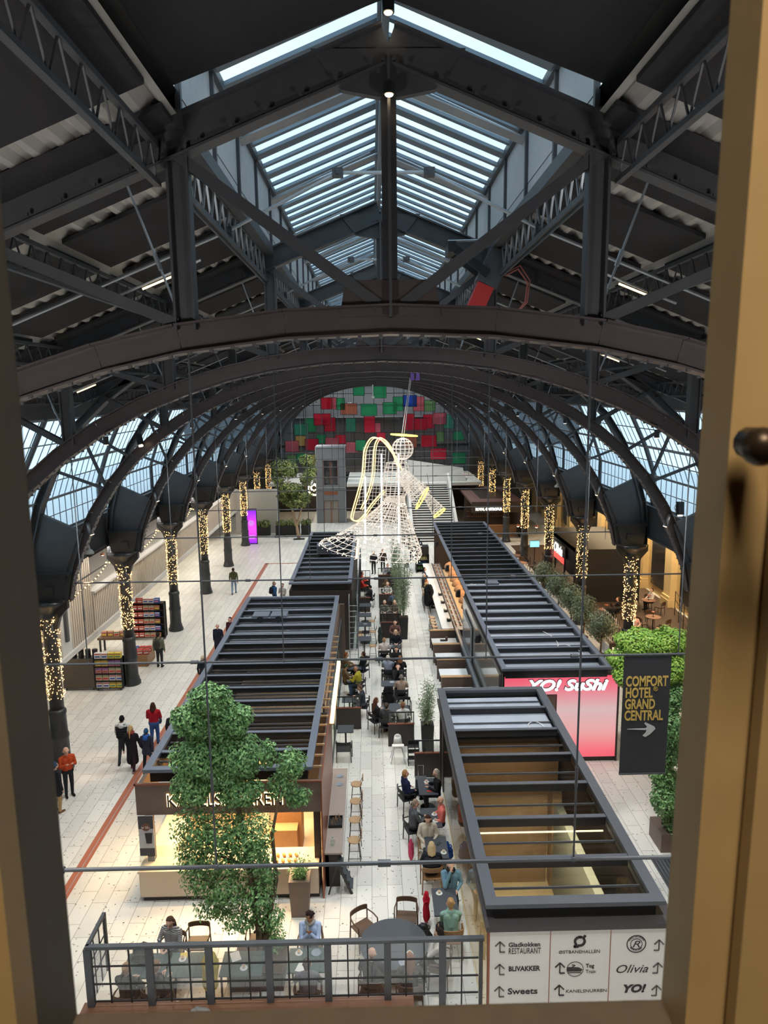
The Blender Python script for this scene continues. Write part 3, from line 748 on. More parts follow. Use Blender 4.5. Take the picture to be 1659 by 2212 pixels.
# outer walls of the aisles and lean-to ceilings
for s,nm in ((-1,'left'),(1,'right')):
    mb=MB(); x=20.5*s if s<0 else 18.6; mb.box(min(x,x+s*.3),max(x,x+s*.3),.6,YE,0,7.2)
    struct('wall_%s'%nm,mb, darkbrown if s<0 else yellowwall)
    mb=MB(); mb.box(min(s*12.6,s*22),max(s*12.6,s*22),.6,YE,7.0,7.2); struct('ceiling',mb,black)
    mb=MB(); mb.hexa([(s*12.8,.6,7.3),(s*24,.6,7.21),(s*24,YE,7.21),(s*12.8,YE,7.3),(s*12.8,.6,7.5),(s*24,.6,7.25),(s*24,YE,7.25),(s*12.8,YE,7.5)]); struct('roof_bounce_%s'%nm,mb,bounce_roof)
# ------------------------------------------------------------------ camera window
def wedge():
    mb=MB(); 
    # left jamb: gold face towards the room, dark reveal towards the hall
    mb.box(-1.6,-.538,.50,.53,12.0,15.6); struct('window_6_jamb_left',mb,tan_frame)
    mb=MB(); mb.box(-1.6,-.538,.53,.60,12.0,15.6); struct('trim_13',mb,dark_frame)
    mb=MB(); mb.box(.027,.065,.585,.60,12.0,15.6); mb.box(.027,.072,.55,.585,12,15.6); mb.box(.072,.9,.56,.60,12,15.6); mb.box(.060,.9,.53,.545,12,15.6); mb.v=[(x+.009*(z-13.6),y,z) for x,y,z in mb.v]; struct('window_6_jamb_right',mb,tan_frame)
    mb=MB(); mb.box(-.9,.5,.50,.60,12.3,12.92); struct('window_6_sill',mb,sill_m)
    mb=MB(); mb.box(-.6,.1,.598,.602,12.9,15.0); struct('window_6_pane',mb,glass_win)
wedge()

mb=MB(); mb.box(-2.6,2.2,-3.2,-3.1,12,16); mb.box(-2.7,-2.6,-3.2,.62,12,16); mb.box(2.2,2.3,-3.2,.62,12,16); struct('wall_room',mb,black)
mb=MB(); mb.box(-2.7,2.3,-3.2,.62,15.9,16); struct('ceiling_room',mb,black)
mb=MB(); mb.box(-2.7,2.3,-3.2,.62,11.9,12); struct('floor_room',mb,darkbrown)
# ------------------------------------------------------------------ banner
def lines_prism(mb,poly,y0,y1,at=(0,0)): mb.prism([(p[0]+at[0],p[1]+at[1]) for p in poly],'y',y0,y1)
bt=thing('hanging_banner','charcoal hotel banner with gold lettering hanging from the second tie bar','banner',(6.55,16.9,3.78))
mb=MB(); mb.box(-.60,.58,-.012,.012,0,3.2); mb.build('cloth',mat('banner_cloth',S((64,64,68)),.9,0,.08,40),bt)
mb=MB(); mb.cyl((-.6,0,.03),(.58,0,.03),.025,n=8); mb.cyl((-.6,0,3.2),(.58,0,3.2),.02,n=8)
for x in (-.55,-.02,.5): mb.tube([(x,0,3.18),(x+.02,-.04,3.23),(x,0,3.27),(x-.02,.04,3.23)],.008,5,True)
mb.build('rods',steel,bt)
gold=mat('gold_letters',S((240,200,104)),.5,0,.18,12); pale=mat('pale_letters',S((222,222,220)),.6,0,.05,10)
for i,t in enumerate(('COMFORT','HOTEL','GRAND','CENTRAL')): text('lettering',t,.37,gold,bt,(-.54,-.016,2.40-.303*i),fit=(1.06,.68,.76,.98)[i],off=.010)
text('lettering','®',.16,gold,bt,(.16,-.016,2.26))
mb=MB(); lines_prism(mb,[(-.45,.70),(.05,.67),(.02,.60),(-.05,.52),(.02,.48),(.14,.56),(.27,.70),(.24,.76),(.12,.82),(0,.88),(-.02,.84),(.05,.77),(.03,.72),(-.45,.705)],-.02,-.012,(0,.55)); mb.build('arrow',pale,bt)
# ------------------------------------------------------------------ kiosks
def roof(root,x0,x1,y0,y1,z,n,gm,fr=.2,slats=2,deep=.16,fm=None):
    fm=fm or frame_grey
    mb=MB(); w=fr
    mb.box(x0,x0+w,y0+w,y1-w,z-.09,z); mb.box(x1-w,x1,y0+w,y1-w,z-.09,z); mb.box(x0,x1,y0,y0+w,z-.09,z); mb.box(x0,x1,y1-w,y1,z-.09,z)
    mb.build('roof_frame',fm,root)
    L=(y1-y0)/n
    for k in range(1,n):
        y=y0+k*L; b=MB(); b.box(x0+w,x1-w,y-.05,y+.02,z-.07-deep,z-.06); b.m=1; b.box(x0+w,x1-w,y-.08,y+.05,z-.06,z-.035); b.build('roof_beam',[black,fm],root)
    b=MB()
    for k in range(n):
        for j in range(1,slats+1):
            y=y0+(k+j/(slats+1))*L; b.box(x0+w,x1-w,y-.012,y+.012,z-.24,z-.19)
    if slats: b.build('roof_slats',steel,root)
    g=MB(); g.box(x0+w,x1-w,y0+w,y1-w,z-.29,z-.275); g.build('roof_glass',gm,root)
    u=MB(); u.box(x0+.14,x1-.14,y0+.14,y0+.2,z-.42,z-.09); u.box(x0+.14,x1-.14,y1-.2,y1-.14,z-.42,z-.09); u.box(x0+.14,x0+.2,y0+.2,y1-.2,z-.42,z-.09); u.box(x1-.2,x1-.14,y0+.2,y1-.2,z-.42,z-.09); u.build('roof_upstand',black,root)
bay_sky_tone=mat('kiosk_bay_sky_tone',S((168,174,184)),.4,0,.25,1.5)  # opaque roof bays; pale tone paints in the sky reflected by the glass
# K1 bakery ------------------------------------------------------------
k1=thing('bakery_kiosk','brown bakery kiosk with backlit letters and slatted glass roof, behind the large leafy tree','kiosk',(0,0,0))
roof(k1,-6.42,-1.95,17.65,33.95,3.75,15,glass_roof,slats=3)
mb=MB(); mb.box(-6.6,-1.72,17.50,17.60,2.55,3.42); mb.box(-6.6,-6.5,17.6,34,2.55,3.3); mb.box(-1.82,-1.72,17.6,22.5,2.55,3.3); mb.box(-2.02,-1.94,22.5,34,2.55,3.3); mb.box(-6.6,-1.72,33.9,34.05,0,3.3)
mb.build('fascia',brown,k1)
mb=MB(); mb.box(-6.6,-6.56,20.5,33.9,0,2.55);  mb.box(-6.5,-1.8,22.0,22.1,0,3.2); mb.build('side_wall',darkbrown,k1)
mb=MB(); mb.box(-6.62,-6.58,17.48,34,3.40,3.44); mb.box(-6.62,-1.70,17.48,17.52,3.40,3.44); mb.box(-1.74,-1.70,17.48,22,0,3.4); mb.build('copper_edge',copper,k1)
for x in (-6.45,-1.9): mb=MB(); mb.box(x-.08,x+.1,17.9,18.1,.1,2.6); mb.build('post',darkbrown,k1)
mb=MB(); mb.box(-6.66,-1.85,17.5,18.35,.14,.86); mb.box(-6.66,-5.9,18.3,20.4,.14,.86); mb.build('counter_base',counter_m,k1)
mb=MB(); mb.box(-6.60,-1.85,17.56,18.3,0,.14); mb.build('plinth',darkbrown,k1)
mb=MB(); mb.box(-6.68,-1.85,17.46,18.4,.86,.92); mb.build('counter_top',counter_m,k1)
mb=MB(); mb.box(-6.62,-4.2,17.52,17.54,.92,1.32); mb.box(-6.62,-6.60,17.52,19.4,.92,1.32); mb.box(-6.62,-4.2,17.52,18.0,1.31,1.33); mb.build('display_glass',glass_clear,k1)
mb=MB(); mb.box(-6.5,-1.9,19,21.9,.0,.02); mb.build('inner_floor',mat('cream_tile',S((236,214,176)),.5,0,.05,5),k1)
mb=MB(); mb.box(-6.45,-3.6,20.4,20.5,.02,2.5); mb.build('bread_wall',mat('cream_panel',S((236,216,186)),.6,0,.05,5),k1)
mb=MB(); 
for z in (.9,1.35,1.8): mb.box(-6.3,-4.0,20.1,20.4,z,z+.03)
for x,y,z in ((-3.0,19.5,.9),(-2.9,19.9,1.3)): mb.box(x-.4,x+.4,y-.3,y+.3,0,z)
mb.build('shelves',wood,k1)
text('sign_halo','KANELSNURREN',.50,emis('halo_light',(1,.72,.32),3.5),k1,(-5.80,17.48,2.80),fit=3.05,off=.016,extrude=.002)
text('sign_letters','KANELSNURREN',.50,black,k1,(-5.78,17.42,2.81),fit=3.0,extrude=.012)
k1['label']=k1['label']
n=0
loaf=MB(); loaf.ball((0,0,0),.11,10,6,(1,.55,.55)); loaf.v=[(v[0],v[1],v[2]+.06) for v in loaf.v]
lo=Series(loaf.build('bread_loaf',bread,None,True)); lo.p['category']='bread'
rows={.93:'lowest',1.38:'middle',1.83:'top'}
for z in (.93,1.38,1.83):
    for i in range(9): lo((-6.15+.25*i,20.2,z),.4,'golden loaf on the %s shelf in the bakery, %s from the left'%(rows[z],ORD[i]),'bread loaves on the bakery shelves')
for i in range(12):
    for j in range(2): lo((-5.5+.17*i if i<8 else -3.0+.17*(i-8),17.75+.25*j,.92),1.2+.1*i,'brown pastry in the bakery counter display, %s row, %s from the left'%(('front','back')[j],ORD[i]),'pastries in the counter display',.7)
po=thing('menu_poster','grey poster with a dark paper cup and a brown price disc at the bakery corner','poster',(-6.36,17.44,1.42))
mb=MB(); mb.box(-.20,.20,-.012,.012,0,1.15); mb.build('sheet',mat('poster_grey',S((196,196,200)),.6,0,.12,4),po)
mb=MB(); mb.box(-.20,.20,-.016,-.012,.78,1.15); mb.box(-.20,.20,-.016,-.012,0,.22); mb.build('dark_bands',mat('poster_dark',S((66,66,70)),.6),po)
mb=MB(); mb.prism([(-.01,.36),(.13,.36),(.16,.66),(-.04,.66)],'y',-.024,-.016); mb.build('cup_picture',black,po)
mb=MB(); mb.cyl((0,-.016,.83),(0,-.024,.83),.11,n=24); mb.build('price_disc',mat('disc_brown',S((120,78,58)),.6),po)
text('lettering','kr 25,-',.085,white,po,(0,-.028,.80),align='CENTER')
area('bakery_ceiling_light',(-4.2,19.3,3.15),3.8,1.9,300,(1,.70,.36),spread=2.4)
area('bakery_inner_light',(-4.2,27,3.2),3.0,8,90,(1,.66,.4))
for i in range(7):
    l=thing('pendant_spotlight','small warm spotlight under the bakery canopy, %s from the left'%ORD[i],'spotlight',(-6.1+.65*i,17.75,2.6),0,'spotlights under the bakery canopy')
    mb=MB(); mb.cyl((0,0,-.16),(0,0,0),.045,n=10); mb.build('housing',black,l); mb=MB(); mb.cyl((0,0,-.165),(0,0,-.16),.035,n=10); mb.build('lens',warm_lamp,l)
    spot('bakery_spot',(-6.1+.65*i,17.7,2.42),38,1.6,(1,.66,.34),(math.radians(-28),0,0),.7,.03)
# bar counter along the right of K1
bc=thing('bar_counter','long narrow pale bar counter along the right side of the bakery','counter',(0,0,0))
mb=MB(); mb.box(-1.72,-1.22,17.9,22.4,1.0,1.05); mb.build('top',mat('bar_top',S((170,154,142)),.4,0,.08,8),bc)
mb=MB(); mb.box(-1.68,-1.60,17.95,22.35,0,1.0); mb.box(-1.68,-1.3,17.95,18.0,0,1.0); mb.box(-1.68,-1.3,22.3,22.35,0,1.0); mb.build('support',darkbrown,bc)
def stool():
    r=thing('bar_stool','','bar stool')
    mb=MB(); mb.lathe([(.17,.74),(.19,.75),(.19,.775),(.16,.785)],n=18); mb.build('seat',lightwood,r)
    mb=MB(); 
    mb.tube([(-.13+.26*i/8,-.19-.03*math.sin(PI*i/8),1.0) for i in range(9)],.012,6); mb.box(-.12,.12,-.225,-.205,.93,1.07); mb.build('backrest',wood,r)
    for sx in (-1,1):
        for sy in (-1,1):
            mb=MB(); mb.cyl((sx*.12,sy*.12,.75),(sx*.19,sy*.19,0),.011,n=6)
            if sy<0: mb.cyl((sx*.12,-.12,.75),(sx*.1,-.21,.98),.009,n=6)
            mb.build('leg',black,r)
    mb=MB(); mb.tube([(.17,.17,.28),(-.17,.17,.28),(-.17,-.17,.28),(.17,-.17,.28)],.009,6,True); mb.build('footrest',black,r); return r
st=Series(stool())
for i,y in enumerate((18.9,19.9,20.9,21.9)):
    st((-.92,y,0),PI/2,'wooden bar stool with thin black legs at the bakery bar, %s from the near end'%ORD[i],'stools at the bakery bar')
def plate(nm='plate'):
    r=thing(nm,'','plate'); mb=MB(); mb.lathe([(.05,0),(.11,.012),(.115,.016),(.105,.014),(.05,.006)],n=20); mb.build('dish',mat('plate_glaze',S((150,156,164)),.3),r); return r
plS=Series(plate())
for i,y in enumerate((21.9,21.4)): plS((-1.45,y,1.05),0,'grey plate on the bakery bar, %s from the far end'%ORD[i],'plates on the bakery bar')
def jug(lbl,loc,m=glass_green,h=.25,r=.06):
    t=thing('water_carafe',lbl,'carafe',loc); mb=MB(); mb.lathe([(r*.9,0),(r,.01),(r,h*.55),(r*.4,h*.8),(r*.5,h)],n=14); mb.build('glass_body',m,t,True)
    mb=MB(); mb.cyl((0,0,h),(0,0,h+.02),r*.45,n=10); mb.build('stopper',alu,t); return t
jug('clear water carafe near the front end of the bakery bar',(-1.5,18.25,1.05)); 
t=thing('condiment_tray','dark tray with cutlery and napkins on the bakery bar','tray',(-1.47,19.3,1.05)); mb=MB(); mb.box(-.2,.2,-.25,.25,0,.02); mb.box(-.2,.2,-.25,-.23,0,.09); mb.box(-.2,.2,.23,.25,0,.09); mb.box(-.2,-.18,-.25,.25,0,.09); mb.box(.18,.2,-.25,.25,0,.09); mb.build('tray',black,t)
mb=MB(); 
for i in range(14): a=random.uniform(-.14,.14); b=random.uniform(-.2,.2); mb.cyl((a,b,.02),(a+random.uniform(-.05,.05),b+random.uniform(-.05,.05),.2),.008,n=5)
mb.build('cutlery',lightwood,t)['kind']='stuff'
# light strip on K1 edge and K2 edge
for nm,x,y0,y1,lab in (('k1',-1.66,21.5,26.6,'warm glowing light strip on the right edge of the bakery kiosk roof'),('k2',-1.34,44.5,50.2,'warm glowing light strip on the right edge of the far left kiosk')):
    t=thing('light_strip',lab,'light strip',(x,y0,3.1)); mb=MB(); mb.box(-.06,.06,0,y1-y0,0,.14); mb.build('tube',emis('strip_glow_'+nm,(1,.72,.36),3.2),t)
    mb=MB(); mb.box(-.08,.08,-.02,y1-y0+.02,-.03,0); mb.build('bracket',wood,t)
# green glass screens along the aisle
def gscreen(x,y0,y1,lab,h=2.6,m=glass_green):
    t=thing('glass_screen',lab,'glass screen',(x,y0,0)); n=max(1,round((y1-y0)/1.9)); L=(y1-y0)/n
    for k in range(n):
        mb=MB(); mb.box(-.008,.008,k*L+.03,(k+1)*L-.03,.08,h); mb.build('pane',m,t)
    mb=MB(); mb.box(-.03,.03,0,y1-y0,0,.08); mb.box(-.03,.03,0,y1-y0,h,h+.04)
    for k in range(n+1): mb.box(-.025,.025,k*L-.025,k*L+.025,0,h)
    mb.build('frame',steel,t); return t
gscreen(-1.88,22.6,33.8,'greenish glass screen along the right side of the bakery kiosk')
gscreen(-1.18,36.6,50.0,'greenish glass screen along the right side of the far left kiosk')
# brown shelf wall teeth on K1 edge
for k in range(18): mb=MB(); y=18.2+.62*k; mb.box(-2.0,-1.75,y,y+.05,3.42,3.47); mb.build('bracket',lightwood,k1)
# K2 -------------------------------------------------------------------
k2=thing('far_kiosk','low dark kiosk with slatted roof left of the hanging angel','kiosk',(0,0,0))
roof(k2,-4.7,-1.42,36.4,50.3,3.75,12,glass_roof_dark,slats=2)
mb=MB(); mb.box(-4.7,-1.4,36.5,50.2,0,3.3); mb.build('body',darkbrown,k2)
mb=MB(); mb.box(-4.5,-1.62,36.6,43.3,3.475,3.49); mb.build('sky_tone_bay',bay_sky_tone,k2)
t=thing('ventilation_box','dark ventilation box on the roof of the far left kiosk','vent box',(-3.25,43.2,3.46)); mb=MB(); mb.box(-.45,.45,-.3,.3,.35,.9); mb.build('casing',frame_grey,t)
mb=MB(); 
for z in (.43,.53,.63,.73): mb.box(-.4,.4,-.32,-.3,z,z+.04)
mb.build('louvres',black,t); mb=MB(); mb.box(-.4,-.3,-.2,.2,0,.35); mb.box(.3,.4,-.2,.2,0,.35); mb.build('feet',black,t)
mb=MB(); mb.box(-6.2,-2.15,28.2,33.7,3.475,3.49); mb.build('sky_tone_bay',bay_sky_tone,k1)
for i,x in enumerate((-5.3,-4.5)):
    t=thing('fan_unit','black roof fan unit on the back of the bakery roof, %s one'%('left','right')[i],'fan',(x,31.0,3.5),0,'fans on the bakery roof'); mb=MB(); mb.box(-.36,.36,-.35,.35,0,.30); mb.build('casing',frame_grey,t); mb=MB(); mb.cyl((0,-.36,.16),(0,-.44,.16),.15,n=18); mb.build('duct',black,t)
# ladder between K1 and K2
t=thing('access_ladder','metal access ladder on the right behind the bakery kiosk','ladder',(-1.5,34.3,0))
for x in (0,.42):
    mb=MB(); mb.tube([(x,0,0),(x,0,3.2),(x,.15,3.5),(x,.5,3.55)],.025,7); mb.build('rail',alu,t)
for k in range(11): mb=MB(); mb.cyl((0,0,.3+.28*k),(.42,0,.3+.28*k),.017,n=6); mb.build('rung',alu,t)
# K3 sign kiosk --------------------------------------------------------
k3=thing('sign_kiosk','dark framed glass roofed kiosk with white directory board in the right foreground','kiosk',(0,0,0))
roof(k3,1.87,5.45,12.65,23.2,3.5,7,glass_roof,fr=.24,slats=1,deep=.2,fm=k3frame)
mb=MB(); mb.box(1.86,5.66,12.5,12.75,3.02,3.12); mb.box(1.86,2.06,12.75,23.2,3.02,3.12); mb.box(5.46,5.66,12.75,23.2,3.02,3.12); mb.build('ledge',k3ledge,k3)
mb=MB(); mb.box(5.5,5.58,12.8,23,0,3.02); mb.box(1.95,5.58,23.0,23.2,0,3.02); mb.box(2.0,2.06,22.5,23,0,3.02); mb.build('wall',darkbrown,k3)
mb=MB(); mb.box(2.02,2.04,12.7,22.5,.05,3.02); mb.build('side_glass',glass_side,k3)
mb=MB(); mb.box(2.0,5.5,12.9,23,0.01,.04); mb.build('inner_floor',mat('beige_tiles',S((200,180,136)),.5,0,.1,3),k3)
mb=MB(); mb.box(2.1,4.4,17.9,18.0,0,2.6); mb.box(4.45,4.7,17.6,18.0,0,2.9); mb.box(2.1,5.4,20.6,20.7,0,2.9); mb.build('partition',mat('dull_oak',S((140,116,86)),.6,0,.15,6),k3)
mb=MB(); mb.box(4.5,4.7,13.4,17.6,0,2.6); mb.build('column_wall',mat('grey_green_wall',S((120,122,108)),.7),k3)
mb=MB(); 
for y in (14.2,15.6): mb.cyl((2.9,y,1.0),(4.4,y,1.0),.025,n=6); mb.cyl((2.9,y,.6),(4.4,y,.6),.02,n=6); [mb.cyl((x,y,0),(x,y,1.0),.02,n=6) for x in (2.9,3.6,4.35)]
mb.cyl((2.9,13.2,1.0),(2.9,15.6,1.0),.025,n=6); mb.cyl((2.9,13.2,.6),(2.9,15.6,.6),.02,n=6); mb.build('handrail',darkwood,k3)
mb=MB(); 
for y in (15.0,16.3): mb.box(2.0,5.4,y,y+.03,2.6,2.63)
mb.build('light_line',emis('line_glow',(1,.85,.6),2.5),k3)
mb=MB(); mb.box(2.11,5.21,20.2,22.9,3.23,3.245); mb.build('sky_tone_bay',bay_sky_tone,k3)
area('sign_kiosk_light',(3.6,15.2,2.9),2.6,3.6,170,(1,.9,.68)); area('sign_kiosk_light',(3.6,19.4,2.8),2.4,1.6,40,(1,.8,.55))
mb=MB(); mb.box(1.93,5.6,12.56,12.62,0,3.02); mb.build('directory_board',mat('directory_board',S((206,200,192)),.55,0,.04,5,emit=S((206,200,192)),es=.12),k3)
mb=MB(); mb.box(1.90,1.94,12.54,12.64,0,3.02); mb.box(5.59,5.63,12.54,12.64,0,3.02); mb.box(3.135,3.15,12.553,12.56,0,3.0); mb.box(4.335,4.35,12.553,12.56,0,3.0); mb.build('board_edges',copper,k3)
ink=mat('sign_ink',S((56,50,50)),.7); ink2=mat('sign_arrow_ink',S((96,90,86)),.7)
yb=12.553
def wr(s,x,z,size,w=1.,sh=0.,al='LEFT',m=ink,off=0.): text('lettering',s,size,m,k3,(x,yb,z),align=al,fit=w,shear=sh,off=off,extrude=.002)
def P2(px,py):  # positions on the board, measured in metres on its face
    return 1.93+(px-1053)*3.67/396, 3.02-(py-1992)*1.83/183*.99
def arrow(px,py,right=False,m=ink2):
    x,z=P2(px,py); mb=MB(); s=-1 if right else 1
    mb.beam((x,yb,z-.10),(x,yb,z+.13),.02,.022,(0,1,0)); mb.beam((x,yb,z-.10),(x+s*.10,yb,z-.10),.02,.022,(0,1,0))
    for k in (-1,1): mb.beam((x,yb,z+.13),(x+k*.095,yb,z+.03),.02,.022,(0,1,0))
    mb.build('arrow',m,k3)
for y in (2031,2082,2133): arrow(1076,y)
for y in (2082,2133): arrow(1206,y,m=ink)
for y in (2035,2087,2139): arrow(1418,y,True)
x,z=P2(1094,2030); wr('Gladkokken',x,z,.135,.63,off=.003); x,z=P2(1094,2045); wr('RESTAURANT',x,z-.01,.185,.64)
x,z=P2(1095,2085); wr('BLIVAKKER',x,z,.15,.63,off=.005); x,z=P2(1094,2138); wr('Sweets',x,z,.19,.60,off=.004)
x,z=P2(1247,2048); wr('ØSTBANEHALLEN',x,z,.10,.82,al='CENTER')
x,z=P2(1262,2081); wr('Tog',x,z,.12,.17,off=.003); x,z=P2(1262,2093); wr('Train',x,z-.01,.115,.20)
x,z=P2(1220,2138); wr('KANELSNURREN',x,z,.10,.82)
x,z=P2(1343,2140); wr('YO!',x,z,.24,.46,.25,off=.012)
x,z=P2(1324,2095); wr('Olivia',x,z,.26,.64,.35); x,z=P2(1337,2178); wr('Bella',x,z,.26,.5,.35)
# emblems
mb=MB(); cx0,cz0=P2(1247,2021)
for d0,d1 in ((66,226),(-114,46)):
    ring=[(.095*math.cos(a),.095*math.sin(a)) for a in np.linspace(math.radians(d0),math.radians(d1),16)]
    for (a0,b0),(a1,b1) in zip(ring,ring[1:]): mb.beam((cx0+a0,yb,cz0+b0),(cx0+a1*1.02,yb,cz0+b1*1.02),.02,.048,(0,1,0))
mb.beam((cx0+.055,yb,cz0+.06),(cx0+.11,yb,cz0+.13),.02,.045,(0,1,0)); mb.beam((cx0-.11,yb,cz0-.12),(cx0-.06,yb,cz0-.065),.02,.045,(0,1,0)); mb.beam((cx0-.12,yb,cz0-.118),(cx0-.02,yb,cz0-.118),.02,.036,(0,1,0)); mb.beam((cx0+.03,yb,cz0+.105),(cx0-.03,yb,cz0+.105),.02,.03,(0,1,0)); mb.build('emblem',ink,k3)
mb=MB(); cx0,cz0=P2(1239,2084)
mb.tube([(cx0+.165*math.cos(a),yb,cz0+.165*math.sin(a)) for a in np.linspace(0,2*PI,33)[:-1]],.006,5,True)
mb.prism([(cx0-.16,cz0-.05),(cx0+.12,cz0-.05),(cx0+.15,cz0-.01),(cx0+.07,cz0+.04),(cx0-.16,cz0+.05)],'y',yb-.003,yb+.003); mb.beam((cx0-.15,yb,cz0-.08),(cx0+.12,yb,cz0-.08),.01,.012,(0,1,0))
mb.beam((cx0-.07,yb,cz0+.10),(cx0+.0,yb,cz0+.085),.01,.012,(0,1,0)); mb.beam((cx0+.0,yb,cz0+.085),(cx0-.06,yb,cz0+.05),.01,.012,(0,1,0)); mb.build('train_symbol',ink,k3)
mb=MB(); cx0,cz0=P2(1369,2030)
for r,w in ((.19,.008),(.18,.004),(.115,.007)): mb.tube([(cx0+r*math.cos(a),yb,cz0+r*math.sin(a)) for a in np.linspace(0,2*PI,37)[:-1]],w,5,True)
mb.build('round_crest',ink,k3); wr('R',cx0-.01,cz0-.07,.20,.15,.3,'CENTER')
for s_t,a0,a1 in (('ROYAL GASTROPUB',150,30),('BE ROYAL BE YOURSELF',215,325)):
    for i,ch in enumerate(s_t):
        a=math.radians(a0+(a1-a0)*i/(len(s_t)-1)); r=.148
        if ch!=' ': text('lettering',ch,.05,ink,k3,(cx0+r*math.cos(a),yb,cz0+r*math.sin(a)),rot=(PI/2,0 if 0 else (PI/2-a if a0<200 else -(a+PI/2)),0) ,align='CENTER',extrude=.002)
# K4 sushi kiosk ---------------------------------------------------------
k4=thing('sushi_kiosk','long dark louvred kiosk with glowing pink end wall','kiosk',(0,0,0))
roof(k4,4.3,8.28,24.35,53.9,3.68,26,glass_roof_dark,fr=.18,slats=1)
mb=MB(); mb.box(4.48,8.1,24.6,37,3.41,3.425); mb.build('sky_tone_bay',bay_sky_tone,k4)
mb=MB(); mb.box(4.36,8.56,24.5,24.75,3.32,3.42); mb.box(4.36,8.56,24.5,24.56,0,.16); mb.box(4.36,4.42,24.5,24.56,0,3.4); mb.box(8.54,8.6,24.45,24.6,0,3.4); mb.build('edge_trim',darkbrown,k4)
def pink_mat():
    m,nt,b=nodes('lightbox_pink'); N=nt.nodes.new; L=nt.links.new
    tc=N('ShaderNodeTexCoord'); sp=N('ShaderNodeSeparateXYZ'); L(tc.outputs['Object'],sp.inputs[0]); rp=N('ShaderNodeValToRGB'); mr=N('ShaderNodeMapRange'); mr.inputs[1].default_value=0; mr.inputs[2].default_value=3.4; L(sp.outputs[2],mr.inputs[0]); L(mr.outputs[0],rp.inputs[0])
    e=rp.color_ramp.elements; e[0].position=0; e[0].color=list(S((255,92,112)))+[1]; e[1].position=1; e[1].color=list(S((250,70,100)))+[1]
    for p,c in ((.12,(255,110,125)),(.34,(240,170,170)),(.6,(222,190,190)),(.85,(245,120,140))): q=e.new(p); q.color=list(S(c))+[1]
    L(rp.outputs[0],b.inputs['Emission Color']); b.inputs['Emission Strength'].default_value=.60; b.inputs['Base Color'].default_value=(.1,.05,.05,1); return m
mb=MB(); mb.box(6.35,8.54,24.50,24.54,.16,3.32); mb.box(4.42,6.35,24.50,24.54,2.62,3.32); mb.build('lit_wall',pink_mat(),k4)
mb=MB(); mb.box(4.42,6.33,24.6,24.7,0,2.62); mb.build('recess',brown,k4)
mb=MB(); mb.box(5.7,6.25,24.55,24.6,0,2.1); dr=mb.build('door',wood,k4); mb=MB(); mb.cyl((6.15,24.52,1.0),(6.15,24.52,1.15),.015,n=6); mb.build('handle',chrome,dr)
text('letter_backs','YO! SuShi',.56,darkbrown,k4,(5.20,24.47,2.80),fit=2.9,shear=.3,off=.03,extrude=.03)
text('sign_letters','YO! SuShi',.56,emis('sign_white',(.92,1,1),1.1),k4,(5.18,24.38,2.82),fit=2.85,shear=.3,off=.012,extrude=.04)
mb=MB(); mb.box(8.44,8.54,24.6,53.8,0,3.4); mb.box(4.38,4.44,24.6,35.5,0,3.3); mb.box(4.4,8.5,53.7,53.8,0,3.3); mb.box(6.6,6.7,36,53.7,0,3.2); mb.build('side_wall',darkbrown,k4)
mb=MB(); mb.box(4.30,4.38,25,35.4,0,3.2); mb.build('glazed_side',mat('reflective_panel',S((150,146,138)),.12,.3,.1,2),k4)
mb=MB(); mb.box(4.4,8.4,36,53.6,0.0,.03); mb.build('inner_floor',mat('cream_tile_b',S((226,196,150)),.5,0,.1,5),k4)
area('sushi_light',(5.5,45,3.1),1.6,15,220,(1,.7,.42))
t=thing('wall_screen','large screen in a white frame on the left side of the sushi kiosk','screen',(4.26,33.3,1.0)); mb=MB(); mb.box(-.05,0,-1.5,1.5,0,1.7); mb.build('frame',alu,t); mb=MB(); mb.box(-.06,-.05,-1.35,1.35,.12,1.58); mb.build('display',mat('screen_off',S((120,122,126)),.15),t)
for i,y in enumerate((29.5,36.5,42,49)):
    t=thing('wall_speaker','black box speaker on the roof edge of the sushi kiosk, %s from the window'%ORD[i],'speaker',(4.18,y,2.85),0,'speakers on the sushi kiosk edge'); mb=MB(); mb.hexa([(-.13,-.15,0),(.1,-.15,0),(.1,.15,0),(-.13,.15,0),(-.07,-.12,.3),(.1,-.12,.35),(.1,.12,.35),(-.07,.12,.3)]); mb.build('cabinet',black,t); mb=MB(); mb.cyl((-.13,0,.15),(-.11,0,.15),.08,n=12); mb.build('grille',steel,t)
# white cables & boxes on roofs
def cable(lab,pts,m=white,r=.012):
    mb=MB(); mb.tube(pts,r,5); o=mb.build('loose_cable',m); tag(o,lab,'cable')
cable('loose white cable coiled on the near end of the sushi kiosk roof',[(7.6+.25*math.cos(t)*(.6+.05*t)-.12*t,26.2+.5*math.sin(t)+.3*t,3.5) for t in np.linspace(0,8,30)])
cable('loose white cable lying on the left middle of the sushi kiosk roof',[(4.9+.2*math.cos(t),36.0+.35*math.sin(t*1.3)+.02*t,3.5) for t in np.linspace(0,12,40)])
cable('pale cable loop on the roof of the sign kiosk',[(4.6+.3*math.cos(t)+.05*t,20.6+.35*math.sin(t),3.3) for t in np.linspace(0,5,24)])
cable('loose pale cables on the back of the bakery roof',[(-4.0+.9*math.sin(t)+.1*t,29.6+.25*math.cos(2.3*t),3.5) for t in np.linspace(0,6,40)])
cable('white cable running along the far left kiosk roof',[(-4.3+.35*t,42.7+.12*math.sin(5*t),3.5) for t in np.linspace(0,6.5,40)])
t=thing('junction_box','flat grey junction box on the sushi kiosk roof','box',(5.9,36.2,3.48)); mb=MB(); mb.box(-.32,.32,-.3,.3,0,.22); mb.build('case',frame_grey,t)
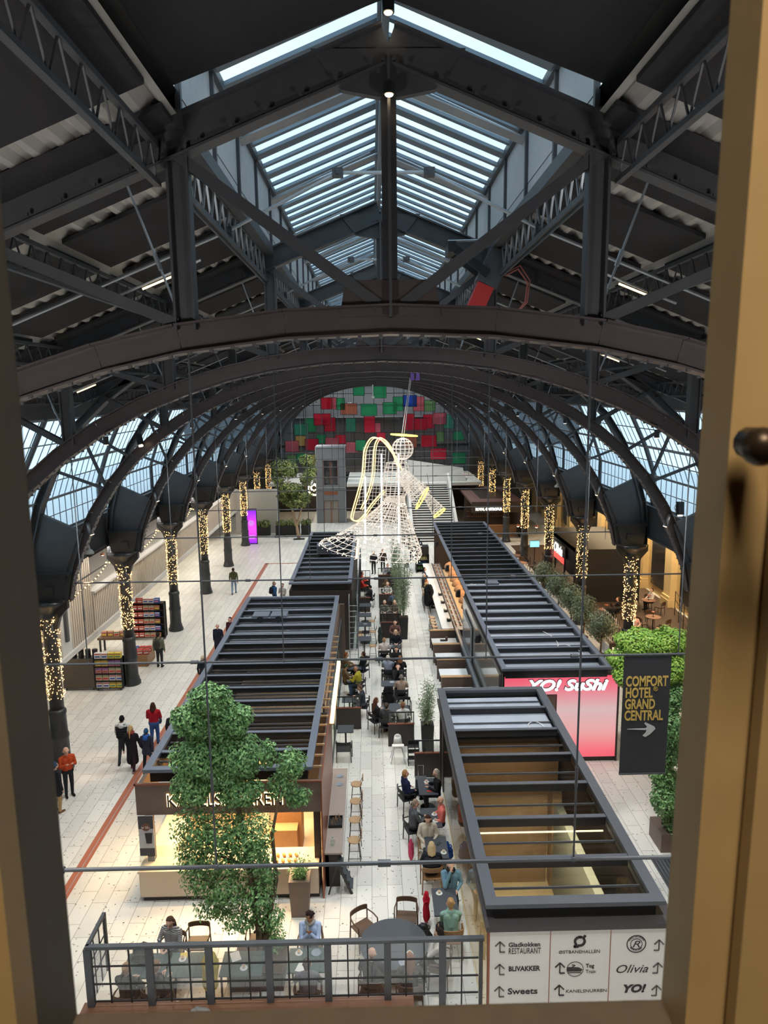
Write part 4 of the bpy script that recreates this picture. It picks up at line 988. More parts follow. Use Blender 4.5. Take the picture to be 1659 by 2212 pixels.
# counter, conveyor, stools, lamps
ct=thing('sushi_counter','long white counter with a plate conveyor beside the sushi kiosk','counter',(0,0,0))
mb=MB(); mb.box(3.35,3.98,36.7,51.5,.98,1.03); mb.build('worktop',whitetop,ct)
mb=MB(); mb.box(3.75,3.95,36.7,51.5,0,.98); mb.build('base',darkbrown,ct)
mb=MB(); mb.box(4.02,4.62,36.6,51.5,.95,.99); mb.box(4.04,4.24,26,36.6,.95,.99); mb.build('conveyor_belt',alu,ct); mb=MB(); mb.box(4.02,4.06,26,51.5,.99,1.05); mb.box(4.56,4.62,36.6,51.5,.99,1.05); mb.box(4.20,4.24,26,36.6,.99,1.05); mb.box(4.1,4.55,36.6,51.5,0,.95); mb.box(4.08,4.22,26,36.6,0,.95); mb.build('conveyor_sides',steel,ct)
def dish(k):
    r=thing('sushi_plate','','plate'); mb=MB(); mb.lathe([(.04,0),(.075,.012),(.08,.016)],n=10); mb.build('dish',mat('dish_%d'%k,[S((230,225,215)),S((70,80,130)),S((200,90,70)),S((60,60,64))][k],.4),r)
    mb=MB(); mb.ball((0,0,.035),.045,7,5,(1,.6,.6)); mb.build('food',mat('food_%d'%k,[S((236,140,90)),S((240,235,225)),S((120,150,70)),S((220,110,80))][k],.6),r)
    mb=MB(); mb.lathe([(.07,.02),(.06,.07),(.02,.09)],n=10); mb.build('cover',glass_clear,r); return r
ds=[Series(dish(k)) for k in range(4)]
i=0; y=37.2
while y<51:
    for row in (0,1):
        k=(i*7+row*3)%4
        ds[k]((4.18+.24*row,y+.08*row,.99),i,'covered %s on the sushi conveyor, %s lane, %.1f m away'%(('orange sushi','white rice roll','green roll','salmon roll')[k],('outer','inner')[row],y),'plates on the sushi conveyor')
    y+=.26; i+=1
for i in range(9):
    y=38.0+1.15*i
    t=thing('rattan_pendant_lamp','','lamp',(5.15,y+.8,1.95)) if 0 else thing('rattan_lamp','woven dome lamp above the sushi counter, %s from the near end'%ORD[i],'lamp',(5.0,y,1.75),0,'woven dome lamps over the sushi counter')
    mb=MB(); mb.lathe([(.48,0),(.46,.12),(.38,.26),(.22,.36),(.06,.40)],n=18); mb.build('shade',mat('rattan',S((190,140,96)),.7,0,.25,30) if i==0 else MATS['rattan'],t,True)
    mb=MB(); mb.cyl((0,0,.38),(0,0,.6),.10,n=10); mb.build('cap',MATS['rattan'],t); mb=MB(); mb.ball((0,0,.12),.1,8,6); mb.build('bulb',warm_lamp,t); mb=MB(); mb.cyl((0,0,.6),(0,0,1.5),.01,n=5); mb.build('cord',black,t)
    point('rattan_lamp_light',(5.0,y,1.7),9,(1,.68,.38),.12)
for i in range(10):
    st((3.05,37.3+.55*i+ (0 if i<5 else 2.9),0),-PI/2,'wooden stool at the white sushi counter, %s from the near end'%ORD[i],'stools at the sushi counter')
for i,y in enumerate((38,39.7,41.4,43.1)):
    t=thing('condiment_box','small black condiment box on the sushi counter, %s from the near end'%ORD[i],'box',(3.85,y,1.03),0,'condiment boxes on the sushi counter'); mb=MB(); mb.box(-.1,.1,-.16,.16,0,.12); mb.build('box',black,t); mb=MB(); mb.box(-.07,.07,-.1,.1,.12,.16); mb.build('napkins',white,t)
# booths
def booth():
    r=thing('booth_table','','table'); mb=MB(); mb.box(-.66,.62,-.4,.4,.72,.76); mb.build('top',whitetop,r)
    for sx in (-.5,.5): mb=MB(); mb.cyl((sx,0,0),(sx,0,.72),.03,n=8); mb.build('leg',alu,r)
    return r
def bench():
    r=thing('booth_bench','','bench'); mb=MB(); mb.box(-.66,.66,-.45,0,.40,.46); mb.build('seat',darkbrown,r)
    mb=MB(); mb.box(-.68,.68,-.02,.06,0,.95); mb.build('backrest',brown,r); mb=MB(); mb.box(-.7,.7,-.05,.09,.95,.99); mb.build('cap_rail',lightwood,r); mb=MB(); mb.box(-.6,.6,-.38,-.1,0,.4); mb.build('base',darkbrown,r); return r
bo=Series(booth()); be=Series(bench())
for i,y in enumerate((29.2,31.35,33.4,35.55)):
    bo((3.37,y,0),0,'white booth table beside the sushi conveyor, %s from the window'%ORD[i],'white booth tables')
    be((3.37,y+1.05,0),0,'brown booth bench facing the window at the %s white booth table'%ORD[i],'booth benches')
    be((3.37,y-.98,0),PI,'brown booth bench facing away from the window at the %s white booth table'%ORD[i],'booth benches')
t=thing('napkin_holder','dark napkin and menu holder on the fourth white booth table','napkin holder',(3.35,35.55,.76)); mb=MB(); mb.box(-.2,.12,-.08,.1,0,.05); mb.build('tray',black,t); mb=MB(); mb.box(.06,.18,-.04,.06,.0,.2); mb.build('holder',darkwood,t)
# ------------------------------------------------------------------ floor details
mb=MB(); mb.box(-9.0,-8.72,13,56.6,0,.006); mb.box(-9.0,-5.0,56.4,56.6,0,.006); tag(mb.build('floor_strip',copperstrip),'terracotta strip let into the pale floor left of the bakery','floor strip')
mb=MB(); mb.box(-8.84,-8.82,13,56.5,.006,.010); mb.build('groove',alu,bpy.data.objects['floor_strip'])
t=thing('floor_grate','black metal grate in the floor at the lower right','grate',(7.7,17.3,0)); mb=MB(); mb.box(0,1.9,0,1.5,0,.01); mb.build('frame',steel,t)
mb=MB()
for k in range(18): mb.box(.05+.105*k,.07+.105*k,.04,1.46,.01,.02)
mb.build('bars',black,t)
# slatted balcony, left
slat=mat('timber_slats',S((216,204,188)),.7,0,.1,5); slat_back=mat('slat_backing',S((54,47,42)),.9)
mb=MB(); mb.box(-13.8,-13.7,33.2,70,2.4,4.26); mb.m=1; y=33.25
while y<70: mb.box(-13.7,-13.6,y,y+.13,2.42,4.24); y+=.23
struct('wall_balcony',mb,[slat_back,slat])
mb=MB(); mb.box(-13.8,-13.7,20,29.6,2.3,6.6); mb.box(-13.8,-13.7,30.6,33.2,2.3,6.6); mb.m=1
for a,b in ((20,29.6),(30.6,33.2)):
    y=a
    while y<b-.1: mb.box(-13.7,-13.6,y,y+.13,2.42,6.6); y+=.23
struct('wall_slatted',mb,[slat_back,slat])
mb=MB(); mb.box(-13.9,-13.5,20,70,2.2,2.42); mb.box(-13.9,-13.5,33.2,70,4.24,4.34); mb.box(-13.8,-13.62,29.6,30.6,2.3,6.6); mb.box(-20,-13.7,20,70,2.3,2.4); struct('trim_14',mb,white)
mb=MB(); mb.box(-13.62,-13.58,20,70,5.2,5.26); mb.box(-13.7,-13.5,29.9,30.1,3,6.8); struct('trim_15',mb,steel)
mb=MB(); mb.box(-16.4,-16.2,20,70,0,2.3); mb.box(-16.2,-16.0,20,70,0,.5); struct('wall_shopfront',mb,concrete)
mb=MB(); 
for k in range(14): mb.box(-16.2,-16.15,33+2.6*k,35+2.6*k,.6,2.1)
struct('window_7',mb,mat('shop_glass',S((90,88,84)),.1,0,.2,1))
mb=MB(); mb.box(-13.7,-9.6,69.5,69.9,0,4.3); struct('wall_shop_end',mb,concrete)
# dim upstairs restaurant furniture behind the balcony
def simple_table():
    r=thing('cafe_table','','table'); mb=MB(); mb.cyl((0,0,.72),(0,0,.75),.4,n=18); mb.build('top',darkwood,r); mb=MB(); mb.cyl((0,0,0),(0,0,.72),.03,n=8); mb.cyl((0,0,0),(0,0,.03),.22,n=12); mb.build('pedestal',black,r); return r
stb=Series(simple_table())
def pend():
    r=thing('pendant_lamp','','lamp'); mb=MB(); mb.cyl((0,0,.12),(0,0,1.2),.008,n=5); mb.build('cord',black,r); mb=MB(); mb.lathe([(.14,0),(.10,.08),(.03,.12)],n=14); mb.build('shade',copper,r); mb=MB(); mb.ball((0,0,.01),.07,8,6); mb.build('bulb',warm_lamp,r); return r
pn=Series(pend())
for i in range(8):
    y=35+4*i; stb((-15.2,y,2.42),0,'dim round table on the left balcony, %s from the window'%ORD[i],'tables on the left balcony')
    pn((-15.6,y+1,4.6),0,'small pendant lamp over the left balcony, %s from the window'%ORD[i],'pendant lamps over the left balcony')
    if i%2==0: point('balcony_lamp',(-15.4,y+1,4.4),18,(1,.62,.32),.1)
# ------------------------------------------------------------------ bookstall racks
boxc=[S(c) for c in ((190,60,50),(236,200,90),(60,90,170),(206,170,150),(150,110,70),(226,226,220),(90,150,110),(200,120,140))]
boxm=[mat('carton_%d'%i,c,.6,0,.35,14) for i,c in enumerate(boxc)]
cname=['red','yellow','blue','pale pink','brown','white','green','rose']
def gamebox(i):
    r=thing('gift_box','','box'); mb=MB(); mb.box(-.14,.14,-.10,.10,0,.26); mb.build('carton',boxm[i],r)
    mb=MB(); mb.box(-.11,.11,-.104,-.10,.06,.13); mb.build('picture',boxm[(i+5)%8],r); mb=MB(); mb.box(-.13,.13,-.104,-.10,.19,.235); mb.build('title_band',boxm[(i+3)%8],r); return r
gbs=[Series(gamebox(i)) for i in range(8)]
def rack(lab,x0,x1,y,z,nsh,rz=0.,where='',pal=range(8),top=True,dark=False):
    w=x1-x0; t=thing('display_rack',lab,'rack',((x0+x1)/2,y,0),rz)
    mb=MB(); mb.box(-w/2,w/2,.12,.30,.14,z); mb.box(-w/2,-w/2+.03,-.14,.3,.12,z); mb.box(w/2-.03,w/2,-.14,.3,.12,z); mb.build('frame',black,t)
    for k in range(nsh+1):
        zz=.14+(z-.14)*k/nsh; mb=MB(); mb.box(-w/2,w/2,-.16,.14,zz-.02,zz); mb.build('shelf',black,t)
    for sx in (-1,1):
        for sy in (-.08,.24): mb=MB(); mb.cyl((sx*(w/2-.1)-.02,sy,.06),(sx*(w/2-.1)+.02,sy,.06),.06,n=10); mb.build('castor',steel,t)
    if not dark:
        n=int(w/.31)
        for k in range(nsh+(1 if top else 0)):
            zz=.14+(z-.14)*k/nsh
            for i in range(n):
                c=(k//1*3+i//2+len(lab))%len(pal); c=list(pal)[c]
                px_=-w/2+.17+.31*i
                X=(x0+x1)/2+px_*math.cos(rz); Yy=y+px_*math.sin(rz)
                gbs[c]((X,Yy,zz),rz,'%s box in the rack %s, %s shelf, %s from left'%(cname[c],where,ORD[k] if k<nsh else 'top',ORD[i]),'boxes on the book stall racks')
    else:
        mb=MB()
        for k in range(5): mb.cyl((-w/2+.2+.32*k,.05,z),(-w/2+.2+.32*k,.05,z+.38),.12,n=14)
        mb.build('canisters',black,t)['kind']='stuff'
        mb=MB(); mb.box(-w/2,w/2,-.17,-.14,.14,z); mb.build('dark_panel',mat('brown_patterned_panel',S((86,76,66)),.6,0,.4,25),t)
rack('dark brown panelled display cabinet on castors at the left of the book stall',-14.7,-13.25,31.9,1.55,4,dark=True,where='panel')
rack('display rack of pale and yellow boxes beside the third column on the left',-13.2,-11.95,31.8,1.55,4,where='beside the dark cabinet',pal=(3,5,1,7))
rack('tall display rack of red, white and blue boxes in front of the second left column',-13.75,-11.95,38.8,2.1,5,where='at the back',pal=(0,5,2,0,3,4))
t=thing('display_plinth','low wooden plinth holding blue and red boxes at the book stall','plinth',(-12.4,35.2,0)); mb=MB(); mb.box(-.5,.7,-.6,.7,.0,.6); mb.build('body',wood,t)
for i in range(4):
    for j in range(2): gbs[(2,2,0,0)[i]]((-12.75+.32*i,34.8+.4*j,.6),.2,'%s gift box standing on the wooden plinth, %s row, %s from the left'%(('blue','blue','red','red')[i],('front','back')[j],ORD[i]),'boxes on the wooden plinth')
for i in range(5): gbs[(4,4,3,4,0)[i]]((-14.6+.33*i,36.8,.9),.1,'gift box on the low table behind the dark cabinet, %s from the left'%ORD[i],'boxes on the low table')
t=thing('low_display_table','low dark table with boxes behind the dark brown cabinet','table',(-13.95,36.8,0)); mb=MB(); mb.box(-.9,.9,-.4,.4,.8,.9); mb.build('top',darkwood,t)
for sx in (-.8,.8):
    for sy in (-.3,.3): mb=MB(); mb.box(sx-.04,sx+.04,sy-.04,sy+.04,0,.8); mb.build('leg',black,t)
rack('partly hidden display rack at the far left edge next to the window frame',-14.6,-13.7,27.6,1.5,4,where='at the far left edge',pal=(4,0,1))
# ------------------------------------------------------------------ cctv
for i,(x,y,z,s) in enumerate(((-12.35,29.1,7.1,1),(12.35,46.9,7.2,-1),(12.35,57.4,6.85,-1))):
    t=thing('security_camera','white dome security camera on the %s'%('left wall beam','right wall beam, nearer one','right wall beam, farther one')[i],'camera',(x,y,z)); k=1.35
    mb=MB(); mb.tube([(0,0,.25*k),(s*.12*k,0,.3*k),(s*.28*k,0,.26*k),(s*.3*k,0,.12*k)],.035*k,7); mb.build('arm',white,t,True); mb=MB(); mb.lathe([(.13*k,-.02),(.13*k,.05),(.07*k,.15)],(s*.3*k,0,0),n=14); mb.build('housing',white,t,True); mb=MB(); mb.ball((s*.3*k,0,-.03),.10*k,10,6); mb.build('dome',black,t,True)
    mb=MB(); mb.ball((s*.05,-.2,.05),.09,9,6); mb.build('sensor',white,t,True)
# cylinder spots on the arches
for s,nm in ((-1,'left'),(1,'right')):
    for k in range(2,7):
        t=thing('cylinder_spotlight','aluminium cylinder spotlight on the inside of the %s arch, %s from the window'%(nm,ORD[k-2]),'spotlight',(s*10.05,TY[k],8.95),0,'cylinder spotlights on the arches')
        mb=MB(); mb.cyl((0,0,-.22),(s*.12,0,.22),.09,n=14); mb.build('housing',alu,t,True); mb=MB(); mb.cyl((-s*.004,0,-.235),(0,0,-.222),.075,n=14); mb.build('lens',warm_lamp,t); mb=MB(); mb.box(-.02,.25*s if s>0 else .02,-.02,.02,.05,.1) if s>0 else mb.box(-.25,.02,-.02,.02,.05,.1); mb.build('bracket',steel,t)
spot('floor_pool_spot',(-10.3,TY[2],7.8),420,.42,(1,.62,.36),(0,math.radians(4),0),.9,.05)
# ridge downlights
for i,z in enumerate((16.85,17.7)):
    t=thing('ridge_downlight','small warm round downlight at the ridge of the first truss, %s one'%('lower','upper')[i],'downlight',(.0,8.85,z)); mb=MB(); mb.cyl((0,0,.0),(0,0,.12),.07,n=14); mb.build('housing',black,t); mb=MB(); mb.ball((0,0,0),.05,10,6,(1,1,.5)); mb.build('lens',warm_lamp,t)
warm_tube=emis('warm_tube',(1,.74,.42),1.6)
# linear tube lights in the roof
for i,(x,y) in enumerate(((-4.1,13.6),(4.6,13.6),(-5.5,21.5),(4.6,21.0),(6.8,21.5),(-8.6,21.5),(3.9,29))):
    t=thing('roof_tube_light','slim warm tube light under the roof, %.0f m away, %.0f m %s of ridge'%(y,abs(x),'left' if x<0 else 'right'),'tube light',(x,y,roofz(x)-.55),0,'tube lights under the roof')
    sg=1 if x<0 else -1; mb=MB(); mb.cyl((-.28,0,-sg*.11),(.28,0,sg*.11),.02,n=8); mb.build('tube',warm_tube,t); mb=MB(); mb.cyl((-.8,0,-sg*.32+.07),(.8,0,sg*.32+.07),.025,n=6); mb.build('carrier',alu,t)
# red moving head fixture
t=thing('stage_moving_light','black and red stage light clamped to a pipe at the second truss','stage light',(2.3,16.3,15.85)); t.scale=(1.4,1.4,1.4)
mb=MB(); mb.beam((.22,0,.45),(-.02,0,-.05),.34,.34,(0,1,0)); mb.build('body',steel,t); mb=MB(); mb.beam((-.02,-.02,-.05),(-.22,0,-.50),.30,.26,(0,1,0)); mb.build('snout',mat('red_lacquer',S((200,50,50)),.35,0,.15,5),t)
mb=MB(); mb.beam((.0,-.2,.1),(-.55,-.2,.5),.05,.12,(0,1,0)); mb.beam((.0,.2,.1),(-.55,.2,.5),.05,.12,(0,1,0)); mb.box(-.62,-.5,-.25,.25,.42,.58); mb.build('yoke',black,t); mb=MB(); mb.box(.2,.4,-.1,.1,.5,.64); mb.tube([(-.6,0,.62),(.3,0,.64)],.02,6); mb.build('clamp',alu,t)
mb=MB(); mb.tube([(.3,0,.1),(.5,.0,.2),(.65,0,.0),(.62,0,-.3),(.45,0,-.5)],.014,6); mb.tube([(.3,.05,.15),(.54,.05,.26),(.70,.05,.03),(.66,.05,-.3),(.47,.05,-.5)],.012,6); mb.build('supply_cable',mat('pinkish_cable',S((196,120,110)),.5),t)
t=thing('floodlight','small black floodlight on the third truss, left side','floodlight',(-6.3,24.5,11.2)) if 0 else thing('floodlight','small black floodlight hanging on the left side of the third truss','floodlight',(-8.1,24.4,12.0)); mb=MB(); mb.beam((0,0,.2),(.08,-.1,-.15),.16,.16); mb.build('body',black,t); mb=MB(); mb.cyl((.08,-.1,-.16),(.09,-.11,-.20),.07,n=10); mb.build('lens',warm_lamp,t); mb=MB(); mb.cyl((0,0,.2),(0,0,.5),.015,n=6); mb.build('yoke',steel,t)
t=thing('floodlight','small black floodlight with lit lens at the right edge near the window frame','floodlight',(10.4,24.4,9.3)); mb=MB(); mb.beam((0,0,.35),(0,-.05,-.1),.2,.2); mb.build('body',black,t); mb=MB(); mb.cyl((0,-.05,-.1),(0,-.06,-.15),.08,n=10); mb.build('lens',warm_lamp,t); mb=MB(); mb.tube([(-.12,0,.3),(-.2,0,.15),(-.12,0,-.02)],.012,6); mb.build('cable_loop',white,t)
t=thing('round_sensor','round white sensor on the dark beam at the right','sensor',(12.43,29.3,7.34)); mb=MB(); mb.cyl((0,0,0),(-.06,0,0),.09,n=14); mb.build('dome',white,t)
# ------------------------------------------------------------------ trees
def leafcloud(pads,cy,n,size,depth=.9,seed=1,shell=.55,droop=.3):
    r=np.random.default_rng(seed); V=[]; A=[p[2]*p[3] for p in pads]; tot=sum(A)
    for (x,z,rx,rz),a in zip(pads,A):
        k=int(n*a/tot); ry=(rx+rz)/2*depth*1.15; yo=r.uniform(-.25,.25)
        d=r.normal(size=(k,3)); d/=np.linalg.norm(d,axis=1)[:,None]; rad=(shell+(1-shell)*r.random(k)**.5)[:,None]
        rad*= (1+.10*np.sin(7*d[:,:1]+3*d[:,2:3]))
        c=np.array([x,cy+yo,z])+d*rad*np.array([rx,ry,rz])
        nrm=d+r.normal(size=(k,3))*.45+np.array([0,0,.5]); nrm/=np.linalg.norm(nrm,axis=1)[:,None]
        t=np.cross(nrm,r.normal(size=(k,3))); t/=np.linalg.norm(t,axis=1)[:,None]; b=np.cross(nrm,t)
        s=size*(.6+.8*r.random(k))[:,None]
        V.append(np.stack([c-t*s, c+b*s*.5-nrm*s*.1, c+t*s-np.array([0,0,1])*s*droop, c-b*s*.5-nrm*s*.1],1))
    return np.concatenate(V).reshape(-1,3)
def quads(name,V,m,parent=None):
    n=len(V)//4; me=bpy.data.meshes.new(name); me.vertices.add(len(V)); me.vertices.foreach_set('co',V.astype('f').ravel()); me.loops.add(4*n); me.polygons.add(n)
    me.loops.foreach_set('vertex_index',np.arange(4*n,dtype='i')); me.polygons.foreach_set('loop_start',np.arange(0,4*n,4,dtype='i')); me.polygons.foreach_set('loop_total',np.full(n,4,dtype='i'))
    me.update(); me.validate(); me.materials.append(m); o=bpy.data.objects.new(name,me); COL.objects.link(o)
    if parent: o.parent=parent
    return o
A=[(-0.73,6.84,.49,.37),(-1.12,6.41,.47,.39),(-.29,6.33,.5,.38),(-.77,6.12,.73,.39),(-1.06,5.51,.62,.45),(-.23,5.5,.63,.51),(-.61,5.05,.89,.48),(-1.21,4.78,.48,.4),(-.16,4.64,.53,.34),(-1.21,3.8,.53,.53),(-.63,3.61,.64,.47),(.06,3.6,.53,.59),(-1.3,3.04,.43,.48),(-.66,2.91,.64,.54),(.14,3.0,.38,.47),(-1.24,2.26,.49,.42),(-.59,2.13,.54,.49),(.16,1.93,.43,.43),(-.95,1.53,.49,.27),(-.3,1.39,.54,.3),(.4,1.25,.33,.37),(.43,.57,.28,.43),(.34,2.52,.32,.36)]
A2=[(.96,4.96,.37,.4),(.73,4.45,.37,.35),(1.09,4.15,.34,.25),(.45,5.31,.21,.34)]
tr1=thing('potted_ficus_tree','tall dense green tree with layered crown in front of the bakery kiosk','tree',(-3.2,15.2,0))
quads('foliage',leafcloud(A[:9],0,24000,.042,seed=2),leaf_ficus,tr1)
quads('foliage',leafcloud(A[9:],0,13000,.042,seed=3,shell=.3),leaf_ficus,tr1)
quads('foliage',leafcloud(A2,.2,3200,.042,seed=4,shell=.2),leaf_ficus,tr1)
mb=MB(); mb.tube([(.15,-.2,.2),(.12,0,.95),(.0,0,2.2),(-.2,0,3.9),(-.4,0,5.2),(-.6,0,6.5)],[.10,.09,.075,.06,.045,.02],9); mb.build('trunk',bark,tr1,True)
mb=MB(); mb.tube([(.2,-.15,.3),(.32,0,1.1),(.55,.1,2.2),(.5,.1,3.4),(.75,.1,4.6)],[.08,.07,.055,.04,.02],8); mb.build('trunk',bark,tr1,True)
mb=MB()
for p in A: mb.tube([(.1-.12*p[1]*.7,0,p[1]-.35),(p[0]*.6,0,p[1]-.1),(p[0],0,p[1]+.1)],[.03,.02,.008],5)
mb.build('branches',bark,tr1)
mb=MB(); mb.box(-.45,.75,-.75,.15,0,.42); mb.build('planter',black,tr1); mb=MB(); mb.box(-.42,.72,-.72,.12,.42,.45); mb.build('soil',soil,tr1)
B=[(-0.5,6.33,.87,.39),(.23,6.39,.6,.39),(-1.08,5.85,.51,.35),(-1.12,5.44,.37,.31),(-.4,5.77,.8,.42),(.34,5.62,.51,.49)]
B2=[(.39,4.77,.54,.57),(.3,3.91,.54,.57),(.42,3.04,.48,.58),(.26,2.16,.41,.52),(.55,1.86,.39,.52),(.22,1.57,.42,.53),(.54,.81,.31,.53)]
tr2=thing('potted_ficus_tree','bright green tree behind the hotel banner, cut off by the right window frame','tree',(8.0,19.5,0))
quads('foliage',leafcloud(B,0,15000,.05,seed=5),leaf_light,tr2); quads('foliage',leafcloud(B2,0,13000,.045,seed=6,shell=.3),leaf_ficus,tr2)
mb=MB(); mb.tube([(.45,0,.2),(.4,0,2),(.35,0,4),(.1,0,5.6)],[.10,.08,.06,.03],9); mb.tube([(.35,0,4),(-.5,0,5.7)],[.05,.02],6); mb.build('trunk',bark,tr2,True); mb=MB(); mb.box(.1,1.0,-.4,.5,0,.6); mb.build('planter',brown,tr2)
Cp=[(-1.34,6.78,.93,.85),(-.5,6.56,.85,.86),(1.23,7.39,.85,.68),(1.5,6.32,.59,.86),(.97,5.68,.64,.77),(-.55,4.84,1.28,.69),(.49,4.18,1.08,.7),(-1.01,3.98,.86,.61),(.05,3.53,1.28,.61),(-1.59,5.72,.68,.61)]
tr3=thing('acacia_tree','feathery pale-trunked tree in the floor left of the lift','tree',(-7.4,66.2,0))
quads('foliage',leafcloud(Cp,0,9000,.11,seed=7,shell=.2),leaf_far,tr3)
mb=MB(); mb.tube([(.15,0,0),(.0,0,1.2),(-.3,0,2.4),(-.6,0,4),(-.7,0,6)],[.16,.13,.11,.07,.03],9); mb.tube([(.0,0,1.3),(.4,0,2.6),(.9,0,4.4),(1.2,0,6.5)],[.10,.08,.05,.03],8); mb.build('trunk',palebark,tr3,True)
mb=MB(); mb.box(-.35,.7,-.4,.4,0,.015); mb.build('tree_pit',black,tr3)
# bamboo
def bamboo(loc,h,lab,pw=.28,ph=1.0,n=2600,spread=.5,seed=9,m=None,box=black):
    t=thing('potted_bamboo',lab,'potted plant',loc); r=np.random.default_rng(seed)
    mb=MB(); mb.lathe([(pw*.82,0),(pw,ph)],n=4,sq=True); mb.build('planter',box,t); mb=MB(); mb.box(-pw*.6,pw*.6,-pw*.6,pw*.6,ph,ph+.02); mb.build('soil',soil,t)
    mb=MB(); tips=[]
    for i in range(12):
        a=r.uniform(0,2*PI); q=r.uniform(.2,1); hh=h*r.uniform(.7,1); x,y=q*spread*math.cos(a)*.8,q*spread*math.sin(a)*.8
        pts=[(x*.1,y*.1,ph),(x*.3,y*.3,ph+(hh-ph)*.5),(x,y,hh)]; tips.append(pts); mb.tube(pts,[.012,.009,.004],5)
    mb.build('stems',leaf_olive,t)
    k=n; idx=r.integers(0,12,k); u=r.uniform(.15,1,k)
    P=np.array(tips)[idx]; c=np.where(u[:,None]<.5,P[:,0]+(P[:,1]-P[:,0])*(u[:,None]*2),P[:,1]+(P[:,2]-P[:,1])*(u[:,None]*2-1))
    d=r.normal(size=(k,3)); d[:,2]-=.4; d/=np.linalg.norm(d,axis=1)[:,None]; c=c+d*r.uniform(.02,spread*.55,k)[:,None]
    b=np.cross(d,r.normal(size=(k,3))); b/=np.linalg.norm(b,axis=1)[:,None]; L=r.uniform(.07,.13,k)[:,None]
    V=np.stack([c,c+d*L*.4+b*L*.11,c+d*L,c+d*L*.4-b*L*.11],1).reshape(-1,3); quads('leaves',V,m or leaf_bamboo,t); return t
bamboo((1.35,38.2,0),5.0,'tall bamboo in a black planter in the middle of the seating row',.26,1.25,5200,.62,10)
bamboo((1.15,41.2,0),4.6,'tall bamboo behind the first one in the seating row',.22,1.0,3600,.5,11)
bamboo((1.1,46.8,0),4.2,'tall bamboo beside the far tables below the angel',.22,1.0,3000,.45,12)
bamboo((1.7,25.5,0),2.9,'bushy bamboo in a dark planter at the back left corner of the sign kiosk',.24,1.1,2600,.45,13)
bamboo((-2.30,17.0,0),1.75,'small leafy plant in a tall brown planter at the bakery corner',.27,1.05,700,.36,14,leaf_ficus,brown)
bamboo((4.2,24.0,0),2.9,'pale bushy plant between the sushi kiosk and the sign kiosk',.22,.8,1800,.4,15,leaf_olive)
for i,(x,y) in enumerate(((11.0,34.0),(10.9,36.6),(10.9,39.0),(10.8,41.5),(10.6,44.5),(13.2,29.8))):
    t=thing('olive_tree','','tree',(x,y,0)); t['label']='small potted olive tree along the restaurant edge on the right, %s from the window'%ORD[i]; t['group']='olive trees by the restaurant'
    quads('foliage',leafcloud([(0,2.3,.7,.55),(.3,1.9,.5,.5),(-.3,1.8,.5,.45),(0,1.5,.45,.4)],0,2200,.055,seed=20+i,shell=.2),leaf_olive,t)
    mb=MB(); mb.tube([(0,0,.4),(.03,0,1),(0,0,1.8)],[.05,.04,.02],7); mb.build('trunk',bark,t); mb=MB(); mb.lathe([(.2,0),(.28,.5)],n=14); mb.build('pot',darkbrown,t)
# far left hedge planters
for i,(x,w) in enumerate(((-11.0,.8),(-8.5,1.15),(-6.75,.45))):
    t=thing('hedge_planter','black planter box with low shrubs at the far left cafe, %s from the left'%ORD[i],'planter',(x,68.4,0),0,'planters at the far cafe'); mb=MB(); mb.box(-w,w,-.3,.3,0,.9); mb.build('box',black,t); quads('shrub',leafcloud([(-w*.5,1.1,w*.6,.35),(w*.5,1.15,w*.6,.4)],0,1200,.09,seed=40+i,shell=.2),leaf_far,t)
# ------------------------------------------------------------------ angel light sculpture
def grid_wires(mb,rings,r=.018,closed=True):
    for g in rings: mb.tube(g,r,4,closed)
    n=len(rings[0])
    for j in range(n): mb.tube([g[j] for g in rings],r*.8,4)
an=thing('angel_light_sculpture','large wire frame angel with glowing wings and trumpet hanging over the aisle','light sculpture',(0,34,0))
wire_m=mat('silver_wire',S((196,190,184)),.4,.5,.15,20,emit=S((236,222,206)),es=.42)
def ring(cx,cy,cz,rx,ry,tx=0,tz=0,n=26): return [(cx+rx*math.cos(a), cy+ry*math.sin(a), cz+tx*math.cos(a)+tz*math.sin(a)) for a in np.linspace(0,2*PI,n+1)[:-1]]
rings=[]
for t in np.linspace(0,1,17):
    cx=-.42+(.85+.42)*t**.55; rx=1.95*(1-t)**1.35+.45; cz=5.98+(8.55-5.98)*t; rings.append(ring(cx,0,cz,rx,rx*.62,-.42*(1-t),.15*(1-t),30))
mb=MB(); grid_wires(mb,rings,.021); mb.build('robe',wire_m,an)
mb=MB(); grid_wires(mb,[ring(.75+.18*math.sin(t*2),0,8.45+1.75*t,.50+.16*math.sin(PI*t),.40,0,0,16) for t in np.linspace(0,1,9)],.016); grid_wires(mb,[ring(.95+.05*t,0,10.15+.25*t,.2,.2,0,0,10) for t in (0,1)],.016); mb.build('torso',wire_m,an)
mb=MB(); grid_wires(mb,[ring(1.2,0,10.85-.52*math.cos(t),.50*math.sin(t)+.01,.46*math.sin(t)+.01,0,0,14) for t in np.linspace(.15,PI-.15,9)],.016); mb.build('head',wire_m,an)
def sleeve(p,q,r0,r1,k=8,n=12):
    p=Vector(p);q=Vector(q);d=(q-p).normalized();a=d.orthogonal().normalized();b=d.cross(a);out=[]
    for t in np.linspace(0,1,k): out.append([p+(q-p)*t+(a*math.cos(u)+b*math.sin(u))*(r0+(r1-r0)*t) for u in np.linspace(0,2*PI,n+1)[:-1]])
    return out
mb=MB(); grid_wires(mb,sleeve((1.05,-.25,9.75),(2.1,-.5,8.55),.26,.52),.014); grid_wires(mb,sleeve((1.05,.25,9.75),(2.0,.3,8.7),.26,.48),.014); mb.build('sleeves',wire_m,an)
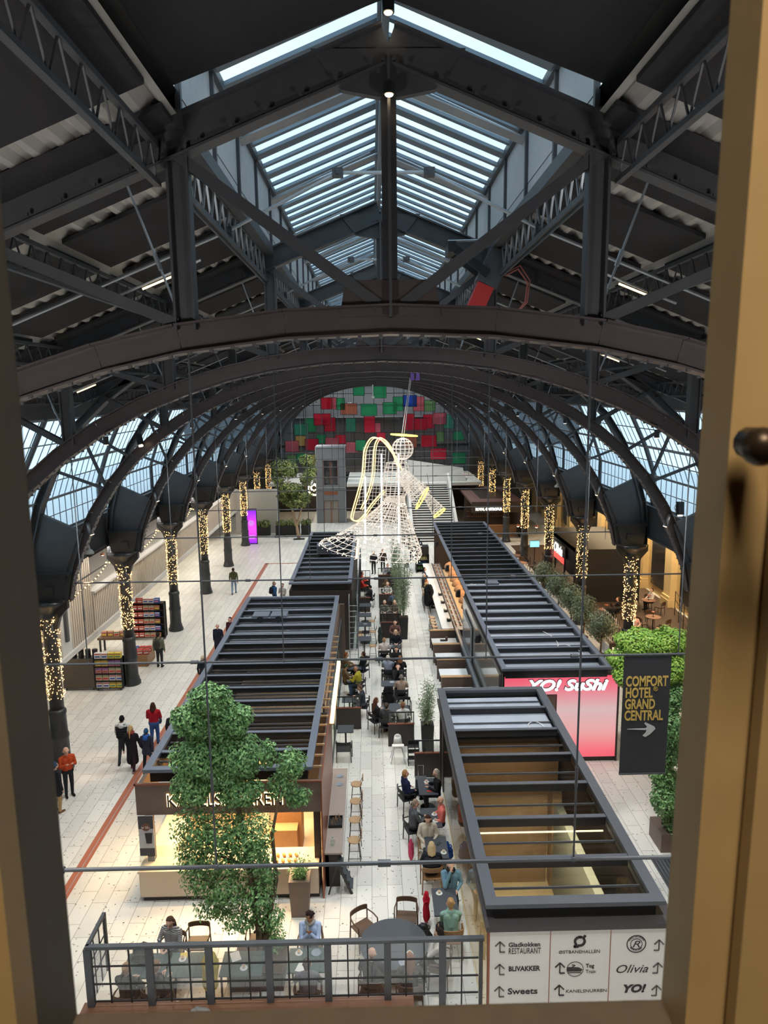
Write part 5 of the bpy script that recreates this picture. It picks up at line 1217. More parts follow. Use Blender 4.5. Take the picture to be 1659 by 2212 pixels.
mb=MB(); grid_wires(mb,sleeve((1.95,0,9.1),(2.95,0,7.75),.05,.34,9,12),.013); mb.build('trumpet',wire_m,an)
def band(mb,pts,r): mb.tube(pts,r,6)
mb=MB()
for c,ax in (((2.08,-.5,8.55),1),): mb.tube([(c[0]+.36*math.cos(a)*.8,c[1]+.5*math.sin(a),c[2]+.50*math.cos(a)) for a in np.linspace(0,2*PI,21)[:-1]],.035,6,True)
mb.build('cuff_light',yellow_neon,an)
mb=MB(); mb.tube([(2.95+.26*math.cos(a),.34*math.sin(a),7.75+.20*math.cos(a)) for a in np.linspace(0,2*PI,21)[:-1]],.035,6,True); mb.build('trumpet_light',yellow_neon,an)
mb=MB(); mb.tube([(1.27+.62*math.cos(a),.5*math.sin(a),11.5-.05*math.cos(a)) for a in np.linspace(0,2*PI,27)[:-1]],.035,6,True); mb.build('halo',yellow_neon,an)
def spl(pts,k=8):
    out=[]; P=[Vector(p) for p in pts]; P=[P[0]]+P+[P[-1]]
    for i in range(1,len(P)-2):
        for t in np.linspace(0,1,k,endpoint=False):
            a,b,c,d=P[i-1],P[i],P[i+1],P[i+2]; out.append(.5*((2*b)+(c-a)*t+(2*a-5*b+4*c-d)*t*t+(3*b-a-3*c+d)*t**3))
    return out+[P[-1]]
W1=[(1.05,-.3,9.95),(.75,-.35,10.6),(.3,-.4,11.2),(-.05,-.4,11.42),(-.35,-.4,11.35),(-.62,-.4,10.8),(-.72,-.4,9.8),(-.95,-.4,8.9),(-1.22,-.4,8.0),(-1.28,-.4,7.6),(-1.0,-.4,7.5),(-.7,-.4,7.75),(-.3,-.35,8.3),(.25,-.3,8.9)]
W2=[(.95,.5,10.0),(.7,.5,10.7),(.4,.5,11.2),(.1,.5,11.35),(-.12,.5,11.0),(-.2,.5,10.2),(-.25,.5,9.6),(-.45,.5,8.8),(-.7,.5,8.2),(-.85,.5,7.9)]
mb=MB(); mb.tube(spl(W1),.03,6); mb.tube([p+Vector((.09,0,-.04)) for p in spl(W1)],.02,5); mb.build('wing_outline',rope_light,an)
mb=MB(); mb.tube(spl(W2),.03,6); mb.tube([p+Vector((.09,0,-.04)) for p in spl(W2)],.02,5); mb.build('wing_outline',rope_light,an)
mb=MB()
for k in range(18):
    z=7.9+.18*k; xl=-1.1+.42*min(1,(z-7.9)/2); xr=.1+.35*(z-7.9)/3.2; mb.tube([(xl,-.38,z),((xl+xr)/2,-.3,z+.05),(xr,-.35,z+.02)],.012,4)
for x in np.linspace(-.9,.3,9): mb.tube([(x,-.38,8.2+abs(x)*.1),(x+.25,-.35,10.9)],.012,4)
mb.build('wing_mesh',wire_m,an)
mb=MB(); 
for x0,x1 in ((-.65,-.6),(.15,.2),(1.0,1.02)): mb.cyl((x0,.55,6.2),(x1,.45,10.6 if x0>-.5 else 9.5),.045,n=7)
mb.build('light_tubes',emis('cool_tube',(.92,.97,1),1.4),an)
mb=MB(); q=.016
for i in range(420):
    g=rings[random.choice([0,0,0,1,2,3,5,8,11,14])]; c=random.choice(g); c=(c[0]+random.uniform(-.1,.1),c[1]+random.uniform(-.05,.05),c[2]+random.uniform(-.1,.1)); mb.box(c[0]-q,c[0]+q,c[1]-q,c[1]+q,c[2]-q,c[2]+q)
mb.build('fairy_bulbs',emis('fairy',(1,.86,.64),2),an)['kind']='stuff'
mb=MB(); mb.tube([(1.25,0,11.4),(1.6,-.8,14.3)],.018,5); mb.tube([(1.15,0,11.4),(1.55,-.8,14.3)],.018,5); mb.build('suspension_rope',white,an)
t=thing('lifting_sling','purple lifting slings looped over an arch above the angel','sling',(1.7,32.5,14.2)); mb=MB()
for x in (-.12,.12): mb.box(x-.08,x+.08,-.22,-.19,-.15,.45); mb.box(x-.08,x+.08,.19,.22,-.15,.45); mb.box(x-.08,x+.08,-.2,.2,-.18,-.15)
mb.build('strap',mat('purple_strap',S((150,110,210)),.6),t)
t=thing('hanging_sensor','small white device on a rod hanging in front of the coloured end wall','sensor',(-.1,70,0)); mb=MB(); mb.cyl((0,0,13.2),(0,0,14.4),.05,n=7); mb.build('rod',white,t); mb=MB(); mb.lathe([(.12,12.95),(.18,13.05),(.12,13.2)],n=12); mb.build('head',white,t)
# ------------------------------------------------------------------ lift, stairs, gallery
lf=thing('glass_lift','grey lift tower with paired glass doors at the end of the hall','lift',(-4.6,74.4,0))
mb=MB(); mb.box(-1.5,-.75,0,2.6,0,7.9); mb.box(.75,1.5,0,2.6,0,7.9); mb.box(-.75,.75,0,2.6,2.4,4.0); mb.box(-.75,.75,0,2.6,6.6,7.9); mb.box(-1.5,1.5,1.2,2.6,0,7.9); mb.build('shaft',mat('lift_grey',S((120,122,126)),.5,.2,.08,2),lf)
mb=MB(); mb.box(-1.56,1.56,-.06,2.7,7.9,8.05); mb.box(-1.56,-1.48,-.06,0,0,7.9); mb.box(1.48,1.56,-.06,0,0,7.9); mb.box(-1.5,1.5,-.04,0,3.7,3.78); mb.build('frame',alu,lf)
for z in (0,4.1):
    for s in (-1,1):
        mb=MB(); mb.box(min(0,s*.72),max(0,s*.72),.08,.12,z+.03,z+2.35); d=mb.build('door',glass_grey if z else mat('lift_door',S((140,132,124)),.3,.3,.1,3),lf); mb=MB(); 
        for q in (0.02*s,.70*s): mb.box(min(q,q+.04*s),max(q,q+.04*s),.04,.08,z,z+2.4)
        mb.build('door_frame',copper,d)
mb=MB(); mb.box(-.7,.7,-.03,0,4.9-2.0+.1,3.35); mb.build('copper_panel',copper,lf)
stt=thing('broad_staircase','broad pale staircase with low side walls climbing to the gallery','stairs',(3.45,64,0))
N_=24; 
mb=MB()
for k in range(N_): mb.box(0,3.9,k*.375,k*.375+.42,(k+1)*.175-.05,(k+1)*.175)
mb.build('treads',concrete,stt); mb=MB()
for k in range(N_): mb.box(0,3.9,k*.375+.06,k*.375+.10,k*.175,(k+1)*.175-.05)
mb.build('risers',darkbrown,stt)
for x in (-.25,3.9):
    mb=MB(); mb.hexa([(x,0,0),(x+.25,0,0),(x+.25,9,0),(x,9,0),(x,0,1.1),(x+.25,0,1.1),(x+.25,9,5.3),(x,9,5.3)]); mb.build('side_wall',concrete,stt)
mb=MB(); mb.tube([(1.9,.1,1.0),(1.9,9,5.2)],.03,6); mb.build('handrail',chrome,stt)
mb=MB(); mb.box(-11,-6.5,74,YE,4.0,4.3); mb.box(-2.9,11,73,YE,4.0,4.3); struct('floor_gallery',mb,concrete)
mb=MB(); mb.box(-2.9,3.2,73,73.03,4.3,5.3); mb.box(7.6,11,73,73.03,4.3,5.3); tag(mb.build('glass_balustrade',glass_clear),'clear glass balustrade along the gallery beside the stairs','balustrade')
mb=MB(); mb.box(-11,11,82.0,82.2,0,4.0); struct('wall_back_lower',mb,darkbrown)
mb=MB(); mb.hexa([(3.2,73,4.0),(9.5,73,4.0),(9.5,77,4.0),(3.2,77,4.0),(3.2,76.8,6.4),(9.5,76.8,5.4),(9.5,77,5.4),(3.2,77,6.4)]); struct('wall_stair_head',mb,mat('stair_head_grey',S((160,158,152)),.8,0,.05,3))
t=thing('round_shop_sign','glowing cream spiral shop sign left of the lift','sign',(-6.85,80.2,3.0)); mb=MB()
mb.tube([( (.35+.55*u)*math.cos(5*u+.6), 0, (.35+.55*u)*math.sin(5*u+.6)) for u in np.linspace(0,1,40)],.10,6); mb.tube([(.32*math.cos(a),0,.32*math.sin(a)) for a in np.linspace(.5,5.6,20)],.09,6); mb.build('neon',emis('cream_neon',(1,.85,.5),3),t)
t=thing('advertising_screen','purple and pink advertising screen standing by the last left columns','screen',(-11.3,64.2,0)); mb=MB(); mb.box(-.5,.5,0,.25,0,3.25); mb.build('casing',black,t)
def ad_mat():
    m,nt,b=nodes('purple_advert'); N=nt.nodes.new; L=nt.links.new; tc=N('ShaderNodeTexCoord'); sp=N('ShaderNodeSeparateXYZ'); L(tc.outputs['Object'],sp.inputs[0]); mr=N('ShaderNodeMapRange'); mr.inputs[2].default_value=3.2; L(sp.outputs[2],mr.inputs[0]); rp=N('ShaderNodeValToRGB'); L(mr.outputs[0],rp.inputs[0]); e=rp.color_ramp.elements
    e[0].color=list(S((110,30,190)))+[1]; e[1].color=list(S((110,30,200)))+[1]; q=e.new(.45); q.color=list(S((235,70,240)))+[1]
    L(rp.outputs[0],b.inputs['Emission Color']); b.inputs['Emission Strength'].default_value=1.1; b.inputs['Base Color'].default_value=(0,0,0,1); return m
mb=MB(); mb.box(-.46,.46,-.02,0,.08,3.2); mb.build('display',ad_mat(),t); mb=MB(); mb.cyl((0,-.03,1.95),(0,-.02,1.95),.26,n=20); mb.box(-.3,.3,-.03,-.02,.5,.62); mb.box(-.2,.3,-.03,-.02,.75,.85); mb.build('figure',emis('pink_fig',S((200,120,255)),.9),t)
t=thing('exit_floor_sign','small green exit sign hanging above the left floor','exit sign',(-8.2,50,1.4)) if 0 else None
mb=MB(); mb.box(2.2,3.1,63.2,63.3,0,2.1); o=mb.build('info_board',mat('poster_wall',S((190,186,178)),.6,0,.3,3)); tag(o,'tall pale information board at the foot of the stairs','info board')
t=thing('litter_bin','round black litter bin at the foot of the stairs','bin',(2.75,62.3,0)); mb=MB(); mb.lathe([(.24,0),(.26,.05),(.26,.95),(.22,1.05),(.2,1.05)],n=18); mb.build('body',black,t,True); mb=MB(); mb.cyl((0,-.27,.85),(0,-.24,.85),.1,n=12); mb.build('opening',steel,t)
t=thing('stand_sign','thin floor stand with small square plate in the right aisle','sign stand',(2.1,49.5,0)); mb=MB(); mb.cyl((0,0,0),(0,0,.03),.2,n=16); mb.build('foot',steel,t); mb=MB(); mb.cyl((0,0,0),(0,0,1.25),.012,n=6); mb.build('pole',steel,t); mb=MB(); mb.box(-.17,.17,-.02,.02,1.25,1.6); mb.build('plate',frame_grey,t)
t=thing('cold_cabinet','black self-service cabinet with green bottles beside the sushi counter','cabinet',(3.4,53.2,0)); mb=MB(); mb.box(-.45,.55,.1,.9,0,1.9); mb.box(-.45,-.38,-.4,.1,0,1.4); mb.box(.48,.55,-.4,.1,0,1.4); mb.build('body',black,t)
for z in (.25,.6,.95): mb=MB(); mb.box(-.38,.48,-.35,.1,z,z+.03); mb.build('shelf',steel,t)
for r_ in range(3):
    for i in range(6):
        mb=MB(); mb.cyl((0,0,0),(0,0,.16),.045,n=7); mb.cyl((0,0,.16),(0,0,.23),.018,n=6)
        o=mb.build('drink_bottle',mat('bottle_%d'%r_,S(((80,140,60),(60,110,150),(180,180,120))[r_]),.3) if i==0 else MATS['bottle_%d'%r_]); o.location=(3.4-.3+.13*i,53.0,.28+.35*r_); tag(o,'%s bottle in the black cabinet, %s from the left'%(('green','blue','pale')[r_],ORD[i]),'bottle','%s bottles in the black cabinet'%(('green','blue','pale')[r_]))
# rope barrier lights swag on left columns
for i in range(4):
    y0,y1=TY[2+i]+.0,TY[3+i]; mb=MB(); P=[(-12.6+.1*math.sin(t*9),y0+(y1-y0)*t,5.9-1.0*math.sin(PI*t)*.6) for t in np.linspace(0,1,26)]
    mb.tube(P,.012,4); o=mb.build('light_garland',black); tag(o,'swag of warm fairy lights behind the left columns, bay %s from the window'%ORD[i],'light garland','swags of fairy lights on the left'); mb=MB()
    for p in P: mb.ball(p,.035,5,4)
    mb.build('bulbs',warm_bulb,o)['kind']='stuff'
# ------------------------------------------------------------------ right hand restaurants
facade=MB()
for k in range(14):
    y=20+4.6*k; facade.box(18.2,18.6,y,y+1.0,.0,7.0); facade.box(18.05,18.6,y-.1,y+1.1,0,.5); facade.box(18.1,18.6,y-.05,y+1.05,.5,.7); facade.box(18.1,18.6,y-.05,y+1.05,5.9,6.3)
struct('trim_16',facade,yellowwall)
w8=MB()
for k in range(13): y=20+4.6*k; w8.box(18.5,18.58,y+1.7,y+3.9,.6,5.4)
struct('window_8',w8,mat('dark_window',S((40,42,40)),.1,0,.2,1))
area('facade_wash',(17.2,42,6.8),1.0,44,2300,(1,.84,.58),(0,math.radians(-38),0))
mb=MB(); mb.box(9.6,18.4,26,66,0,.05) if 0 else mb.box(11.9,18.4,29,62,.0,.02); struct('floor_restaurant',mb,mat('dark_oak_floor',S((84,64,50)),.5,0,.25,3))
br=thing('restaurant_bar','black bar pavilion with a white lettered red sign among the right columns','pavilion',(0,0,0))
mb=MB(); mb.box(12.6,16.8,44.5,52,3.3,3.5); mb.box(12.6,12.7,44.5,52,2.4,3.5); mb.box(12.6,16.8,44.4,44.5,0,3.5); mb.build('roof_and_walls',black,br)
mb=MB(); mb.box(12.4,12.9,45,52,.95,1.05); mb.box(12.6,12.9,45,52,0,.95); mb.build('counter',darkwood,br)
for y in (44.6,47.0,49.5,51.9): mb=MB(); mb.box(12.6,12.7,y,y+.08,0,3.4); mb.build('post',black,br)
mb=MB(); mb.box(13.9,14.1,45,51.8,.4,2.6); mb.build('back_shelf',darkbrown,br)
mb=MB(); mb.box(12.42,12.50,46.2,49.2,2.0,3.25); mb.build('sign_board',black,br); mb=MB(); mb.box(12.40,12.42,46.4,49.0,2.05,2.45); mb.build('red_band',emis('red_sign',(1,.05,.04),1.6),br)
text('sign_letters','Olivia',.95,emis('sign_white_b',(1,1,1),2.0),br,(12.40,49.1,2.48),rot=(PI/2,0,-PI/2),shear=.3,off=.02)
point('bar_light',(13.3,48,3.0),25,(1,.7,.45),.15)
t=thing('blue_screen','small bright blue screen at the bar','screen',(12.2,54,1.6)); mb=MB(); mb.box(-.35,.35,0,.05,0,.45); mb.build('display',emis('blue_glow',(.15,.6,1),2),t); mb=MB(); mb.box(-.38,.38,.05,.08,-.03,.48); mb.box(-.03,.03,.02,.06,-1.6,0); mb.build('stand',black,t)
gp=thing('gastropub_pavilion','brown flat roofed pub pavilion with glowing lettering right of the stairs','pavilion',(0,0,0))
mb=MB(); mb.box(8.8,13.6,64.9,76,3.3,3.5); mb.build('roof',mat('brown_roof',S((112,84,78)),.6,0,.1,2),gp); mb=MB(); mb.box(9.9,12.6,67,74,3.5,3.53); mb.build('roof_recess',darkbrown,gp); mb=MB(); mb.box(8.8,13.6,64.8,64.9,2.5,3.5); mb.box(13.5,13.6,64.9,76,0,3.4); mb.box(8.8,13.6,70,70.1,0,3.3); mb.build('fascia',darkbrown,gp)
text('sign_letters','ROYAL GASTROPUB',.34,emis('sign_cream',(.95,1,.75),3),gp,(9.15,64.75,2.72),xs=.78,off=.012)
mb=MB(); mb.box(9,13.2,66.0,66.6,0,1.05); mb.build('bar',wood,gp); mb=MB()
for z in (1.3,1.8,2.3): mb.box(9,13.2,69.5,69.95,z,z+.04); [mb.cyl((9.2+.2*i,69.7,z+.04),(9.2+.2*i,69.7,z+.34),.05,n=6) for i in range(19)]
mb.build('back_shelf',darkwood,gp); point('pub_light',(11,67.5,2.9),60,(1,.7,.4),.2)
def rtable():
    r=thing('round_cafe_table','','table'); mb=MB(); mb.cyl((0,0,.72),(0,0,.75),.42,n=20); mb.build('top',mat('terracotta_top',S((150,108,86)),.5,0,.1,8),r); mb=MB(); mb.cyl((0,0,0),(0,0,.72),.035,n=8); mb.cyl((0,0,0),(0,0,.03),.24,n=12); mb.build('pedestal',black,r); return r
rts=Series(rtable())
def cchair():
    r=thing('cafe_chair','','chair'); mb=MB(); mb.box(-.22,.22,-.22,.22,.43,.48); mb.build('seat',darkwood,r); mb=MB(); mb.tube([(-.22,-.20,.48),(-.24,-.24,.78),(-.12,-.27,.84),(.12,-.27,.84),(.24,-.24,.78),(.22,-.20,.48)],.018,6); mb.box(-.2,.2,-.27,-.24,.6,.82); mb.build('backrest',darkwood,r)
    for sx in (-1,1):
        for sy in (-1,1): mb=MB(); mb.cyl((sx*.2,sy*.2,.43),(sx*.22,sy*.22,0),.016,n=6); mb.build('leg',black,r)
    return r
ccs=Series(cchair())
RT=[(13.4,40.5),(15.6,39.0),(13.6,36.8),(15.9,35.2),(13.0,33.4),(16.6,42.3),(10.9,52.5),(10.9,55.0),(15.2,31.2),(14.2,55.5)]
for i,(x,y) in enumerate(RT):
    rts((x,y,0),0,'round reddish restaurant table, %.0f m from the window and %.0f m right'%(y,x),'round restaurant tables')
    for j,a in enumerate((.4,2.5,4.3)):
        ccs((x+.75*math.cos(a+i),y+.75*math.sin(a+i),0),a+i+PI/2,'dark chair at the restaurant table %.0f m away, %s round it'%(y,ORD[j]),'dark cafe chairs on the right')
    if i not in (6,7): 
        l=thing('table_lamp','small lamp on the restaurant table %.0f m from the window'%y,'lamp',(x,y,.75),0,'lamps on the restaurant tables'); mb=MB(); mb.cyl((0,0,0),(0,0,.28),.012,n=6); mb.cyl((0,0,0),(0,0,.02),.06,n=10); mb.build('stem',black,l); mb=MB(); mb.lathe([(.13,.26),(.10,.31),(.03,.33)],n=14); mb.build('shade',copper,l); mb=MB(); mb.ball((0,0,.27),.06,8,5,(1,1,.6)); mb.build('bulb',warm_lamp,l)
    if i%2==0: point('restaurant_lamp',(x,y,1.9),42,(1,.6,.32),.1)
pnp=[(13,57),(14.5,58.5),(12.4,60),(15.5,47.5),(16.3,50),(12.0,49.0),(14.6,53.5),(11.6,57.5),(13.2,51)]
for i,(x,y) in enumerate(pnp): pn((x,y,2.6),0,'glowing copper pendant lamp on the right, %.0f m away and %.1f m out'%(y,x),'pendant lamps in the right restaurants',1.5)
for i,(x,y) in enumerate(pnp[::3]): point('pendant_light',(x,y,2.3),22,(1,.6,.35),.1)
t=thing('trellis_screen','white and black lattice screen at the restaurant edge','screen',(11.8,33.9,0)); mb=MB(); mb.box(-.03,.03,0,2.4,0,.5); mb.build('base',concrete,t); mb=MB()
for k in range(9): mb.cyl((0,.3*k,.5),(0,.3*k,2.2),.015,n=5)
for k in range(6): mb.cyl((0,0,.55+.32*k),(0,2.4,.55+.32*k),.015,n=5)
mb.build('lattice',white,t); mb=MB(); mb.box(0,1.6,2.35,2.42,2.1,2.2); mb.box(-.04,.04,0,.05,0,2.2); mb.box(1.5,1.6,2.35,2.42,0,2.1); mb.build('frame',black,t)
def menu(lab,loc):
    t=thing('menu_stand',lab,'menu stand',loc); mb=MB(); mb.box(-.35,.35,0,.15,0,1.55); mb.build('post',darkwood,t); mb=MB(); mb.box(-.24,.24,-.02,0,.6,1.35); mb.build('lit_menu',emis('menu_glow',(1,.74,.52),1.4),t)
menu('lit menu board on a dark wooden stand at the restaurant entrance',(11.35,32.6,0))
def rail(lab,x0,y0,x1,y1,h=1.1,n=8):
    t=thing('steel_railing',lab,'railing',(x0,y0,0)); d=Vector((x1-x0,y1-y0,0)); mb=MB(); 
    for z in (h,h*.66,h*.33): mb.cyl((0,0,z),d+Vector((0,0,z)),.02,n=6)
    mb.build('rails',black,t)
    for k in range(n+1): mb=MB(); p=d*(k/n); mb.cyl(p,p+Vector((0,0,h)),.022,n=6); mb.build('post',black,t)
rail('black railing in front of the restaurant at the lower right',12.0,29.5,16.5,29.5,2.6,5)
rail('black railing stepping back beside the right restaurant tables',15.8,33.0,17.9,41.5,1.5,6)
rail('black railing along the edge of the right restaurant',11.7,42.0,11.7,56,1.0,10)
t=thing('pink_sofa','long pale pink bench sofa in the right restaurant','sofa',(13.6,34.6,0)); mb=MB(); mb.box(-1.3,1.8,-.3,.3,.1,.45); mb.build('seat',mat('pink_velvet',S((190,140,126)),.8),t); mb=MB(); mb.box(-1.3,1.8,.2,.4,.1,.95); mb.build('backrest',MATS['pink_velvet'],t)
# ------------------------------------------------------------------ seating furniture in the aisle
def dchair(m,name='dining_chair'):
    r=thing(name,'','chair'); mb=MB(); mb.prism([(-.24,-.22),(.24,-.22),(.26,.2),(.18,.24),(-.18,.24),(-.26,.2)],'z',.43,.46); mb.build('seat',m,r)
    mb=MB(); n=9; P=[(-.26*math.cos(PI*i/(n-1))*1.0,-.20-.08*math.sin(PI*i/(n-1))) for i in range(n)]
    for (a,b),(c,d) in zip(P,P[1:]): mb.beam((a,b,.76),(c,d,.76),.02,.13,(c-a,d-b,0) if 0 else (-(d-b),c-a,0))
    mb.build('backrest',m,r)
    for s in (-1,1):
        mb=MB(); mb.tube([(s*.26,-.20,.70),(s*.30,-.02,.68),(s*.29,.18,.67)],.018,6); mb.build('armrest',m,r)
        mb=MB(); mb.cyl((s*.27,-.22,0),(s*.25,-.20,.72),.018,n=7); mb.build('leg',m,r); mb=MB(); mb.cyl((s*.29,.22,0),(s*.29,.18,.67),.018,n=7); mb.build('leg',m,r)
    return r
bch=Series(dchair(black)); wch=Series(dchair(darkwood)); lch=Series(dchair(wood))
def rect(m,w,d,base='centre'):
    r=thing('dining_table','','table'); mb=MB(); mb.box(-w/2,w/2,-d/2,d/2,.72,.75); mb.build('top',m,r)
    if base=='centre': mb=MB(); mb.cyl((0,0,0),(0,0,.72),.035,n=8); mb.cyl((0,0,0),(0,0,.025),.24,n=16); mb.build('pedestal',black,r)
    else:
        for sx in (-1,1):
            for sy in (-1,1): mb=MB(); mb.box(sx*(w/2-.05)-.02,sx*(w/2-.05)+.02,sy*(d/2-.05)-.02,sy*(d/2-.05)+.02,0,.72); mb.build('leg',black,r)
    return r
tb=Series(rect(darktop,.62,.62)); tw=Series(rect(darktop,.95,.62)); tg=Series(rect(greentop,.95,.72,'legs')); tl=Series(rect(darktop,.62,1.0))
for x,y,l in ((-1.2,32.2,'where the man in a brown jacket sits beside the bakery screen'),(-1.2,30.7,'between the man in a cap and the man in mustard'),(-1.35,28.6,'in front of the young man in a dark jumper'),(-1.42,25.9,'empty, behind the single black chair')): tb((x,y,0),0,'small dark square table %s'%l,'small dark tables on the left of the aisle')
for x,y,l in ((.55,34.95,'between the blonde woman and the woman in a pale sweater'),(.6,32.45,'in front of the man in a grey-blue shirt'),(.5,30.2,'with a plate, before the person in brown'),(.75,45.2,'near the far bamboo'),(.7,40.5,'where two fair-haired people sit')): tw((x,y,0),0,'dark rectangular table %s'%l,'dark tables in the middle row')
for x,y,l in ((1.42,21.7,'with a red phone, beside the suitcase'),(1.38,19.95,'with two coffee cups'),(1.42,18.5,'with a phone, before the fair-haired woman in black'),(1.44,16.3,'with one coffee cup, in front of the woman in patterned green')): tl((x,y,0),0,'dark narrow table %s'%l,'dark tables beside the sign kiosk')
for x,y,l in ((-5.55,14.45,'leftmost, beside the black backpack'),(-4.55,14.45,'with a cup, before the woman in stripes'),(-3.35,14.45,'with papers, beside the yellow jacket'),(-1.85,14.5,'with a plate, before the woman in a headband')): tg((x,y,0),0,'green table behind the grid screen, %s'%l,'green topped tables in front')
rt=thing('round_table','large dark round table in the centre foreground behind the grid screen','table',(.1,14.95,0)); mb=MB(); mb.cyl((0,0,.72),(0,0,.75),.80,n=48); mb.build('top',darktop,rt); mb=MB(); mb.cyl((0,0,0),(0,0,.72),.06,n=10); mb.cyl((0,0,0),(0,0,.03),.4,n=20); mb.build('pedestal',black,rt)
rt2=thing('round_table','dark round table with three seated people behind the white high chair','table',(.5,27.5,0)); mb=MB(); mb.cyl((0,0,.72),(0,0,.75),.62,n=36); mb.build('top',darktop,rt2); mb=MB(); mb.cyl((0,0,0),(0,0,.72),.05,n=10); mb.cyl((0,0,0),(0,0,.03),.35,n=18); mb.build('pedestal',black,rt2)
# bistro high tables by K2
def bist():
    r=thing('bistro_table','','table'); mb=MB(); mb.box(-.35,.35,-.35,.35,1.02,1.05); mb.build('top',darktop,r); mb=MB(); mb.cyl((0,0,0),(0,0,1.02),.03,n=8); mb.cyl((0,0,0),(0,0,.03),.27,n=16); mb.build('pedestal',black,r); return r
bs=Series(bist())
for i,y in enumerate((35.3,37.6,39.3,41.2)): bs((-.78,y,0),0,'tall dark bistro table left of the aisle, %s from the window'%ORD[i],'tall bistro tables')
for i,(x,y) in enumerate(((-.35,35.0),(-.35,37.2),(-1.05,36.6),(-.4,39.0))): st((x,y,0),PI/2 if x>-.8 else 0,'wooden bar stool at the tall bistro tables, %s from the window'%ORD[i],'stools at the bistro tables')
# chairs: own chairs under seated people are added with the people
wch((-4.62,15.45,0),PI,'empty curved wooden armchair behind the green tables, next to the woman in stripes','empty wooden armchairs'); wch((-3.15,15.5,0),PI,'empty curved wooden armchair just left of the tree trunk','empty wooden armchairs')
wch((-.62,15.85,0),PI+.65,'empty brown armchair at the upper left of the large round table','empty wooden armchairs'); wch((.45,16.15,0),PI-.1,'empty brown armchair at the back of the large round table','empty wooden armchairs')
bch((-1.45,24.9,0),0,'single empty black armchair beside the green glass screen','black armchairs'); bch((.3,28.85,0),PI+.1,'black armchair with a black coat over it, behind the round table','black armchairs'); bch((.95,28.3,0),PI,'empty black armchair at the back of the small round table','black armchairs'); bch((.45,31.2,0),0,'black armchair with dark clothes in the middle row','black armchairs')
# dividers
def divider():
    r=thing('booth_divider','','divider'); mb=MB(); mb.box(-.5,.5,-.04,.04,0,.9); mb.build('panel',darkbrown,r); mb=MB(); mb.box(-.52,.52,-.05,.05,.9,.93); mb.build('copper_edge',copper,r)
    mb=MB(); mb.box(-.5,.5,-.02,.02,1.36,1.40)
    for x in (-.5,-.18,.15,.47): mb.box(x,x+.03,-.02,.02,.93,1.36)
    mb.build('grid_rail',black,r); mb=MB(); mb.box(-.48,.48,-.004,.004,.94,1.36); mb.build('pane',glass_clear,r); return r
dv=Series(divider())
for x,y,l in ((.72,25.9,'behind the white high chair'),(-1.35,27.4,'left of the aisle, by the young person in grey'),(.6,38.3,'beside the tall bamboo'),(.6,39.8,'behind the tall bamboo'),(.55,43.9,'below the angel, nearer one'),(.55,48.8,'below the angel, farther one'),(-1.0,43.2,'left of the aisle beyond the bistro tables'),(-1.0,48.2,'left of the aisle, farthest'),(1.6,23.6,'by the corner of the sign kiosk')): dv((x,y,0),0,'brown divider with black grid top, %s'%l,'brown grid-top dividers')
# high chairs
t=thing('high_chair','white plastic high chair with thin metal legs in the aisle','high chair',(.55,24.75,0)); mb=MB(); mb.prism([(-.17,-.13),(.17,-.13),(.19,.15),(-.19,.15)],'z',.56,.60); mb.hexa([(-.17,.12,.6),(.17,.12,.6),(.17,.16,.6),(-.17,.16,.6),(-.12,.19,.9),(.12,.19,.9),(.12,.22,.9),(-.12,.22,.9)]); mb.ball((0,.2,.88),.12,10,6,(1,.2,.8)); mb.build('seat',white,t,True); mb=MB(); mb.box(-.22,.22,-.26,-.08,.68,.71); mb.build('tray',white,t)
for sx in (-1,1):
    for sy in (-1,1): mb=MB(); mb.cyl((sx*.14,sy*.12,.57),(sx*.27,sy*.26,0),.013,n=6); mb.build('leg',alu,t)
t=thing('stacked_high_chairs','black wooden high chair with ladder sides next to the white one','high chair',(1.12,24.6,0)); t.name='ladder_high_chair'
for s in (-1,1): mb=MB(); mb.beam((s*.2,-.25,0),(s*.2,.2,.8),.03,.06,(1,0,0)); mb.beam((s*.2,-.25,.02),(s*.2,.25,.02),.03,.04,(1,0,0)); mb.build('side_rail',black,t)
for z,y in ((.25,-.1),(.45,0),(.62,.08)): mb=MB(); mb.box(-.2,.2,y-.15,y+.12,z,z+.02); mb.build('board',black,t)
mb=MB(); mb.box(-.2,.2,.17,.2,.65,.8); mb.build('backrest',black,t)
t=thing('folding_step','black folding step ladder leaning at the near end of the bakery bar','step ladder',(-1.35,17.85,0)); 
for s in (-1,1): mb=MB(); mb.beam((.0+s*.0,s*.22,.95),(.38,s*.22,0),.03,.07,(0,1,0)); mb.build('rail',black,t); mb=MB(); mb.beam((.0,s*.22,.95),(-.25,s*.22,0),.03,.04,(0,1,0)); mb.build('rear_leg',black,t)
for k in range(4): mb=MB(); x=.08+.085*k; z=.78-.21*k; mb.box(x-.08,x+.08,-.21,.21,z,z+.03); mb.build('tread',darktop,t)
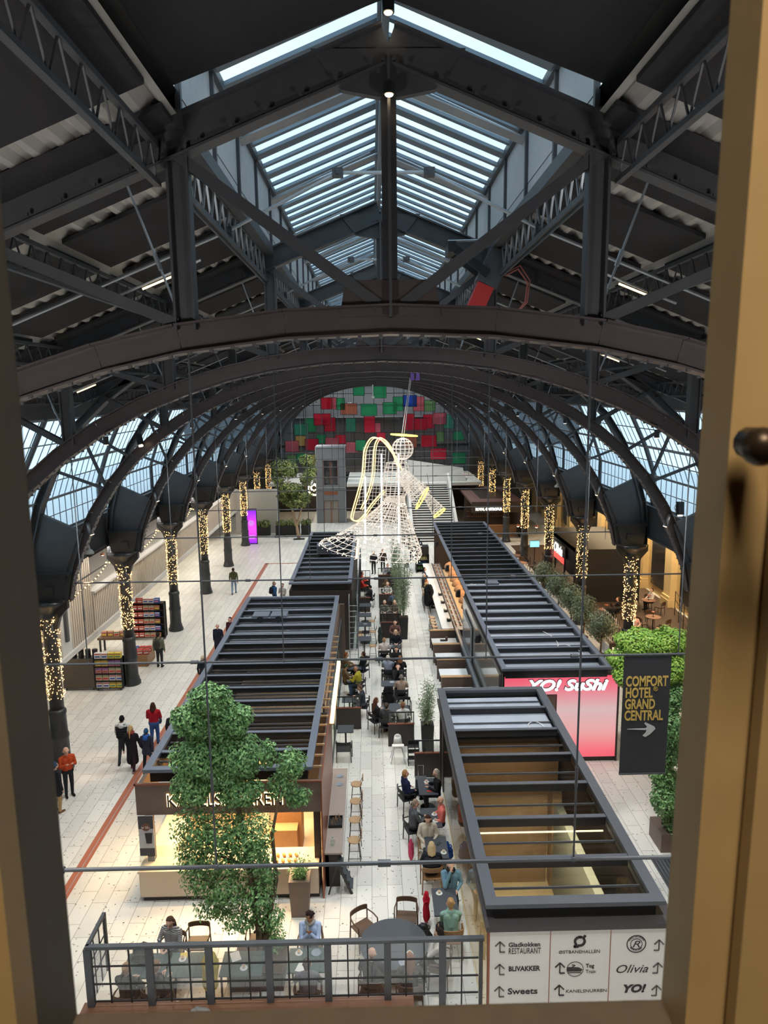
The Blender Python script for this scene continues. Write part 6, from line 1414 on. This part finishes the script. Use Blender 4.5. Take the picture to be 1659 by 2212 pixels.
# things on tables
def cup(m):
    r=thing('coffee_cup','','cup'); mb=MB(); mb.lathe([(.06,0),(.075,.008),(.03,.006)],n=16); mb.build('saucer',white,r); mb=MB(); mb.lathe([(.024,.008),(.038,.06),(.034,.06),(.02,.02)],n=14); mb.build('cup',m,r); mb=MB(); mb.cyl((0,0,.045),(0,0,.052),.033,n=12); mb.build('coffee',mat('coffee_foam',S((196,156,110)),.5) if 'coffee_foam' not in MATS else MATS['coffee_foam'],r); mb=MB(); mb.tube([(.036,0,.05),(.055,0,.04),(.033,0,.02)],.005,5); mb.build('handle',m,r); return r
cu=Series(cup(white))
for x,y,l in ((1.4,21.95,'dark narrow table next to the suitcase'),(1.5,20.1,'narrow table in front of the grey-suited man, farther one'),(1.5,19.75,'narrow table in front of the grey-suited man, nearer one'),(1.6,18.25,'narrow table with the phone'),(1.32,16.6,'narrow table in front of the woman in green'),(-4.75,14.6,'green table in front of the woman in stripes'),(-3.3,14.3,'green table with papers'),(-2.1,14.7,'green table of the woman in a headband'),(.45,14.6,'large round table')): cu((x,y,.75),random.uniform(0,6),'white coffee cup on the %s'%l,'coffee cups on the tables',1.15)
for x,y,l in ((-1.7,14.7,'green table of the woman in a headband'),(.3,14.35,'large round table near the reddish-haired person'),(.5,30.3,'dark table in front of the man in brown'),(-1.42,30.6,'small table by the man in mustard'),(.55,34.95,'table of the blonde woman'),(-.75,38.0-.4,'second tall bistro table')): plS((x,y,.75 if y!=37.6 else 1.05),0,'grey plate with food on the %s'%l,'plates on tables')
def flat(nm,lab,cat,x,y,z,w,d,h,m,rz=0): o=MB().box(-w/2,w/2,-d/2,d/2,0,h).build(nm,m); o.location=(x,y,z); o.rotation_euler=(0,0,rz); tag(o,lab,cat)
flat('smartphone','red cased phone on the narrow table by the suitcase','phone',1.45,21.4,.75,.16,.08,.01,boxm[0]); flat('smartphone','black phone with pale screen on the narrow table of the fair-haired woman','phone',1.5,18.65,.75,.08,.16,.01,black,-.6)
flat('paper_sheet','white sheet of paper on the green table with papers','paper',-3.55,14.65,.75,.21,.29,.003,white,.4); flat('paper_sheet','white sheet of paper on the green table of the woman in a headband','paper',-2.0,14.3,.75,.21,.29,.003,white,-.3); flat('paper_sheet','pale yellow napkin on the green table of the woman in stripes','napkin',-4.75,14.72,.75,.16,.16,.004,boxm[1],.2)
t=thing('suitcase','dark cabin suitcase with raised handle by the divider near the sign kiosk','suitcase',(1.25,22.5,0)); mb=MB(); mb.box(-.19,.19,-.12,.12,.05,.6); mb.build('shell',steel,t); mb=MB(); mb.tube([(-.09,0,.6),(-.09,0,1.05),(.09,0,1.05),(.09,0,.6)],.01,6); mb.build('handle',chrome,t)
for sx in (-.15,.15): mb=MB(); mb.cyl((sx-.02,0,.03),(sx+.02,0,.03),.03,n=8); mb.build('wheel',black,t)
def softbag(nm,lab,cat,loc,m,sc=(1,.7,1.1),r=.22,straps=True):
    t=thing(nm,lab,cat,loc); mb=MB(); mb.ball((0,0,0),1,26,18); ph=len(lab)
    def fold(v):
        x,y,z=v; a=math.atan2(y,x); k=1+.16*math.sin(5*a+ph+3*z)+.10*math.sin(11*a-4*z+ph)+.08*math.sin(7*z+3*a)
        w=(.78+.30*(z<0)*abs(z)+.12*math.sin(3*z+ph)); return (x*r*sc[0]*k*w, y*r*sc[1]*k*w, r*sc[2]*(1+max(-1,min(.92,z*(1+.06*math.sin(4*a))))*.96))
    mb.v=[fold(v) for v in mb.v]; mb.build('body',m,t,True)
    mb=MB(); mb.tube([(r*sc[0]*.75*math.cos(u)*(1+.1*math.sin(5*u)),r*sc[1]*.75*math.sin(u),r*sc[2]*(1.35+.1*math.sin(3*u))) for u in np.linspace(0,2*PI,25)[:-1]],r*.10,6,True); mb.build('fold',m,t,True)
    if straps: mb=MB(); mb.tube([(-.1,-.1,.3),(-.3,-.2,.15),(-.35,-.25,.02),(-.2,-.35,.02)],.015,5); mb.tube([(.1,-.1,.35),(.1,-.3,.2),(.0,-.42,.02)],.015,5); mb.build('straps',black,t)
softbag('backpack','black backpack on the floor beside the narrow table at lower right','backpack',(.85,15.9,0),black)
softbag('backpack','black backpack on the leftmost green table','backpack',(-5.65,14.6,.75),black,(1,1.0,.8),.26,False)
softbag('red_scarf','bright red scarf heaped on the chair beside the woman in blue','scarf',(.98,16.5,.0),cloth((190,30,50)),(.55,.75,2.6),.18,False)
softbag('folded_jacket','blue jacket with white lining bundled below the man in pink','jacket',(1.72,18.9,.0),cloth((40,80,150)),(1.1,.9,1.7),.2,False)
softbag('folded_coat','pink bundle on the chair beside the woman in the beige coat','coat',(.72,19.0,.0),cloth((210,80,110)),(.6,.6,2.6),.14,False)
softbag('draped_jacket','mustard yellow jacket hanging over a chair at the green tables','jacket',(-4.0,14.1,.35),cloth((206,180,50)),(.9,.8,2.2),.24,False)
softbag('patterned_bag','orange and blue patterned bag under the yellow jacket','bag',(-3.8,13.5,.2),mat('patterned_cloth',S((190,100,70)),.8,0,.5,18),(1.2,.8,.9),.26,False)
softbag('draped_coat','black coat draped over the chair behind the small round table','coat',(.3,28.7,.42),cloth((28,28,30)),(1.25,.6,2.0),.22,False)
softbag('draped_coat','large black coat hanging at the end of the sushi counter','coat',(3.1,42.6,.45),cloth((24,26,28)),(1.0,1,2.2),.34,False)
softbag('hanging_coat','grey green coat hanging on the divider near the bistro tables','coat',(.05,37.2,.02),cloth((60,70,66)),(.6,.7,2.2),.24,False)
# ------------------------------------------------------------------ grid screen and ledge in front
gs_=thing('grid_screen','black steel grid screen with glass panes across the foreground','screen',(0,13.0,0))
XS=[-6.17,-4.93,-3.72,-2.50,-1.30,-.08,1.05,1.84]
mb=MB(); mb.box(-6.2,1.9,-.05,.05,2.44,2.51); mb.build('top_rail',steel,gs_)
for x in XS: mb=MB(); w=.035 if x==XS[-1] else .07; mb.box(x-w,x+w,-.05,.05,1.12 if x<.3 else 0,2.45); mb.build('post',steel,gs_)
for a,b in zip(XS,XS[1:]):
    zb=1.18 if a<0 else .05
    mb=MB(); n=3 if b-a>1 else 2
    for k in range(1,n): x=a+(b-a)*k/n; mb.box(x-.014,x+.014,-.015,.015,zb,2.45)
    for z in ((1.22,1.62,2.03) if zb>1 else (.4,.8,1.22,1.62,2.03)): mb.box(a+.05,b-.05,-.014,.014,z-.013,z+.013)
    mb.build('glazing_bars',black,gs_); mb=MB(); mb.box(a+.05,b-.05,-.004,.004,zb,2.44); mb.build('pane',glass_grey,gs_)
mb=MB(); mb.box(-6.21,-6.14,0,2.9*.33,2.44,2.51); mb.box(-6.2,-6.14,.9,.97,1.12,2.5)
for y in (.3,.6): mb.box(-6.18,-6.16,y-.012,y+.012,1.15,2.45)
for z in (1.62,2.03): mb.box(-6.18,-6.16,0,.95,z-.012,z+.012)
mb.build('return_frame',steel,gs_); mb=MB(); mb.box(-6.175,-6.167,.0,.95,1.15,2.44); mb.build('pane',glass_grey,gs_)
lw=thing('ledge_wall','low wall with a coppery wooden ledge under the grid screen','low wall',(0,0,0)); mb=MB(); mb.box(-6.3,.45,12.72,13.05,0,1.06); mb.build('body',darkbrown,lw); mb=MB(); mb.box(-6.35,.45,12.62,13.08,1.06,1.12); mb.build('ledge',mat('ledge_wood',S((120,82,60)),.4,0,.2,8),lw)
t=thing('grey_cloth','crumpled grey cloth on the coppery ledge','cloth',(-3.9,12.8,1.12)); mb=MB()
for k in range(6): mb.ball((.05*k-.12,random.uniform(-.04,.04),.03),.07,8,6,(1.2,.8,.5))
mb.build('folds',mat('grey_rag',S((130,130,124)),.9,0,.2,20),t,True)
# window handle
h=thing('window_handle','dark round window handle on the tan frame at the right','handle',(.03,.45,13.46)); mb=MB(); mb.cyl((0,.02,0),(0,.08,0),.012,n=12); mb.ball((.012,-.0,-.004),.020,16,10); mb.build('rose',mat('dark_brass',S((60,50,40)),.35,.6,.2,30),h,True); mb=MB(); mb.cyl((.012,0,0),(-.03,0,.003),.009,n=12); mb.ball((-.034,0,.0035),.0125,14,9); mb.build('knob',MATS['dark_brass'],h,True)
K=dict
navy=(36,42,62); blk=(34,35,38); grey=(110,112,116)
# walkers ------------------------------------------------------------
person('person walking away down the left floor in an olive jacket and jeans',(-9.84,47.8,0),5,top=(82,84,56),legs=(120,146,172),hair=(50,40,34),walk=.6,hood=(70,72,50),h=1.8)
person('person in a sage coat with a dark backpack standing at the book stall',(-11.05,34.5,0),-8,top=(118,122,100),legs=(52,52,54),hair=(48,38,30),pack=(58,58,50),h=1.8,hs='beanie',bulk=1.08)
person('person with fair hair and blue jacket carrying a black backpack behind the bakery roof',(-6.55,44.0,0),-60,top=(46,86,130),legs=navy,hair=(150,130,110),pack=(30,34,38),h=1.82)
person('person in a light grey coat facing the one in blue behind the bakery roof',(-6.02,43.9,0),150,top=(180,174,166),legs=(120,112,106),hair=(60,44,36),hs='bun',coat=.3,arms='hold',h=1.7)
person('white haired person in a long navy coat left of the bakery roof',(-8.4,35.9,0),170,top=(34,38,54),legs=blk,hair=(222,218,210),coat=.35,h=1.75,walk=.4)
person('person with dark hair and wine red top left of the bakery roof',(-7.95,36.9,0),150,top=(74,34,46),legs=blk,hair=(40,30,28),h=1.78)
person('person in a cream cap and dark hooded coat at the bakery roof edge',(-8.1,31.3,0),-20,top=(40,46,56),legs=blk,hair=(206,188,160),hs='cap',hood=(40,46,56),h=1.75)
person('person in a red jacket and blue jeans walking away',(-8.9,26.4,0),0,top=(178,34,46),legs=(60,92,146),hair=(74,48,40),hs='bob',scarf=(150,146,140),arms='hold',bulk=1.18,h=1.72,prop='bag',walk=.25)
person('person in a black quilted vest, white hood and black beanie seen from behind',(-9.65,25.1,0),0,top=(206,204,200),legs=(56,60,66),hair=(24,22,24),hs='beanie',hood=(226,226,224),vest=(40,42,46),walk=.7,h=1.8)
person('person in a long black coat with a blond ponytail seen from behind',(-9.12,24.45,0),0,top=(36,34,38),legs=(50,34,42),shoes=(150,110,116),hair=(196,162,110),hs='tail',coat=.55,walk=-.6,h=1.72,scarf=(150,60,50))
person('child in a blue hood and navy jacket seen from behind beside the long black coat',(-8.55,24.4,0),-5,top=(52,54,70),legs=blk,hair=(44,84,124),hs='beanie',hood=(46,94,168),coat=.15,h=1.62,walk=.5)
person('person in a dark jacket half hidden by the bakery roof edge beside the red jacket',(-7.9,25.6,0),0,top=(46,46,58),legs=blk,hair=(36,30,30),h=1.75,scarf=(200,196,190))
person('bald person in an orange sweater and open black jacket holding a phone',(-10.75,22.8,0),-140,top=(196,80,44),legs=(40,42,48),hs='bald',arms='phone',h=1.78)
person('person in a blue beanie, black coat and tan trousers at the left window frame',(-10.72,21.85,0),-30,top=(38,40,48),legs=(176,146,106),shoes=(110,80,60),hair=(58,78,104),hs='beanie',coat=.2,h=1.75)
person('person in a grey jacket walking to the stairs beside the one in navy',(2.85,56.7,0),0,top=(140,138,130),legs=(46,48,54),hair=(90,70,56),walk=.3,h=1.7)
person('person in a navy jacket leaning towards the one in grey near the stairs',(3.45,57.2,0),30,top=(40,46,60),legs=(50,54,62),hair=(40,34,30),walk=.7,h=1.78)
person('person in black standing under the left hem of the angel',(-.25,52.6,0),160,top=(40,40,44),legs=(36,36,40),hair=(50,40,34),h=1.78)
person('person in dark brown standing under the hem of the angel, right one',(.45,53.2,0),190,top=(66,52,44),legs=(40,38,40),hair=(60,48,40),h=1.76)
person('person in a dusty pink coat and black leggings behind the right tree',(8.75,20.4,0),120,top=(206,170,162),legs=(34,32,36),shoes=(220,208,200),hair=(120,90,60),hs='long',coat=.45,h=1.68)
person('person in a striped top ordering at the bakery counter behind the tree',(-3.35,17.1,0),0,stripe=True,top=blk,legs=blk,hair=(50,40,36),hs='bun',h=1.68,arms='hold')
# seated ------------------------------------------------------------
def sit(label,x,y,f,ch='b',clab=None,**k):
    k.setdefault('pose','sit'); k.setdefault('arms','table'); person(label,(x,y,0),f,**k)
    if ch:
        s={'b':bch,'w':wch,'l':lch}[ch]; s((x,y,0),math.radians(f),'%s chair under the %s'%({'b':'black','w':'brown wooden','l':'light oak'}[ch],' '.join(label.split(' sitting')[0].split(', seated')[0].split()[:11])),{'b':'black armchairs','w':'wooden armchairs','l':'oak armchairs'}[ch])
sit('person in a navy jacket with crossed legs sitting by the suitcase table',.72,21.6,-70,top=(34,40,74),legs=(30,30,34),hair=(150,110,70),arms='lap',cross=1,lean=-4)
sit('person with long grey-blond hair in black sitting by the divider',1.72,21.6,90,top=(30,30,32),legs=blk,hair=(190,176,156),hs='long',arms='hold',headp=14,ch=None)
sit('bald person in a salmon pink jumper sitting beside the glass',1.70,20.0,90,top=(226,122,112),legs=navy,hs='bald',headp=8,arms='lap',ch=None)
sit('person in a grey suit jacket sitting opposite the pink jumper',.82,19.85,-75,top=(92,94,98),legs=(52,54,58),hair=(150,130,112),hs='short',headp=10,lean=6)
sit('person with long dark hair in a beige coat sitting facing the window',1.22,19.1,180,top=(206,196,178),legs=(60,60,64),hair=(66,44,34),hs='long',headp=28,arms='lap',ch='l',coat=.2)
sit('person with fair hair in a black down jacket sitting with back to the window',1.22,17.75,0,top=(38,40,46),legs=blk,hair=(206,180,138),hs='bob',ch='l',headp=15,vest=(40,42,48))
sit('person in a blue sweater with hand on mouth sitting facing the window',1.66,17.0,180,top=(110,146,164),legs=(40,44,54),hair=(140,100,66),hs='tail',arms=('lap','face'),scarf=(40,36,36),ch=None)
sit('person in a patterned green top with a hair bun sitting with back to the window',1.5,15.45,0,top=(134,168,154),legs=(38,38,40),hair=(176,140,96),hs='bun',arms='pray',headp=18,ch='l',lean=8)
sit('person with black hair and cream sweater sitting at the right of the large round table',1.15,14.6,75,top=(216,208,196),legs=blk,hair=(42,32,30),hs='bob',arms='face',headp=15,ch='w')
sit('bald person in black sitting at the near left of the large round table',-.42,14.0,-12,top=(40,42,52),legs=blk,hs='bald',headp=18,ch='w',bulk=1.15)
sit('person with reddish brown hair sitting at the near side of the large round table',.42,13.85,2,top=(58,54,56),legs=blk,hair=(140,100,78),hs='long',ch='w',headp=12)
sit('person with curly dark hair and red headband in pale blue sitting at a green table',-1.88,15.25,180,top=(176,192,222),legs=(70,70,80),hair=(46,30,30),hs='curly',skin=1,arms='pray',scarf=(160,156,152),ch='w',headp=20)
sit('person with dark hair in grey sitting with back to the window at a green table',-1.82,13.75,0,top=(126,126,132),legs=blk,hair=(58,44,42),hs='short',ch='w',headp=16)
sit('person in a black and white striped top sitting at the green tables',-5.15,15.2,165,stripe=True,top=blk,legs=blk,hair=(84,62,50),hs='bob',ch='w',headp=26)
sit('person with light brown hair in black sitting nearest the left corner of the grid screen',-5.72,13.75,-10,top=(44,44,48),legs=blk,hair=(170,130,92),hs='short',ch='w',headp=16)
sit('person with brown hair in dark clothes sitting second from the left corner of the screen',-5.1,13.8,-25,top=(48,44,50),legs=blk,hair=(140,104,76),hs='short',arms='hold',ch='w',headp=14)
sit('person in a brown jacket sitting by the bakery glass screen',-1.62,32.4,-75,top=(122,96,62),legs=blk,hair=(150,90,56),hs='short',headp=12,bulk=1.1,ch=None)
sit('person in a dark cap and brown jacket sitting by the bakery glass screen',-1.60,30.9,-75,top=(110,88,62),legs=(70,60,52),hair=(60,70,52),hs='cap',headp=18,bulk=1.1,ch=None)
sit('bald person in a mustard quilted jacket sitting left of the aisle',-.98,30.6,70,top=(170,160,50),legs=(70,90,120),hs='bald',skin=1,headp=22,lean=10,bulk=1.12)
sit('person in a black sweater with one arm back sitting left of the aisle',-.85,32.5,60,top=(34,36,40),legs=(40,50,84),hair=(70,50,42),arms='lap',lean=-6,cross=1)
sit('young person in a dark grey jumper sitting left of the aisle with phone',-.78,28.55,80,top=(60,62,68),legs=(90,92,100),hair=(110,84,64),headp=26,arms='hold',lean=8)
sit('person with blond hair in black sitting in the middle row facing the window',.84,35.55,180,top=(36,38,44),legs=navy,hair=(214,190,146),hs='long',headp=14)
sit('person in a pale pink sweater sitting in the middle row with back to the window',.22,34.35,0,top=(214,200,196),legs=blk,hair=(160,124,96),hs='short')
sit('person in a dark jacket sitting in the middle row facing the window',.78,33.05,180,top=(44,42,44),legs=blk,hair=(50,36,32),headp=12)
sit('person in a grey-blue shirt with grey hair sitting in the middle row, seen from behind',.34,31.85,-10,top=(128,136,150),legs=blk,hair=(196,186,172),bulk=1.1,lean=8)
sit('person with auburn hair in black sitting right of the grey-blue shirt',.92,31.85,0,top=(36,36,40),legs=blk,hair=(130,90,60),hs='bob')
sit('person with dark hair in black sitting facing the brown sweater',.78,30.8,180,top=(40,38,42),legs=blk,hair=(70,48,44),hs='bob',arms='face')
sit('person in a brown sweater with grey hair sitting with back to the window',.88,29.55,0,top=(168,146,130),legs=blk,hair=(120,112,106))
sit('person with long brown hair sitting at the left of the small round table',-.25,27.2,-60,top=(40,38,40),legs=blk,hair=(86,52,42),hs='long',arms='hold',headp=14)
sit('person with dark curly hair sitting at the near side of the small round table',.18,26.7,-15,top=(66,66,68),legs=blk,hair=(66,58,50),hs='curly')
sit('person with brown hair and white shirt sitting at the small round table behind the divider',.82,26.75,10,top=(214,212,206),legs=blk,hair=(120,84,60),hs='short')
sit('person in a brick red jumper, nearer of two by the far left screen',-1.05,46.5,-80,top=(190,60,48),legs=blk,hair=(120,70,50),ch='b')
sit('person in an orange-red jumper, farther of two by the far left screen',-1.05,47.9,-80,top=(196,72,56),legs=blk,hair=(90,60,44),ch='b')
sit('person in a black cap and black jacket sitting left of the aisle under the angel',-.48,44.3,80,top=(34,36,40),legs=blk,hair=(24,24,26),hs='cap',headp=14)
sit('person in a grey top sitting at the far end of the middle row',.75,50.1,180,top=(150,150,156),legs=blk,hair=(120,90,70))
sit('person in a charcoal jacket sitting at the far end of the middle row',.95,48.9,10,top=(50,52,56),legs=blk,hair=(60,48,40))
sit('person in a brown coat sitting below the angel in the middle row',.55,46.0,20,top=(96,80,60),legs=blk,hair=(110,86,64),hs='bob')
sit('person in a white top sitting in the middle row beside the bamboo',.62,45.0,170,top=(210,206,200),legs=blk,hair=(196,176,146))
sit('person in a slate blue top sitting in the middle row beside the bamboo',.95,42.9,10,top=(86,100,116),legs=blk,hair=(70,56,46))
sit('person with grey hair in a patterned cardigan, left of two facing the window',.36,40.9,180,top=(130,128,120),legs=blk,hair=(200,190,170),hs='short')
sit('person with fair hair in a fleece, right of two facing the window',.95,40.9,180,top=(120,110,96),legs=blk,hair=(206,180,130),hs='bob')
sit('person with dark hair sitting behind the divider near the tall bamboo',.85,37.1,180,top=(110,80,76),legs=blk,hair=(56,44,42))
for lab,x,y,k in (('person in a dark down jacket and grey beanie sitting at the sushi counter',3.05,45.9,K(top=(56,58,62),hair=(196,190,184),hs='beanie',bulk=1.15)),('person in a tan top sitting at the sushi counter',3.1,44.4,K(top=(206,160,110),hair=(150,96,60),hs='bob')),('person in a white top with a bun sitting at the sushi counter',3.05,43.7,K(top=(226,224,220),hair=(196,160,110),hs='bun')),('person with dark hair sitting farthest along the sushi counter',3.2,47.6,K(top=(44,50,60),hair=(40,32,30)))):
    person(lab,(x,y,0),-85,pose='sit',arms='table',seat=.77,legs=(60,62,66),**k)
# restaurant guests, right
G=[('in a white shirt facing left at the far right restaurant table',16.9,42.6,100,(210,200,190)),('in black at the restaurant table near the lit column',14.2,40.8,60,(34,34,38)),('in charcoal with back to the window in the right restaurant',13.4,39.6,-10,(40,40,44)),('with fair hair in a grey top near the trellis screen',12.7,37.0,-60,(150,140,132)),('in a dark jacket at the pink sofa',14.4,35.4,150,(60,52,52)),('in a pale pink top below the lit column',14.0,37.6,180,(196,160,156)),('in brown at the table before the sofa',13.2,34.2,170,(90,64,50)),('in dark clothes seated at the far right behind the railing',16.5,35.9,120,(44,42,46))]
for l,x,y,f,c in G: sit('person %s, seated'%l,x,y,f,ch=None,top=c,legs=blk,hair=(70,52,44),arms='table')
finish_people()
for s_ in ALLS:
    if not s_.used:
        for c in list(s_.p.children): bpy.data.objects.remove(c)
        bpy.data.objects.remove(s_.p)
# ------------------------------------------------------------------ lights: downlights added to fill the hall floor, then area lights
for k in range(NT):
    for s in (-1,1):
        t=thing('added_fill_downlight','added black fill downlight on the %s arch post, %s truss from the window'%('left' if s<0 else 'right',ORD[k]),'downlight',(s*6.2,TY[k]-.7,12.4),0,'added fill downlights')
        mb=MB(); mb.cyl((0,0,.02),(0,0,.2),.06,n=12); mb.cyl((0,0,.3),(0,.4,.35),.015,n=5); mb.build('housing',black,t)
        mb=MB(); mb.cyl((0,0,.0),(0,0,.02),.05,n=12); mb.build('lens',white_lamp,t)
        spot('hall_fill_spot',(s*6.2,TY[k]-.7,12.3),HALL,math.radians(105),(1,.985,.95),(0,0,0),.8,.35)
    spot('hall_fill_spot',(0,TY[k]+.4,14.1),HALL,math.radians(100),(.86,.94,1),(0,0,0),.8,.4)  # cool fill spot added over the middle floor, without a fixture
for s in (-1,1):
    area('aisle_light',(s*15.5,45,6.9) ,3,44,(300 if s<0 else 80),(1,.9,.76) if s<0 else (1,.72,.45))
area('balcony_fill',(-12.3,46,6.6),.3,46,420,(1,.92,.82),(0,math.radians(38),0))  # area light added to brighten the slatted balcony wall
area('shop_light',(-14.9,48,2.15),1.6,36,300,(1,.9,.75))
for s in (-1,1): area('gable_fill',(s*5.5,.9,11.0),1.2,.8,GAB,(1,.95,.93),(math.radians(108),0,-s*.35))  # unseen area lights added to lift the near truss faces
area('room_lamp',(-.2,-.9,15.6),.8,.8,ROOM,(1,.80,.56),(math.radians(35),0,0))
area('gallery_light',(0,YE+4,14.5),18,4,230,(1,.95,.9)); area('under_gallery_light',(-4,79,3.9),14,4,60,(1,.75,.5)); area('gallery_light',(0,YE+3.5,7.1),18,4,90,(1,.9,.8)); area('gallery_light',(0,YE+3.5,10.2),18,4,90,(1,.9,.8))
for m in bpy.data.materials:
    if m.name not in ('lightbox_pink','strip_glow_k1','strip_glow_k2','purple_advert'): m.cycles.emission_sampling='NONE'
